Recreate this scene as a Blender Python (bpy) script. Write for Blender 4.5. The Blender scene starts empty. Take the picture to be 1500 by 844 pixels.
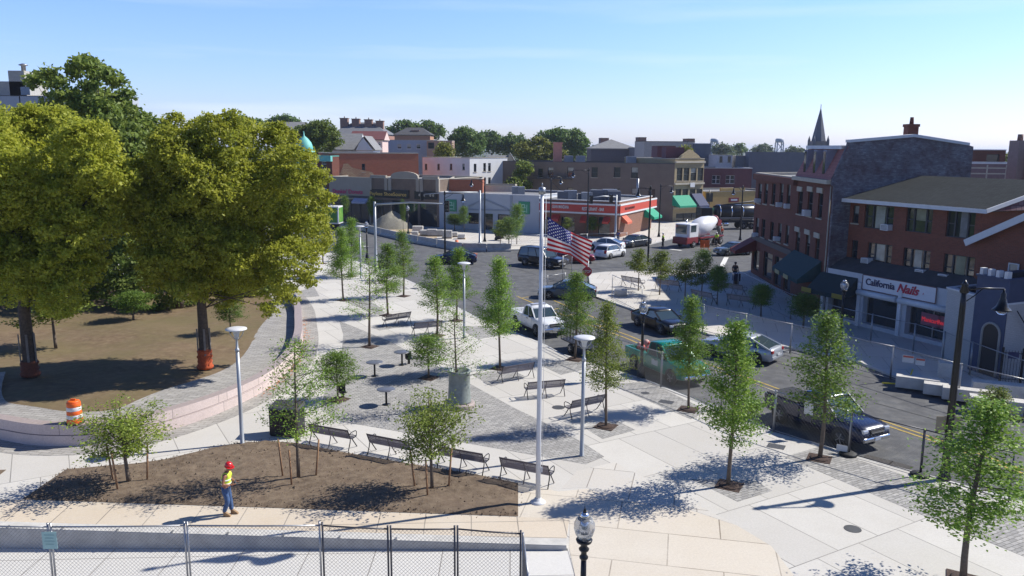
import bpy, bmesh, math, random
import numpy as np
from mathutils import Vector, Matrix, Euler
rnd = random.Random(7)
SC = bpy.context.scene
COL = SC.collection
# ------------------------------------------------------------------ camera
F = 1170.0; CAMH = 12.0; PITCH = math.radians(10.03); ROLL = math.radians(0.4)
CR = Matrix.Rotation(math.pi/2-PITCH, 3, 'X') @ Matrix.Rotation(ROLL, 3, 'Z')
CL = Vector((0, 0, CAMH))
cam = bpy.data.cameras.new('camera'); camo = bpy.data.objects.new('camera', cam); COL.objects.link(camo)
cam.sensor_width = 36; cam.lens = F/1500*36; cam.clip_start = .1; cam.clip_end = 9000
camo.matrix_world = Matrix.Translation(CL) @ CR.to_4x4(); SC.camera = camo
def ray(u, v): return CR @ Vector(((u-750)/F, -(v-422)/F, -1))
def G(u, v, z=0.0):
    """survey helper: the point of the photo at (u, v) that lies at height z"""
    d = ray(u, v); t = (z-CAMH)/d.z; return CL + d*t
def W(u, v, Y):
    """the point of the photo at (u, v) that lies at distance Y"""
    d = ray(u, v); return CL + d*(Y/d.y)
def onwall(A, d, u, v):
    r = ray(u, v); n = Vector((d[1], -d[0])); den = n.x*r.x+n.y*r.y
    t = (n.x*(A[0]-CL.x)+n.y*(A[1]-CL.y))/den; p = CL+r*t
    return (p.x-A[0])*d[0]+(p.y-A[1])*d[1], p.z
def unit(A, B):
    v = Vector((B[0]-A[0], B[1]-A[1])); return v.normalized()
# ------------------------------------------------------------------ materials
MATS = {}
def nodes_of(m): return m.node_tree.nodes, m.node_tree.links
def mat(name, col, rough=.7, metal=0., var=.12, scale=3., bump=0., spec=.5, coat=0., coord='Object', detail=4, emit=None, col2=None, alpha=1.):
    if name in MATS: return MATS[name]
    m = bpy.data.materials.new(name); m.use_nodes = True; n, l = nodes_of(m); b = n['Principled BSDF']
    c = (*col, 1)
    b.inputs['Base Color'].default_value = c; b.inputs['Roughness'].default_value = rough
    b.inputs['Metallic'].default_value = metal; b.inputs['Specular IOR Level'].default_value = spec
    b.inputs['Coat Weight'].default_value = coat; b.inputs['Coat Roughness'].default_value = .06
    if var > 0:
        tc = n.new('ShaderNodeTexCoord'); nz = n.new('ShaderNodeTexNoise'); nz.inputs['Scale'].default_value = scale
        nz.inputs['Detail'].default_value = detail; nz.inputs['Roughness'].default_value = .65
        mx = n.new('ShaderNodeMix'); mx.data_type = 'RGBA'
        ramp = n.new('ShaderNodeMapRange'); ramp.inputs[1].default_value = .3; ramp.inputs[2].default_value = .7
        lo = col2 if col2 else tuple(x*(1-var) for x in col); hi = tuple(min(1, x*(1+var)) for x in col)
        mx.inputs[6].default_value = (*lo, 1); mx.inputs[7].default_value = (*hi, 1)
        l.new(tc.outputs[coord], nz.inputs['Vector']); l.new(nz.outputs[0], ramp.inputs[0]); l.new(ramp.outputs[0], mx.inputs[0])
        l.new(mx.outputs[2], b.inputs['Base Color'])
        if bump > 0:
            bp = n.new('ShaderNodeBump'); bp.inputs['Strength'].default_value = bump; bp.inputs['Distance'].default_value = .03
            l.new(nz.outputs[0], bp.inputs['Height']); l.new(bp.outputs[0], b.inputs['Normal'])
    if emit: b.inputs['Emission Color'].default_value = (*emit[0], 1); b.inputs['Emission Strength'].default_value = emit[1]
    MATS[name] = m; return m
def brickmat(name, c1, c2, mortar, bw, rh, ms=.012, rough=.85, world=False, rot=0., offset=.5, stain=.25, sscale=.35, squash=None, bump=.2, stain_col=None, freq=2, fine=.1):
    """bricks, slabs, pavers and shingles: brick texture in metres with uneven weathering"""
    if name in MATS: return MATS[name]
    m = bpy.data.materials.new(name); m.use_nodes = True; n, l = nodes_of(m); b = n['Principled BSDF']
    b.inputs['Roughness'].default_value = rough; b.inputs['Specular IOR Level'].default_value = .3
    if world: g = n.new('ShaderNodeNewGeometry'); src = g.outputs['Position']
    else: g = n.new('ShaderNodeUVMap'); src = g.outputs[0]
    mp = n.new('ShaderNodeMapping'); mp.inputs['Rotation'].default_value = (0, 0, rot); l.new(src, mp.inputs[0])
    br = n.new('ShaderNodeTexBrick'); br.offset = offset; br.offset_frequency = freq; br.inputs['Scale'].default_value = 1
    br.inputs['Brick Width'].default_value = bw; br.inputs['Row Height'].default_value = rh
    br.inputs['Mortar Size'].default_value = ms; br.inputs['Mortar Smooth'].default_value = .1; br.inputs['Bias'].default_value = 0
    br.inputs['Color1'].default_value = (*c1, 1); br.inputs['Color2'].default_value = (*c2, 1); br.inputs['Mortar'].default_value = (*mortar, 1)
    l.new(mp.outputs[0], br.inputs['Vector'])
    nz = n.new('ShaderNodeTexNoise'); nz.inputs['Scale'].default_value = sscale; nz.inputs['Detail'].default_value = 7; nz.inputs['Roughness'].default_value = .7
    l.new(src, nz.inputs['Vector'])
    mr = n.new('ShaderNodeMapRange'); mr.inputs[1].default_value = .36; mr.inputs[2].default_value = .68; mr.inputs[3].default_value = 0; mr.inputs[4].default_value = stain
    l.new(nz.outputs[0], mr.inputs[0])
    mx = n.new('ShaderNodeMix'); mx.data_type = 'RGBA'; mx.inputs[7].default_value = (*(stain_col or tuple(x*.45 for x in c1)), 1)
    l.new(mr.outputs[0], mx.inputs[0]); l.new(br.outputs[0], mx.inputs[6])
    nf = n.new('ShaderNodeTexNoise'); nf.inputs['Scale'].default_value = 14; nf.inputs['Detail'].default_value = 5; l.new(src, nf.inputs['Vector'])
    mf = n.new('ShaderNodeMapRange'); mf.inputs[1].default_value = .3; mf.inputs[2].default_value = .7; mf.inputs[3].default_value = 1-fine; mf.inputs[4].default_value = 1+fine
    l.new(nf.outputs[0], mf.inputs[0])
    ml = n.new('ShaderNodeVectorMath'); ml.operation = 'SCALE'; l.new(mx.outputs[2], ml.inputs[0]); l.new(mf.outputs[0], ml.inputs['Scale'])
    l.new(ml.outputs[0], b.inputs['Base Color'])
    if bump:
        bp = n.new('ShaderNodeBump'); bp.inputs['Strength'].default_value = bump; bp.inputs['Distance'].default_value = .01; bp.invert = True
        l.new(br.outputs[1], bp.inputs['Height']); l.new(bp.outputs[0], b.inputs['Normal'])
    MATS[name] = m; return m
def groundmat(name, cols, scales, rough=.95, bump=.4):
    """earth and asphalt: three tones mixed by two noises in world space"""
    if name in MATS: return MATS[name]
    m = bpy.data.materials.new(name); m.use_nodes = True; n, l = nodes_of(m); b = n['Principled BSDF']
    b.inputs['Roughness'].default_value = rough; b.inputs['Specular IOR Level'].default_value = .25
    g = n.new('ShaderNodeNewGeometry'); prev = None
    for i, (c, s) in enumerate(zip(cols[1:], scales)):
        nz = n.new('ShaderNodeTexNoise'); nz.inputs['Scale'].default_value = s; nz.inputs['Detail'].default_value = 8; nz.inputs['Roughness'].default_value = .68
        l.new(g.outputs['Position'], nz.inputs['Vector'])
        mr = n.new('ShaderNodeMapRange'); mr.inputs[1].default_value = .42; mr.inputs[2].default_value = .66; l.new(nz.outputs[0], mr.inputs[0])
        mx = n.new('ShaderNodeMix'); mx.data_type = 'RGBA'; mx.inputs[7].default_value = (*c, 1); l.new(mr.outputs[0], mx.inputs[0])
        if prev: l.new(prev, mx.inputs[6])
        else: mx.inputs[6].default_value = (*cols[0], 1)
        prev = mx.outputs[2]; last = nz
    l.new(prev, b.inputs['Base Color'])
    bp = n.new('ShaderNodeBump'); bp.inputs['Strength'].default_value = bump; bp.inputs['Distance'].default_value = .05
    l.new(last.outputs[0], bp.inputs['Height']); l.new(bp.outputs[0], b.inputs['Normal'])
    MATS[name] = m; return m
def leafmat(name, c1, c2, trans=.35):
    if name in MATS: return MATS[name]
    m = bpy.data.materials.new(name); m.use_nodes = True; n, l = nodes_of(m); b = n['Principled BSDF']
    at = n.new('ShaderNodeAttribute'); at.attribute_name = 'tint'
    oi = n.new('ShaderNodeObjectInfo')
    mx = n.new('ShaderNodeMix'); mx.data_type = 'RGBA'; mx.inputs[6].default_value = (*c1, 1); mx.inputs[7].default_value = (*c2, 1)
    l.new(at.outputs['Fac'], mx.inputs[0])
    hs = n.new('ShaderNodeHueSaturation'); l.new(mx.outputs[2], hs.inputs['Color'])
    mr = n.new('ShaderNodeMapRange'); mr.inputs[3].default_value = .75; mr.inputs[4].default_value = 1.2; l.new(oi.outputs['Random'], mr.inputs[0]); l.new(mr.outputs[0], hs.inputs['Value'])
    b.inputs['Roughness'].default_value = .55; b.inputs['Specular IOR Level'].default_value = .3
    l.new(hs.outputs[0], b.inputs['Base Color'])
    tr = n.new('ShaderNodeBsdfTranslucent'); l.new(hs.outputs[0], tr.inputs[0])
    ms = n.new('ShaderNodeMixShader'); ms.inputs[0].default_value = trans
    l.new(b.outputs[0], ms.inputs[1]); l.new(tr.outputs[0], ms.inputs[2]); l.new(ms.outputs[0], n['Material Output'].inputs[0])
    MATS[name] = m; return m
def glassmat(name, col=(.02, .03, .04), rough=.06, var=.0):
    if name in MATS: return MATS[name]
    m = mat(name, col, rough, 0, 0, spec=.9); return m
# ------------------------------------------------------------------ mesh builder
class MB:
    def __init__(s): s.v = []; s.f = []; s.m = []; s.sm = []
    def add(s, vs, fs, m=0, smooth=False):
        o = len(s.v); s.v += [tuple(p) for p in vs]
        for f in fs: s.f.append([i+o for i in f]); s.m.append(m); s.sm.append(smooth)
        return s
    def box(s, c, d, rz=0., m=0, R=None):
        x, y, z = d[0]/2, d[1]/2, d[2]/2
        P = [Vector(p) for p in ((-x,-y,-z),(x,-y,-z),(x,y,-z),(-x,y,-z),(-x,-y,z),(x,-y,z),(x,y,z),(-x,y,z))]
        Rm = R if R is not None else Matrix.Rotation(rz, 3, 'Z')
        return s.add([Vector(c)+Rm@p for p in P], [(0,3,2,1),(4,5,6,7),(0,1,5,4),(1,2,6,5),(2,3,7,6),(3,0,4,7)], m)
    def beam(s, a, b, w, h, m=0, up=(0, 0, 1)):
        a, b = Vector(a), Vector(b); x = (b-a); L = x.length; x.normalize(); u = Vector(up)
        if abs(x.dot(u)) > .98: u = Vector((0, 1, 0))
        y = u.cross(x).normalized(); z = x.cross(y)
        return s.box((a+b)/2, (L, w, h), m=m, R=Matrix((x, y, z)).transposed())
    def tube(s, pts, rad, n=8, m=0, cap=True, smooth=True):
        pts = [Vector(p) for p in pts]
        if not isinstance(rad, (list, tuple)): rad = [rad]*len(pts)
        vs, fs = [], []; pu = None
        for i, p in enumerate(pts):
            t = (pts[min(i+1, len(pts)-1)]-pts[max(i-1, 0)]).normalized()
            if pu is None: pu = Vector((1, 0, 0)) if abs(t.x) < .9 else Vector((0, 1, 0))
            a = (pu - t*pu.dot(t)).normalized(); b = t.cross(a); pu = a
            for k in range(n):
                w = 2*math.pi*k/n; vs.append(p+(a*math.cos(w)+b*math.sin(w))*rad[i])
        for i in range(len(pts)-1):
            for k in range(n):
                k2 = (k+1) % n; fs.append((i*n+k, i*n+k2, (i+1)*n+k2, (i+1)*n+k))
        s.add(vs, fs, m, smooth)
        if cap:
            o = len(s.v)-len(vs); s.f.append([o+k for k in range(n)][::-1]); s.m.append(m); s.sm.append(False)
            s.f.append([o+(len(pts)-1)*n+k for k in range(n)]); s.m.append(m); s.sm.append(False)
        return s
    def lathe(s, prof, c=(0, 0, 0), n=16, m=0, smooth=True, R=None):
        c = Vector(c); vs = []; fs = []
        for r, z in prof:
            for k in range(n):
                w = 2*math.pi*k/n; p = Vector((r*math.cos(w), r*math.sin(w), z)); vs.append(c+(R@p if R else p))
        for i in range(len(prof)-1):
            for k in range(n):
                k2 = (k+1) % n; fs.append((i*n+k, i*n+k2, (i+1)*n+k2, (i+1)*n+k))
        s.add(vs, fs, m, smooth); o = len(s.v)-len(vs)
        if prof[0][0] > 1e-4: s.f.append([o+k for k in range(n)][::-1]); s.m.append(m); s.sm.append(False)
        if prof[-1][0] > 1e-4: s.f.append([o+(len(prof)-1)*n+k for k in range(n)]); s.m.append(m); s.sm.append(False)
        return s
    def loft(s, rings, m=0, cap=True, smooth=False):
        n = len(rings[0]); vs = [p for r in rings for p in r]; fs = []
        for i in range(len(rings)-1):
            for k in range(n):
                k2 = (k+1) % n; fs.append((i*n+k, i*n+k2, (i+1)*n+k2, (i+1)*n+k))
        s.add(vs, fs, m, smooth); o = len(s.v)-len(vs)
        if cap:
            s.f.append([o+k for k in range(n)][::-1]); s.m.append(m); s.sm.append(False)
            s.f.append([o+(len(rings)-1)*n+k for k in range(n)]); s.m.append(m); s.sm.append(False)
        return s
    def prism(s, poly, z0, z1, m=0, ms=None):
        """poly: counter-clockwise (x, y) or (x, y, z) list; z1 may be None for (x, y, z)"""
        n = len(poly)
        a = sum(poly[i][0]*poly[(i+1) % n][1]-poly[(i+1) % n][0]*poly[i][1] for i in range(n))
        if a < 0: poly = poly[::-1]
        top = [(p[0], p[1], p[2] if z1 is None else z1) for p in poly]; bot = [(p[0], p[1], z0) for p in poly]
        s.add(top+bot, [list(range(n))], m)
        o = len(s.v)-2*n
        for i in range(n):
            j = (i+1) % n; s.f.append([o+n+i, o+n+j, o+j, o+i]); s.m.append(m if ms is None else ms); s.sm.append(False)
        return s
    def quad(s, a, b, c, d, m=0): return s.add([a, b, c, d], [(0, 1, 2, 3)], m)
    def ball(s, c, r, m=0, n=12, sq=(1, 1, 1)):
        pr = [(math.sin(math.pi*i/8)*r, -math.cos(math.pi*i/8)*r) for i in range(9)]; pr[0] = (0, -r); pr[-1] = (0, r)
        o = len(s.v); s.lathe(pr, (0, 0, 0), n, m)
        for i in range(o, len(s.v)): p = s.v[i]; s.v[i] = (c[0]+p[0]*sq[0], c[1]+p[1]*sq[1], c[2]+p[2]*sq[2])
        return s
    def build(s, name, mats, parent=None, world=True, uv=True):
        me = bpy.data.meshes.new(name)
        if not isinstance(mats, (list, tuple)): mats = [mats]
        off = Vector((0, 0, 0))
        if parent is not None and world:
            q = parent
            while q: off += q.location; q = q.parent
        me.from_pydata([(p[0]-off.x, p[1]-off.y, p[2]-off.z) for p in s.v], [], s.f)
        for k in mats: me.materials.append(k)
        me.polygons.foreach_set('material_index', s.m); me.polygons.foreach_set('use_smooth', s.sm)
        if uv:
            ul = me.uv_layers.new(name='UVMap'); data = np.zeros(len(me.loops)*2, dtype=np.float32)
            for p in me.polygons:
                nn = p.normal
                if abs(nn.z) > .8: t = Vector((1, 0, 0)); w = Vector((0, 1, 0))
                else: t = Vector((-nn.y, nn.x, 0)).normalized(); w = nn.cross(t)
                for li in p.loop_indices:
                    q = me.vertices[me.loops[li].vertex_index].co+off
                    data[2*li] = q.dot(t); data[2*li+1] = q.dot(w)
            ul.data.foreach_set('uv', data)
        me.update()
        o = bpy.data.objects.new(name, me); COL.objects.link(o)
        if parent is not None: o.parent = parent
        return o
def T(name, label, cat, loc=(0, 0, 0), rz=0., group=None):
    o = bpy.data.objects.new(name, None); COL.objects.link(o); o.location = loc; o.rotation_euler = (0, 0, rz); o.empty_display_size = .2
    o['label'] = label; o['category'] = cat
    if group: o['group'] = group
    return o
def tag(o, label, cat, group=None):
    o['label'] = label; o['category'] = cat
    if group: o['group'] = group
    return o
def struct(o, kind='structure', label=None, cat=None):
    o['kind'] = kind
    if label: o['label'] = label; o['category'] = cat
    return o
def dup(r, loc=None, rz=None, label=None, scale=None):
    c = r.copy(); COL.objects.link(c)
    for ch in list(r.children):
        d = ch.copy(); COL.objects.link(d); d.parent = c
        for g in list(ch.children):
            e = g.copy(); COL.objects.link(e); e.parent = d
    if loc is not None: c.location = loc
    if rz is not None: c.rotation_euler = (0, 0, rz)
    if label: c['label'] = label
    if scale is not None: c.scale = scale
    return c
def bevel(o, w=.01, seg=2):
    b = o.modifiers.new('bevel', 'BEVEL'); b.width = w; b.segments = seg; b.limit_method = 'ANGLE'; b.angle_limit = math.radians(35); return o
def text(parent, name, s, size, p, d, m, shear=0., ext=.015, world=True, width=None, n3=None, bold=0.):
    cu = bpy.data.curves.new('tmp', 'FONT'); cu.body = s; cu.size = size; cu.extrude = ext; cu.align_x = 'CENTER'; cu.align_y = 'CENTER'; cu.shear = shear; cu.offset = bold; cu.resolution_u = 3
    to = bpy.data.objects.new('tmp', cu); COL.objects.link(to)
    dg = bpy.context.evaluated_depsgraph_get(); me = bpy.data.meshes.new_from_object(to.evaluated_get(dg))
    bpy.data.objects.remove(to); bpy.data.curves.remove(cu)
    me.name = name; me.materials.clear(); me.materials.append(m)
    if width:
        xs = [v.co.x for v in me.vertices]; k = width/(max(xs)-min(xs))
        for v in me.vertices: v.co.x *= k
    x = Vector((d[0], d[1], 0)); z = n3 or Vector((d[1], -d[0], 0)); y = z.cross(x)
    M4 = Matrix((x, y, z)).transposed().to_4x4(); M4.translation = Vector(p)
    me.transform(M4)
    if world and parent:
        off = Vector((0, 0, 0)); q = parent
        while q: off += q.location; q = q.parent
        me.transform(Matrix.Translation(-off))
    o = bpy.data.objects.new(name, me); COL.objects.link(o); o.parent = parent; return o
# ------------------------------------------------------------------ light
w = bpy.data.worlds.new('World'); SC.world = w; w.use_nodes = True
wn, wl = w.node_tree.nodes, w.node_tree.links; bg = wn['Background']
SUN_EL = math.radians(42); SUN_AZ = math.radians(18.5); SUN_D = Vector((math.cos(SUN_AZ)*math.cos(SUN_EL), math.sin(SUN_AZ)*math.cos(SUN_EL), math.sin(SUN_EL)))
sky = wn.new('ShaderNodeTexSky'); sky.sky_type = 'NISHITA'; sky.sun_disc = False; sky.sun_elevation = SUN_EL
sky.sun_rotation = math.atan2(SUN_D.x, SUN_D.y); sky.air_density = 1.0; sky.dust_density = .35; sky.ozone_density = 2.5
# thin bands of high cloud near the horizon, part of the sky itself
tcw = wn.new('ShaderNodeTexCoord'); mpw = wn.new('ShaderNodeMapping'); mpw.inputs['Scale'].default_value = (1.2, 1.2, 16)
nzw = wn.new('ShaderNodeTexNoise'); nzw.inputs['Scale'].default_value = 1.6; nzw.inputs['Detail'].default_value = 6
mrw = wn.new('ShaderNodeMapRange'); mrw.inputs[1].default_value = .54; mrw.inputs[2].default_value = .82; mrw.inputs[4].default_value = .6
sep = wn.new('ShaderNodeSeparateXYZ'); band = wn.new('ShaderNodeMapRange'); band.inputs[1].default_value = .28; band.inputs[2].default_value = .06; band.inputs[3].default_value = 0; band.inputs[4].default_value = 1
mulw = wn.new('ShaderNodeMath'); mulw.operation = 'MULTIPLY'
mixw = wn.new('ShaderNodeMix'); mixw.data_type = 'RGBA'; mixw.inputs[7].default_value = (9.5, 10.5, 12.0, 1)
wl.new(tcw.outputs['Generated'], mpw.inputs[0]); wl.new(mpw.outputs[0], nzw.inputs['Vector']); wl.new(nzw.outputs[0], mrw.inputs[0])
wl.new(tcw.outputs['Generated'], sep.inputs[0]); wl.new(sep.outputs['Z'], band.inputs[0])
wl.new(mrw.outputs[0], mulw.inputs[0]); wl.new(band.outputs[0], mulw.inputs[1]); wl.new(mulw.outputs[0], mixw.inputs[0])
# clear air: the lower sky is bright and cool, the zenith deep blue
rmp = wn.new('ShaderNodeValToRGB'); cr_ = rmp.color_ramp; cr_.elements[0].position = .0; cr_.elements[0].color = (1.25, 1.32, 1.95, 1); cr_.elements[1].position = .38; cr_.elements[1].color = (1.25, 1.66, 2.65, 1)
e_ = cr_.elements.new(.55); e_.color = (.36, .58, 1.0, 1)
wl.new(sep.outputs['Z'], rmp.inputs[0])
hsw = wn.new('ShaderNodeMix'); hsw.data_type = 'RGBA'; hsw.blend_type = 'MULTIPLY'; hsw.inputs[0].default_value = 1
bck = wn.new('ShaderNodeMapRange'); bck.inputs[1].default_value = -.35; bck.inputs[2].default_value = .35; bck.inputs[3].default_value = .72; bck.inputs[4].default_value = 1; wl.new(sep.outputs['Y'], bck.inputs[0])
vsc = wn.new('ShaderNodeVectorMath'); vsc.operation = 'SCALE'; wl.new(rmp.outputs[0], vsc.inputs[0]); wl.new(bck.outputs[0], vsc.inputs['Scale']); wl.new(vsc.outputs[0], hsw.inputs[7])
wl.new(sky.outputs[0], hsw.inputs[6]); wl.new(hsw.outputs[2], mixw.inputs[6]); wl.new(mixw.outputs[2], bg.inputs[0]); bg.inputs[1].default_value = .075
sl = bpy.data.lights.new('sun', 'SUN'); sl.energy = 5.0; sl.angle = math.radians(.5); sl.color = (1, .962, .885)
so = bpy.data.objects.new('sun', sl); COL.objects.link(so); so.rotation_euler = SUN_D.to_track_quat('Z', 'Y').to_euler(); so.location = (60, 20, 80)
SC.view_settings.view_transform = 'Standard'; SC.view_settings.look = 'None'; SC.view_settings.exposure = .43; SC.view_settings.gamma = 1
SC.cycles.max_bounces = 6; SC.cycles.transparent_max_bounces = 12
# ------------------------------------------------------------------ common materials
concrete = brickmat('concrete_slabs', (.57, .545, .5), (.485, .462, .425), (.2, .19, .175), 1.9, 3.6, .018, world=True, rot=math.radians(-30.3), stain=.55, sscale=.4, stain_col=(.46, .43, .38), bump=.1, fine=.05)
concrete_tan = brickmat('tan_concrete', (.565, .5, .41), (.515, .455, .37), (.2, .16, .12), 3.2, 2.0, .02, world=True, rot=math.radians(12), stain=.75, sscale=.25, stain_col=(.6, .55, .47), bump=.1, fine=.05)
concrete_path = brickmat('path_concrete', (.56, .535, .49), (.495, .47, .43), (.22, .2, .18), 1.55, 2.6, .018, world=True, rot=math.radians(14), stain=.3, sscale=.35, stain_col=(.54, .46, .36), bump=.1, fine=.05)
concrete_low = brickmat('lower_concrete', (.62, .6, .56), (.59, .57, .53), (.24, .22, .2), 2.05, 1.5, .016, world=True, rot=math.radians(0), offset=0, stain=.2, sscale=.4, stain_col=(.5, .48, .44), bump=.1, fine=.05)
pavers = brickmat('grey_pavers', (.43, .415, .39), (.27, .262, .25), (.15, .145, .135), .3, .15, .014, world=True, rot=math.radians(-28), stain=.3, sscale=.7, stain_col=(.24, .22, .2), bump=.3)
pavers_ring = brickmat('ring_pavers', (.4, .38, .35), (.29, .275, .255), (.13, .12, .11), .55, .22, .012, world=True, rot=math.radians(10), stain=.3, sscale=.8, stain_col=(.25, .23, .2), bump=.3)
asphalt = groundmat('asphalt', [(.116, .118, .122), (.09, .092, .096), (.155, .154, .15), (.082, .082, .085)], [.25, 2.2, .9], bump=.25)
earth = groundmat('bare_earth', [(.15, .109, .076), (.105, .076, .053), (.2, .152, .106)], [.5, 3.5], bump=.9)
dry_lawn = groundmat('dry_lawn', [(.165, .113, .066), (.115, .077, .045), (.21, .152, .09), (.14, .115, .052)], [.3, 2.5, .12], bump=.9)
far_ground = groundmat('town_ground', [(.09, .1, .07), (.13, .12, .1), (.06, .08, .04)], [.02, .2])
granite = brickmat('pink_granite', (.6, .5, .465), (.55, .455, .42), (.26, .21, .2), 2.6, .47, .014, stain=.2, sscale=1.2, rough=.6, bump=.1)
granite_cap = mat('granite_cap', (.34, .28, .26), .6, var=.15, scale=8)
conc_plain = mat('plain_concrete', (.52, .5, .46), .85, var=.15, scale=2.5, bump=.1)
conc_grey = mat('grey_concrete', (.4, .39, .37), .85, var=.2, scale=2, bump=.15)
kerbstone = mat('kerb_granite', (.5, .49, .47), .8, var=.15, scale=5)
black_metal = mat('black_metal', (.012, .012, .014), .35, .3, var=0)
grey_paint = mat('pale_grey_paint', (.36, .38, .4), .4, .2, var=0)
white_paint = mat('white_paint', (.62, .62, .62), .4, 0, var=.04)
galv = mat('galvanised_steel', (.33, .335, .345), .42, .75, var=.15, scale=9)
rubber = mat('rubber', (.012, .012, .013), .7, var=.2)
chrome = mat('chrome', (.75, .75, .76), .12, 1., var=0)
alloy = mat('wheel_alloy', (.45, .45, .47), .3, .8, var=0)
glass = glassmat('window_glass', (.02, .028, .036))
glass_pale = mat('blind_and_pane_reflection', (.3, .31, .28), .15, 0, var=.3, scale=1.2, spec=.8)  # serves real blinds and the painted reflections in triple windows
bark = mat('bark', (.09, .065, .045), .9, var=.35, scale=9, bump=.6)
bark_young = mat('young_bark', (.13, .1, .075), .9, var=.25, scale=14, bump=.3)
yellow_line = mat('yellow_road_paint', (.4, .28, .06), .8, var=.25, scale=6)
white_line = mat('white_road_paint', (.65, .64, .6), .8, var=.2, scale=6)
mulch = mat('mulch', (.06, .036, .026), .95, var=.4, scale=20, bump=.8)
steel_slats = mat('bench_slats', (.17, .15, .155), .45, .4, var=.1)
# ================================================================== ground
def sheet(name, pts, z, m, depth=.3, kind='structure', uvpts=True, ms=None):
    P = [G(p[0], p[1], z) for p in pts] if uvpts else [Vector((p[0], p[1], z)) for p in pts]
    b = MB(); b.prism([(p.x, p.y) for p in P], z-depth, z, 0, 1 if ms else 0); o = b.build(name, [m, ms] if ms else m)
    o['kind'] = kind; return o
b = MB(); b.add([(-4000, -300, -1.3), (4000, -300, -1.3), (4000, 7000, -1.3), (-4000, 7000, -1.3)], [(0, 1, 2, 3)]); struct(b.build('ground', far_ground))
sheet('road', [(-90, 26), (-4, 26), (60, 8), (60, 60), (75, 60), (75, 230), (-90, 230)], -.12, asphalt, .6, uvpts=False)
KERB = [(430,365),(487,371),(521,383),(594,410),(616,420),(650,441),(698,466),(760,490),(799,507),(821,519),(942,556),(1000,580),(1034,595),(1130,634),(1250,668),(1321,688),(1370,701),(1500,737),(1650,780)]
KW = [G(u, v) for u, v in KERB]
wallR = G(831, 803)
slab = [(p.x, p.y) for p in KW] + [(26, 12), (wallR.x+.75, 12), (wallR.x, wallR.y)] + [(G(0, 776, 0).x, G(0, 776, 0).y+.1), (-40, 24.5), (-95, 26), (-95, 93)]
b = MB(); b.prism(slab, -.5, 0, 0); struct(b.build('plaza_pavement', concrete))
# kerb stones along the road edge
def kerb_line(name, P, off, m, wd=.16, z0=-.3, z1=.008):
    b = MB(); 
    for i in range(len(P)-1):
        a, c = Vector((P[i][0], P[i][1], (z0+z1)/2)), Vector((P[i+1][0], P[i+1][1], (z0+z1)/2)); d = (c-a).normalized(); nn = Vector((-d.y, d.x, 0))*off
        b.beam(a+nn, c+nn, wd, z1-z0)
    return struct(b.build(name, m))
kerb_line('kerb', [(p.x, p.y) for p in KW], .075, kerbstone)
# tan concrete towards the viewer and the paver fields
sheet('tan_pavement', [(745, 757),(759,757),(759,708),(818,720),(860,716),(950,742),(1010,747),(1080,770),(1130,800),(1165,846),(1200,900),(900,900),(850,880),(834,804),(834,760)], .006, concrete_tan, .02)
sheet('joint_pavement', [(822,716),(845,690),(900,677),(1080,770),(1010,746),(950,741),(860,714)], .003, concrete_path, .02)
PAV = {
 'main': [(497,470),(571,500),(640,536),(688,562),(756,599),(788,614),(850,646),(885,669),(858,680),(689,650),(503,618),(470,600),(478,560),(500,520),(503,490)],
 'a': [(854,625),(905,617),(931,630),(883,643)], 'b': [(1013,702),(1107,704),(1131,719),(1081,735)],
 'c': [(893,563),(949,559),(1038,602),(1012,614)], 'd': [(1149,669),(1199,655),(1250,671),(1338,701),(1500,752),(1500,815),(1381,767)],
 'e': [(790,534),(845,524),(868,538),(822,549)], 'f': [(545,479),(590,469),(600,477),(556,484)], 'g': [(503,441),(535,437),(560,452),(566,466)],
 'h': [(437,427),(460,420),(468,434),(440,436)], 'i': [(666,478),(716,478),(740,490),(700,497)], 'j': [(556,410),(588,416),(600,424),(572,424)],
 'k': [(690,548),(748,540),(770,552),(720,566)]}
for k, p in PAV.items(): sheet('paver_field', p, .006, pavers, .02)
sheet('front_walk', [(-80,728),(32,732.5),(121,735.5),(300,741.5),(423,745.5),(585,751.5),(759,757.5),(834,760),(830,788),(600,783),(300,775),(-80,768)], .009, brickmat('warm_walk', (.56, .47, .36), (.52, .435, .33), (.2, .17, .14), 1.5, 2.2, .018, world=True, rot=math.radians(-3), offset=0, stain=.5, sscale=.3, stain_col=(.6, .55, .47), bump=.1, fine=.05), .02)
# small drain lids and dark tree pits flush with the paving
def disc(name, u, v, r, m, z=.01, kind='structure', n=16, sq=None):
    p = G(u, v); b = MB()
    if sq: b.box((p.x, p.y, z-.01), (r*2, r*2*sq[0], .02), rz=sq[1])
    else: b.lathe([(r, z-.02), (r, z)], (p.x, p.y, 0), n)
    return b.build(name, m)
lid = mat('cast_iron', (.09, .09, .09), .6, .4, var=.2)
for i, (u, v, r, lb) in enumerate([(1249, 775, .27, 'round iron lid alone on the pale slabs at the right'), (945, 576, .22, 'round iron lid in the kerbside pavers by the green pickup'), (818, 597, .3, 'round iron lid between the mesh benches')]):
    tag(disc('manhole_cover', u, v, r, lid), lb, 'manhole cover', 'iron lids set flush in the plaza paving')
for i, (u, v, lb) in enumerate([(976, 589, 'square dark vault lid on the kerbside strip behind the green pickup'), (1137, 654, 'square dark vault lid on the pale slabs near the navy pickup'), (607, 423, 'square dark vault lid near the far road corner')]):
    tag(disc('vault_cover', u, v, .34, lid, sq=(.75, math.radians(-28))), lb, 'vault cover', 'square lids set flush in the plaza paving')
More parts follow.
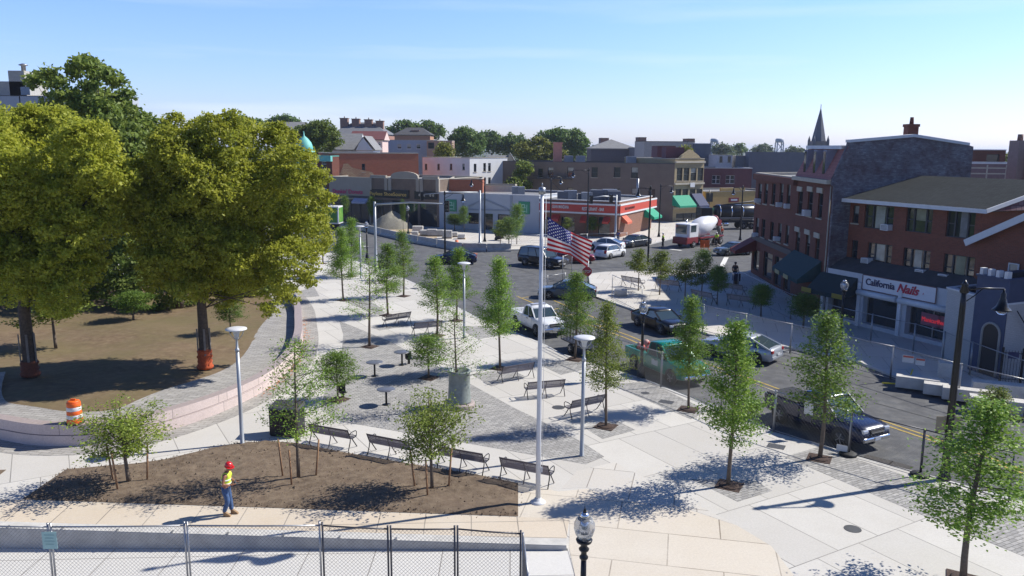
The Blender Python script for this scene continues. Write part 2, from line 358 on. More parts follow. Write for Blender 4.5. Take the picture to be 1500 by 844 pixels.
# earth bed near the viewer
BED = [(97,688),(150,683),(201,679),(242,673),(300,659),(350,649),(400,647),(434,649),(505,663),(610,681),(701,696),(759,708),(759,757),(585,751),(423,745),(300,741),(121,735),(32,732)]
P = [G(u, v) for u, v in BED]; me = bmesh.new()
vs = [me.verts.new((p.x, p.y, .012)) for p in P]; f = me.faces.new(vs)
bmesh.ops.triangulate(me, faces=[f]); 
for _ in range(5): bmesh.ops.subdivide_edges(me, edges=[e for e in me.edges if e.calc_length() > .6], cuts=1); bmesh.ops.triangulate(me, faces=me.faces[:])
for vtx in me.verts:
    if not vtx.is_boundary: vtx.co.z += rnd.uniform(0, .06)+.03
m_ = bpy.data.meshes.new('planting_bed'); me.to_mesh(m_); m_.materials.append(earth); [setattr(p, 'use_smooth', True) for p in m_.polygons]
o = bpy.data.objects.new('planting_bed', m_); COL.objects.link(o); struct(o)
sheet('planting_bed', [(-60, 690), (9, 688), (0, 695), (-60, 700)], .012, earth, .02)
# lower forecourt that falls away to the left, with the seat wall between
A = G(0, 773, .15); B = G(830, 799, .15); dx = unit(A, B); nrm = Vector((-dx.y, dx.x))
A2 = Vector((A.x, A.y))-dx*6; B2 = Vector((B.x, B.y))
zl = lambda x: -.008-.030*max(0, (wallR.x-x))
b = MB(); L2 = [A2-nrm*.02, B2+dx*.1-nrm*.02, Vector((wallR.x+.75, 12)), Vector((-30, 12))]
b.prism([(p.x, p.y, zl(p.x)) for p in L2], -1.2, None); struct(b.build('lower_forecourt', concrete_low))
wl_ = T('seat_wall', 'long low pale concrete wall along the front walk behind the chain link fence', 'low wall', (A2.x, A2.y, 0))
b = MB(); b.prism([tuple(A2), tuple(B2), tuple(B2+nrm*.42), tuple(A2+nrm*.42)], -1.1, .14); bevel(b.build('wall_body', conc_grey, wl_), .015)
b = MB()
for k in range(11):
    p = A2+dx*(k*1.75+1.0); b.box((p.x+nrm.x*.04, p.y+nrm.y*.04, .17), (.05, .09, .06), rz=math.atan2(dx.y, dx.x))
b.build('skate_stop', galv, wl_)
b = MB(); c2 = A2-nrm*.0; b.prism([tuple(A2+nrm*.002), tuple(B2+nrm*.002), tuple(B2+nrm*.415), tuple(A2+nrm*.415)], .14, .148); b.build('coping', conc_plain, wl_)
# ------------------------------------------------------------------ park: curved granite wall, ring path, lawn
base = [(-27.5, 38.), (-25.3, 34.3), (-23.2, 32.1), (-21., 31.2), (-19.3, 30.6), (-17.8, 30.5), (-16.4, 30.8), (-14.9, 31.9), (-13.6, 33.9), (-12.7, 36.1), (-12.1, 38.9), (-12.1, 42.8), (-12.8, 47.5), (-14.2, 52.9), (-15.8, 58.4), (-18.4, 64.5), (-22.5, 70)]
def smooth_line(P, k=5):
    P = [Vector(p) for p in P]; out = []
    for i in range(len(P)-1):
        p0, p1, p2, p3 = P[max(i-1, 0)], P[i], P[i+1], P[min(i+2, len(P)-1)]
        for j in range(k):
            t = j/k; out.append(.5*((2*p1)+(p2-p0)*t+(2*p0-5*p1+4*p2-p3)*t*t+(3*p1-p0-3*p2+p3)*t**3))
    return out+[P[-1]]
BL = smooth_line(base)
def nrm_at(i):
    t = (BL[min(i+1, len(BL)-1)]-BL[max(i-1, 0)]).normalized(); return Vector((-t.y, t.x))
def sstep(x): x = min(1, max(0, x)); return x*x*(3-2*x)
def ztop(Y): return .9-.36*min(1, max(0, (Y-31)/27))
def zin(Y): return ztop(Y)-.03-.47*sstep((Y-33.5)/11)
def ring(o0, o1, z0f, z1f, mname, name, parent=None, m=None, top=None):
    b = MB(); vs = []; fs = []
    for i, p in enumerate(BL):
        q = nrm_at(i); a = p+q*o0; c = p+q*(o1(i) if callable(o1) else o1)
        vs += [(a.x, a.y, z0f(p.y)), (a.x, a.y, z1f(p.y)), (c.x, c.y, z1f(p.y)), (c.x, c.y, z0f(p.y))]
    for i in range(len(BL)-1):
        for k, mi in ((0, 0), (1, 1), (2, 0)):
            fs = [(4*i+k, 4*(i+1)+k, 4*(i+1)+k+1, 4*i+k+1)]; b.f.append(list(fs[0])); b.m.append(mi); b.sm.append(False)
    b.v = vs; b.f.append([0, 1, 2, 3]); b.m.append(0); b.sm.append(False); n4 = 4*(len(BL)-1); b.f.append([n4+3, n4+2, n4+1, n4]); b.m.append(0); b.sm.append(False)
    return b.build(name, [m, top or m], parent)
gw = T('curved_granite_wall', 'low curved pink granite wall holding up the tree lawn', 'granite wall', (BL[0].x, BL[0].y, 0))
ring(0, .5, lambda y: -.1, lambda y: ztop(y)*.5, '', 'lower_course', gw, granite, granite_cap)
ring(.03, .5, lambda y: ztop(y)*.5+.006, ztop, '', 'upper_course', gw, granite, granite_cap)
struct(ring(.5, lambda i: 1.75+1.25*sstep((BL[i].x+16.5)/3.5)+.4*sstep((-22-BL[i].x)/4), lambda y: zin(y)-.6, zin, '', 'ring_path', None, pavers_ring))
struct(ring(-.95, 0., lambda y: -.1, lambda y: .009, '', 'paver_border', None, pavers_ring))
inner = [BL[i]+nrm_at(i)*1.0 for i in range(len(BL))]
poly = [(p.x, p.y) for p in inner]+[(-40, 78), (-90, 78), (-90, 44), (-40, 44)]
def inside(x, y, P):
    r = False; j = len(P)-1
    for i in range(len(P)):
        if (P[i][1] > y) != (P[j][1] > y) and x < (P[j][0]-P[i][0])*(y-P[i][1])/(P[j][1]-P[i][1])+P[i][0]: r = not r
        j = i
    return r
b = MB(); idx = {}; st = .55
def lv(i, j):
    if (i, j) not in idx:
        x, y = -90+i*st, 30+j*st; idx[(i, j)] = len(b.v)
        e = min((Vector((x, y))-q).length for q in inner[::2])
        b.v.append((x, y, zin(y)-.012+(min(1, max(0, (e-2.2)/3)))*(.10+.09*math.sin(x*.7)*math.cos(y*.5)+rnd.uniform(-.02, .03))))
    return idx[(i, j)]
for i in range(0, 150):
    for j in range(0, 88):
        if inside(-90+(i+.5)*st, 30+(j+.5)*st, poly): b.f.append([lv(i, j), lv(i+1, j), lv(i+1, j+1), lv(i, j+1)]); b.m.append(0); b.sm.append(True)
struct(b.build('park_lawn', dry_lawn))
def lawnz(x, y): return zin(y)+.08
sheet('park_path', [(-90, 66.5), (-26, 71), (-26, 75), (-90, 74)], .34, concrete_path, .5, uvpts=False)
# fallen orange leaves against the granite wall
b = MB()
for k in range(150):
    i = int(rnd.uniform(.58, .83)*len(BL)); p = BL[i]-nrm_at(i)*abs(rnd.gauss(0, .22))-nrm_at(i)*.03; a = rnd.uniform(0, 6.3); s = rnd.uniform(.035, .07); y = p.y+rnd.uniform(-.4, .4)
    b.add([(p.x+s*math.cos(a+q), y+s*math.sin(a+q), .03+rnd.uniform(0, .03)) for q in (0, 1.5, 3.1, 4.6)], [(0, 1, 2, 3)])
o = b.build('fallen_leaves', mat('dry_leaf', (.5, .17, .05), .9, var=.4, scale=9)); struct(o, 'stuff', 'orange dry leaves lying along the foot of the curved granite wall', 'fallen leaves')
# ------------------------------------------------------------------ the island across the road and the far pavements
sheet('island_pavement', [(862,401),(866,432),(927,453),(1040,490),(1154,508),(1248,526),(1335,560),(1345,566),(1500,610),(1700,560),(1500,470),(1300,420),(1200,390),(1120,386),(1093,398),(1071,400),(985,396),(888,398)], 0, concrete_path, .4)
ISL = [G(*q) for q in [(888,398),(862,401),(866,432),(927,453),(1040,490),(1154,508),(1248,526),(1335,560),(1345,566),(1500,610)]]
kerb_line('kerb', [(p.x, p.y) for p in ISL], .075, kerbstone)
FAR = [(-60, 146), (-22.8, 117.0), (-13.9, 104.6), (-9.2, 98.0), (-.2, 94.0), (4.1, 95.3), (10.1, 99.8), (14.6, 101.5), (17.2, 100.2), (23.7, 110.8), (34.5, 134)]
sheet('far_pavement', FAR+[(34, 150), (-60, 180)], 0, concrete_path, .4, uvpts=False)
kerb_line('kerb', FAR, .075, kerbstone)
sheet('brick_gutter', [(664,368),(700,371),(698,374),(660,371)], -.1, mat('red_gutter', (.3, .1, .06), .9), .01)
sheet('sand_bed', [(500,327),(523,331),(600,347),(640,352),(640,340),(600,334),(545,326)], .02, mat('sand', (.42, .33, .22), .95, var=.2, scale=4), .02)
# road paint
def stripe(name, pts, wd, m, z=-.112, zr=-.12):
    P = [G(u, v, zr) for u, v in pts]; b = MB()
    for i in range(len(P)-1):
        a, c = P[i].copy(), P[i+1].copy(); d = (c-a).normalized(); q = Vector((-d.y, d.x, 0))*wd/2
        a -= d*.02; c += d*.02
        b.add([(a-q).xy[:]+(z,), (c-q).xy[:]+(z,), (c+q).xy[:]+(z,), (a+q).xy[:]+(z,)], [(0, 1, 2, 3)])
    o = b.build(name, m); o['kind'] = 'structure'; return o
Y0 = [(860,473),(919,494),(959,511),(1020,531),(1116,564),(1157,579),(1261,609),(1381,649),(1500,692)]
stripe('centre_line', [(u-3, v+1) for u, v in Y0], .13, yellow_line); stripe('centre_line', [(u+3, v-2) for u, v in Y0], .13, yellow_line)
stripe('hatch_line', [(757,434),(800,452),(880,482)], .13, yellow_line); stripe('hatch_line', [(790,430),(815,442),(905,480)], .13, yellow_line)
for k in range(6):
    t = k/5; stripe('hatch_line', [(762+110*t, 437+44*t), (788+98*t-14*(1-t), 431+42*t+4)], .13, yellow_line)
stripe('stop_line', [(1057,391),(1064,377)], .5, white_line); stripe('stop_line', [(524,361),(539,361)], .5, white_line)
stripe('crossing_line', [(1000,346),(1040,350)], .3, white_line)
stripe('crossing_line', [(980,365),(998,367)], .5, white_line); stripe('crossing_line', [(770,365),(860,368)], .15, white_line, zr=-.12)
# darker patched trench along the near kerb
stripe('asphalt_patch', [(1262,672),(1300,682),(1330,690)], 1.2, mat('fresh_asphalt', (.05, .045, .042), .9, var=.3), z=-.114)
stripe('asphalt_patch', [(640,415),(700,446),(760,470)], .08, mat('sealed_crack', (.03, .03, .032), .8, var=0), z=-.113)
stripe('asphalt_patch', [(690,380),(760,395),(840,420),(930,440)], .07, MATS['sealed_crack'], z=-.113)
stripe('asphalt_patch', [(1280,590),(1360,612),(1500,655)], .08, MATS['sealed_crack'], z=-.113)
# ================================================================== street furniture
def flip(o): return o
def make_bench(loc, rz, label, mesh=False):
    """contour steel bench 1.9 m long, backrest on local -y side"""
    t = T('park_bench', label, 'bench', loc, rz, 'steel park benches on the plaza')
    L = 1.9; prof = [(.02+.0*0, .45), (.1, .43), (.2, .425), (.3, .43), (.4, .45)]; back = [(-.03, .5), (-.08, .6), (-.12, .7), (-.16, .8), (-.18, .86)]
    b = MB()
    for y, z in prof: b.box((0, y, z), (L, .06, .02))
    b.build('seat', steel_slats, t, world=False)
    b = MB()
    for i in range(9):
        f = i/8; k = min(3, int(f*4)); g = f*4-k; y = back[k][0]*(1-g)+back[k+1][0]*g; z = back[k][1]*(1-g)+back[k+1][1]*g
        b.box((0, y, z), (L, .016, .031))
    b.build('backrest', steel_slats, t, world=False)
    for x in (-L/2, 0, L/2):
        b = MB(); b.tube([(x, -.2, .88), (x, -.1, .66), (x, -.01, .46), (x, .08, .42), (x, .4, .44)], .02, 6)
        b.tube([(x, -.01, .46), (x, -.05, .3), (x, -.18, 0)], .022, 6); b.tube([(x, .1, .42), (x, .2, .28), (x, .42, 0)], .022, 6)
        b.build('leg', black_metal if x else steel_slats, t, world=False)
        if x:
            b = MB(); b.tube([(x, -.1, .66), (x, .12, .7), (x, .34, .69), (x, .42, .62), (x, .4, .46)], .018, 6); b.build('armrest', black_metal, t, world=False)
    return t
BEN = [((458,649),(513,659),0,'steel slat bench at the left end of the front row, nearest the dark bins'),((545,665),(599,676),0,'steel slat bench second from the dark bins in the front row'),
 ((650,684),(703,694),0,'steel slat bench in the front row right behind the leafy staked tree'),((737,701),(803,714),0,'steel slat bench in the front row just left of the flagpole foot'),
 ((733,561),(781,553),0,'pale mesh bench under the tall tree right of the stone pedestal'),((766,585),(831,579),0,'mesh bench just left of the flagpole, furthest forward of the middle pair'),
 ((836,613),(881,603),0,'mesh bench beside the grey disc lamp nearest the flagpole'),((563,480),(602,474),0,'steel bench on the grey patch under the slim trees near the far curve'),
 ((607,492),(646,488),0,'steel bench behind the round tree in the middle of the plaza'),
 ((911,419),(940,424),0,'black bench in the sun on the island beside the short round block'),((964,409),(989,414),0,'black bench under the pale yellow tree on the island'),
 ((961,424),(995,428),0,'black bench at the edge of the building shadow on the island'),((1015,441),(1043,447),0,'black bench in the shade between two dark island trees'),
 ((1067,448),(1102,453),0,'black bench deep in shade nearest the brick shops'),((1062,430),(1084,434),0,'black bench in shade behind the other shaded benches')]
bp = None
for i, (p, q, _, lb) in enumerate(BEN):
    a, c = G(*p), G(*q); d = c-a; rz = math.atan2(d.y, d.x); mid = (a+c)/2
    if bp is None: bp = make_bench((mid.x, mid.y, .012), rz, lb)
    else:
        o = dup(bp, (mid.x, mid.y, .012), rz, lb)
        if i > 8: o.scale = (1.12, 1.1, 1.1)
# tables
def make_table(loc, label):
    t = T('cafe_table', label, 'table', loc, 0, 'round steel tables fixed in the grey pavers')
    b = MB(); b.lathe([(.02, .735), (.42, .735), (.44, .745), (.44, .76), (.42, .77), (0.001, .772)], n=24); b.build('tabletop', mat('table_steel', (.2, .2, .21), .4, .5, var=.1), t, world=False)
    b = MB(); b.tube([(0, 0, 0), (0, 0, .735)], .05, 10); b.build('leg', black_metal, t, world=False)
    b = MB(); b.lathe([(.2, 0), (.2, .02), (.06, .05)], n=16); b.build('base', black_metal, t, world=False); return t
p = G(566, 593); tp = make_table((p.x, p.y, .006), 'round steel table nearest the front row of benches')
p = G(549, 551); dup(tp, (p.x, p.y, .006), label='round steel table left of the round tree, in the middle of the three')
p = G(589, 535); dup(tp, (p.x, p.y, .006), label='round steel table furthest back, close beside the round tree')
def make_stool(u, v, lb):
    p = G(u, v); t = T('cafe_stool', lb, 'stool', (p.x, p.y, .006), .4, 'small dark seats beside the round tables')
    b = MB(); b.box((0, 0, .3), (.34, .34, .05)); b.build('stool_top', black_metal, t, world=False)
    b = MB(); b.box((0, .15, .5), (.34, .04, .36)); b.build('backrest', black_metal, t, world=False)
    b = MB(); b.box((0, 0, .14), (.12, .12, .28)); b.build('leg', black_metal, t, world=False)
make_stool(599, 533, 'small dark seat beside the furthest round table'); make_stool(502, 583, 'small dark seat at the foot of the round tree by the bins')
# stone pedestal with round plinth
p = G(672, 600); t = T('stone_pedestal', 'grey round stone pedestal with open top on a pink granite plinth', 'pedestal', (p.x, p.y+.5, 0))
b = MB(); b.lathe([(.72, 0), (.72, .16), (.68, .22), (.4, .22)], n=28); bevel(b.build('plinth', granite_cap, t, world=False), .01)
b = MB(); b.lathe([(.56, .22), (.54, .3), (.5, 1.1), (.5, 1.62), (.54, 1.66), (.54, 1.74), (.44, 1.75), (.4, 1.5)], n=28); b.build('drum', mat('weathered_stone', (.22, .25, .235), .6, .2, var=.2, scale=4), t, world=False)
b = MB(); b.lathe([(.42, 1.52), (.2, 1.56), (.001, 1.6)], n=20); b.build('cap', mat('bronze_patina', (.1, .2, .18), .5, .4), t, world=False)
# two dark waste cabinets
bin_m = mat('dark_cabinet', (.02, .02, .024), .35, .2, var=0); bin_top = mat('cabinet_top', (.1, .1, .12), .2, .3, var=0)
for i, (u, v, lb) in enumerate([(408, 640, 'dark waste cabinet nearer the grey disc lamp'), (428, 641, 'dark waste cabinet on the bench side of the pair')]):
    p = G(u, v); t = T('waste_cabinet', lb, 'bin', (p.x, p.y+.35, .005), math.radians(-12), 'pair of dark waste cabinets')
    b = MB(); b.prism([(-.33, -.36), (.33, -.36), (.33, .36), (-.33, .36)], .05, 1.18); bevel(b.build('body', bin_m, t, world=False), .03)
    b = MB(); b.loft([[(-.35, -.38, 1.184), (.35, -.38, 1.184), (.35, .38, 1.184), (-.35, .38, 1.184)], [(-.33, -.33, 1.24), (.33, -.33, 1.24), (.33, .36, 1.38), (-.33, .36, 1.38)]]); b.build('lid', bin_top, t, world=False)
    b = MB(); b.box((0, -.375, .95), (.42, .03, .2)); b.build('chute_door', mat('chute', (.06, .06, .07), .3, .4, var=0), t, world=False)
    b = MB(); b.box((0, 0, .025), (.6, .66, .05)); b.build('plinth', black_metal, t, world=False)
# traffic barrel on the ring path
p = G(108, 622, .87); t = T('traffic_barrel', 'orange and white striped construction barrel standing on the paver path', 'barrel', (p.x, p.y+.12, zin(p.y)+.005))
org = mat('barrel_orange', (.75, .12, .012), .5, var=.08); 
for i, (z0, z1) in enumerate([(.06, .24), (.245, .4), (.405, .56), (.565, .72), (.725, .9)]):
    r0 = .305-.06*z0; r1 = .305-.06*z1; b = MB(); b.lathe([(r0, z0), (r0+.004, z0+.01), (r1+.004, z1-.01), (r1, z1)], n=24); b.build('stripe' if i % 2 else 'band', white_paint if i % 2 else org, t, world=False)
b = MB(); b.lathe([(.24, .9), (.23, .95), (.16, .97), (.001, .97)], n=24); b.build('cap', org, t, world=False)
b = MB(); b.lathe([(.36, 0), (.36, .05), (.3, .06)], n=24); b.build('base', rubber, t, world=False)
b = MB(); b.box((0, 0, 1.0), (.2, .05, .07)); b.build('handle', org, t, world=False)
# small pale round block on the island
p = G(909, 433); t = tag(MB().lathe([(.52, 0), (.52, .5), (.49, .54), (.001, .54)], (p.x, p.y, 0), 20).build('round_block', conc_plain), 'short round pale concrete block on the island before the sunny bench', 'concrete block')
# ------------------------------------------------------------------ lamps
def disc_lamp(u, v, lb, h=4.85):
    p = G(u, v); t = T('disc_lamp', lb, 'street lamp', (p.x, p.y, .005), 0, 'pale grey lamps with a round disc head')
    b = MB(); b.lathe([(.11, 0), (.11, .03), (.085, .05), (.075, 1.5), (.07, h-.95)], n=14); b.build('pole', grey_paint, t, world=False)
    b = MB(); b.lathe([(.085, h-.98), (.085, h-.88), (.05, h-.86), (.045, h-.5), (.07, h-.46), (.09, h-.42)], n=14); b.build('collar', grey_paint, t, world=False)
    for s in (-1, 1): b = MB(); b.tube([(s*.06, 0, h-.5), (s*.24, 0, h-.3), (s*.3, 0, h-.1)], .014, 6); b.build('bracket', grey_paint, t, world=False)
    b = MB(); b.lathe([(.09, h-.42), (.1, h-.3), (.16, h-.12), (.17, h-.1)], n=16); b.build('lens', mat('lamp_lens', (.55, .56, .55), .25, var=0), t, world=False)
    b = MB(); b.lathe([(.36, h-.1), (.42, h-.08), (.41, h-.04), (.25, h+.0), (.001, h+.02)], n=28); b.build('disc_head', white_paint, t, world=False)
    return t
d0 = disc_lamp(355, 650, 'pale grey disc lamp standing at the edge of the earth bed on the left')
for u, v, lb in [(852, 668, 'pale grey disc lamp on the plaza just right of the flagpole'), (680, 495, 'pale grey disc lamp further back by the road behind the stone pedestal'), (529, 408, 'pale grey disc lamp furthest back among the slim trees')]:
    p = G(u, v); dup(d0, (p.x, p.y, .005), label=lb)
p = G(506, 462); 
gl = mat('acorn_glass', (.62, .63, .64), .12, 0, var=0, spec=.8)
if True:
    n_, l_ = nodes_of(gl); bb = n_['Principled BSDF']; bb.inputs['Transmission Weight'].default_value = .75; bb.inputs['IOR'].default_value = 1.15
def acorn_lamp(x, y, lb, h=4.15, z=0.):
    t = T('acorn_lamp', lb, 'street lamp', (x, y, z), 0, 'black posts with a clear acorn globe')
    b = MB(); b.lathe([(.24, 0), (.24, .12), (.2, .16), (.19, .5), (.13, .62), (.11, .66), (.085, .9), (.07, 2.4), (.062, h-1.15)], n=14); b.build('pole', black_metal, t, world=False)
    b = MB(); b.lathe([(.07, h-1.2), (.1, h-1.16), (.1, h-1.12), (.065, h-1.08), (.065, h-1.0), (.11, h-.97), (.12, h-.93), (.07, h-.88), (.09, h-.8), (.17, h-.77), (.19, h-.71), (.15, h-.69)], n=18); b.build('collar', black_metal, t, world=False)
    b = MB(); b.lathe([(.13, h-.69), (.2, h-.58), (.24, h-.44), (.235, h-.32), (.19, h-.22), (.14, h-.17)], n=24); b.build('globe', gl, t, world=False)
    b = MB(); b.lathe([(.16, h-.215), (.11, h-.14), (.13, h-.125), (.07, h-.07), (.05, h-.05)], n=18); b.lathe([(.09, h-.55), (.11, h-.4), (.07, h-.2)], n=12); b.build('reflector', mat('reflector', (.75, .75, .77), .15, .9, var=0), t, world=False)
    b = MB(); b.lathe([(.05, h-.05), (.03, h-.02), (.035, h+.0), (.012, h+.04), (.004, h+.12)], n=10); b.build('finial', black_metal, t, world=False); return t
q = W(857, 740, 16.8); a0 = acorn_lamp(q.x, q.y, 'black acorn lamp nearest the viewer with its clear globe at the bottom of the view', 4.15, q.z-4.27)
for u, v, h, lb in [(939, 553, 0, 'black acorn lamp on the kerb beside the green pickup'), (538, 381, 0, 'black acorn lamp at the far left end of the plaza before the sand heap'), (1230, 505, 0, 'black acorn lamp in front of the dark awning beside the nail salon')]:
    p = G(u, v); dup(a0, (p.x, p.y, 0), label=lb)
p = G(598, 345); o = dup(a0, (p.x, p.y, 0), label='black acorn lamp on the far pavement before the shoe shop'); o.scale = (1, 1, .98)
def bell_lamp(u, v, lb, h, arm, side=1, arm_dir=None, r=.1, sign=False, z=0.):
    p = G(u, v); t = T('bell_lamp', lb, 'street lamp', (p.x, p.y, z), 0, 'tall black posts with a hanging bell lamp')
    b = MB(); b.lathe([(.22, 0), (.22, .1), (.16, .3), (.13, .5), (r, .6), (r*.72, h*.9), (r*.6, h)], n=12); b.build('pole', black_metal, t, world=False)
    b = MB(); b.lathe([(r*.9, h-.25), (r*1.1, h-.2), (r*.7, h), (r*.9, h+.05), (.02, h+.22)], n=12); b.build('finial', black_metal, t, world=False)
    dx_, dy_ = arm_dir or (side, 0); e = Vector((dx_, dy_, 0))*arm; zz = h-.12
    b = MB(); b.tube([(0, 0, zz), (e.x*.5, e.y*.5, zz+.04), (e.x, e.y, zz+.02)], .035, 8); b.tube([(0, 0, zz-.5), (e.x*.25, e.y*.25, zz-.25), (e.x*.45, e.y*.45, zz)], .022, 6); b.build('arm', black_metal, t, world=False)
    b = MB(); b.lathe([(.03, zz+.02), (.05, zz-.1), (.09, zz-.16), (.09, zz-.3), (.13, zz-.42), (.2, zz-.62), (.3, zz-.72), (.33, zz-.76), (.3, zz-.77)], (e.x, e.y, 0), 18); b.build('bell_shade', black_metal, t, world=False)
    b = MB(); b.lathe([(.001, zz-.93), (.12, zz-.9), (.19, zz-.8), (.2, zz-.765)], (e.x, e.y, 0), 16); b.build('lens', gl, t, world=False)
    if sign:
        for s in (-1, 1):
            b = MB(); b.box((s*.27, .06, 2.1), (.42, .02, .62)); b.build('sign_board', mat('brown_board', (.3, .25, .17), .8), t, world=False)
    return t
bell_lamp(1383, 702, 'tall black bell lamp at the right by the kerb with brown boards strapped to it', 7.25, 1.45, 1, (1, .05), .14, True)
for u, v, h, arm, dr, lb in [(652, 378, 7.1, 2.0, (1, 0), 'black bell lamp in the road centre behind the leafy trees'), (710, 354, 8.0, 1.7, (-1, .2), 'black bell lamp before the pale bank front'), (806, 352, 8.3, 1.3, (1, .3), 'black bell lamp behind the flagpole at the red restaurant'),
    (860, 353, 9.2, 2.0, (-1, -.1), 'black bell lamp before the restaurant sign with its bell to the left'), (949, 388, 8.0, 1.2, (-1, .2), 'thick black bell lamp post at the kerb of the island'), (965, 347, 7.0, 1.5, (1, 0), 'black bell lamp by the green awnings'), (1084, 352, 7.0, 1.2, (-1, 0), 'black bell lamp at the corner of the dark brick block')]:
    bell_lamp(u, v, lb, h, arm, 1, dr, .11)
# signal masts
def signal_head(parent, p, d, n=3):
    b = MB(); b.box(p, (.36, .3, 1.05), rz=math.atan2(d[1], d[0])); o = b.build('signal_head', black_metal, parent)
    for k, c in enumerate([(.12, .01, .01), (.12, .08, .01), (.02, .1, .05)]):
        bb = MB(); q = Vector(p)+Vector((d[1], -d[0], 0))*.16+Vector((0, 0, .33-.33*k)); bb.tube([q, q+Vector((d[1], -d[0], 0))*.08], .11, 12); bb.build('lens', mat('signal_lens', (.05, .05, .05), .3, var=0), o)
    return o
def mast(u, v, lb, zt, arms, r=.13):
    p = G(u, v); t = T('signal_mast', lb, 'traffic signal', (p.x, p.y, 0), 0, 'galvanised traffic signal masts')
    b = MB(); b.lathe([(.25, 0), (.25, .08), (r*1.3, .1), (r, 3), (r*.9, zt)], (p.x, p.y, 0), 14); b.build('pole', grey_paint, t)
    for (au, av, heads) in arms:
        e = W(au, av, p.y-2); s = Vector((p.x, p.y, zt-.25)); b = MB(); b.tube([s, (s+e)/2+Vector((0, 0, .15)), e], [.1, .08, .055], 10); b.build('mast_arm', grey_paint, t)
        d = Vector((e.x-s.x, e.y-s.y)).normalized()
        for f in heads:
            q = s.lerp(e, f); signal_head(t, (q.x, q.y, q.z-.2), (d.x, d.y))
    return t
mast(551, 400, 'tall grey signal mast whose arm reaches right over the road from the plaza', 6.8, [(655, 299, [1.0, ])])
mast(703, 356, 'grey signal mast on the far pavement with its arm to the left', 6.6, [(618, 285, [1.0])])
mast(901, 356, 'grey signal mast at the restaurant corner with two dark heads', 6.1, [(864, 290, [.2, .95])], .12)
# ------------------------------------------------------------------ flagpole and flag
p = G(788, 736); FP = Vector((p.x, p.y, 0)); t = T('flagpole', 'tall white flagpole with a round foot at the end of the earth bed', 'flagpole', FP)
b = MB(); b.lathe([(.085, .05), (.085, 2), (.072, 6), (.055, 10.5)], n=18); b.build('pole', white_paint, t, world=False)
b = MB(); b.lathe([(.27, 0), (.27, .03), (.2, .08), (.13, .1), (.12, .16), (.1, .17)], n=20); b.build('collar', white_paint, t, world=False)
b = MB(); b.lathe([(.06, 10.5), (.11, 10.52), (.11, 10.72), (.05, 10.74)], n=14); b.lathe([(.02, 10.74), (.02, 10.85), (.001, 10.87)], n=8); b.build('truck_cap', galv, t, world=False)
b = MB(); b.tube([(.13, -.02, 1.2), (.13, -.02, 10.5)], .008, 5); b.box((.11, -.02, 1.2), (.06, .04, .18)); b.build('halyard', white_paint, t, world=False)
m = bpy.data.materials.new('flag_cloth'); m.use_nodes = True; n, l = nodes_of(m); bs = n['Principled BSDF']; bs.inputs['Roughness'].default_value = .7
uvn = n.new('ShaderNodeUVMap'); sx = n.new('ShaderNodeSeparateXYZ'); l.new(uvn.outputs[0], sx.inputs[0])
def mth(op, a, bval=None, c=None):
    q = n.new('ShaderNodeMath'); q.operation = op
    for i, x in enumerate((a, bval, c)):
        if x is None: continue
        if isinstance(x, (int, float)): q.inputs[i].default_value = x
        else: l.new(x, q.inputs[i])
    return q.outputs[0]
U, V = sx.outputs[0], sx.outputs[1]
stripe_ = mth('MODULO', mth('FLOOR', mth('MULTIPLY', V, 13)), 2)           # 0 = red (bottom), 1 = white
canton = mth('MULTIPLY', mth('LESS_THAN', U, .4), mth('GREATER_THAN', V, 6/13))
cu_ = mth('MULTIPLY', mth('DIVIDE', U, .4), 6); cv_ = mth('MULTIPLY', mth('DIVIDE', mth('SUBTRACT', V, 6/13), 7/13), 5)
def dots(a, c):
    fa = mth('SUBTRACT', mth('FRACT', a), .5); fc = mth('SUBTRACT', mth('FRACT', c), .5)
    return mth('LESS_THAN', mth('ADD', mth('MULTIPLY', fa, fa), mth('MULTIPLY', fc, fc)), .028)
st_ = mth('MAXIMUM', dots(cu_, cv_), mth('MULTIPLY', dots(mth('ADD', cu_, .5), mth('ADD', cv_, .5)), mth('MULTIPLY', mth('GREATER_THAN', mth('ABSOLUTE', mth('SUBTRACT', cu_, 3)), -1), mth('LESS_THAN', mth('ABSOLUTE', mth('SUBTRACT', cv_, 2.5)), 2.2))))
m1 = n.new('ShaderNodeMix'); m1.data_type = 'RGBA'; m1.inputs[6].default_value = (.5, .015, .03, 1); m1.inputs[7].default_value = (.75, .73, .72, 1); l.new(stripe_, m1.inputs[0])
m2 = n.new('ShaderNodeMix'); m2.data_type = 'RGBA'; m2.inputs[6].default_value = (.035, .04, .22, 1); m2.inputs[7].default_value = (.8, .8, .8, 1); l.new(st_, m2.inputs[0])
m3 = n.new('ShaderNodeMix'); m3.data_type = 'RGBA'; l.new(canton, m3.inputs[0]); l.new(m1.outputs[2], m3.inputs[6]); l.new(m2.outputs[2], m3.inputs[7]); l.new(m3.outputs[2], bs.inputs['Base Color'])
tr = n.new('ShaderNodeBsdfTranslucent'); l.new(m3.outputs[2], tr.inputs[0]); mm = n.new('ShaderNodeMixShader'); mm.inputs[0].default_value = .35
l.new(bs.outputs[0], mm.inputs[1]); l.new(tr.outputs[0], mm.inputs[2]); l.new(mm.outputs[0], n['Material Output'].inputs[0])
NX, NY = 44, 24; vs = []; fs = []; uvs = []
topc = [(803, 318), (818, 329), (832, 338), (850, 346), (868, 353)]; botc = [(801, 367), (818, 370), (836, 374), (848, 383), (860, 392)]
def lerpc(C, t):
    k = min(len(C)-2, int(t*(len(C)-1))); f = t*(len(C)-1)-k; return C[k][0]*(1-f)+C[k+1][0]*f, C[k][1]*(1-f)+C[k+1][1]*f
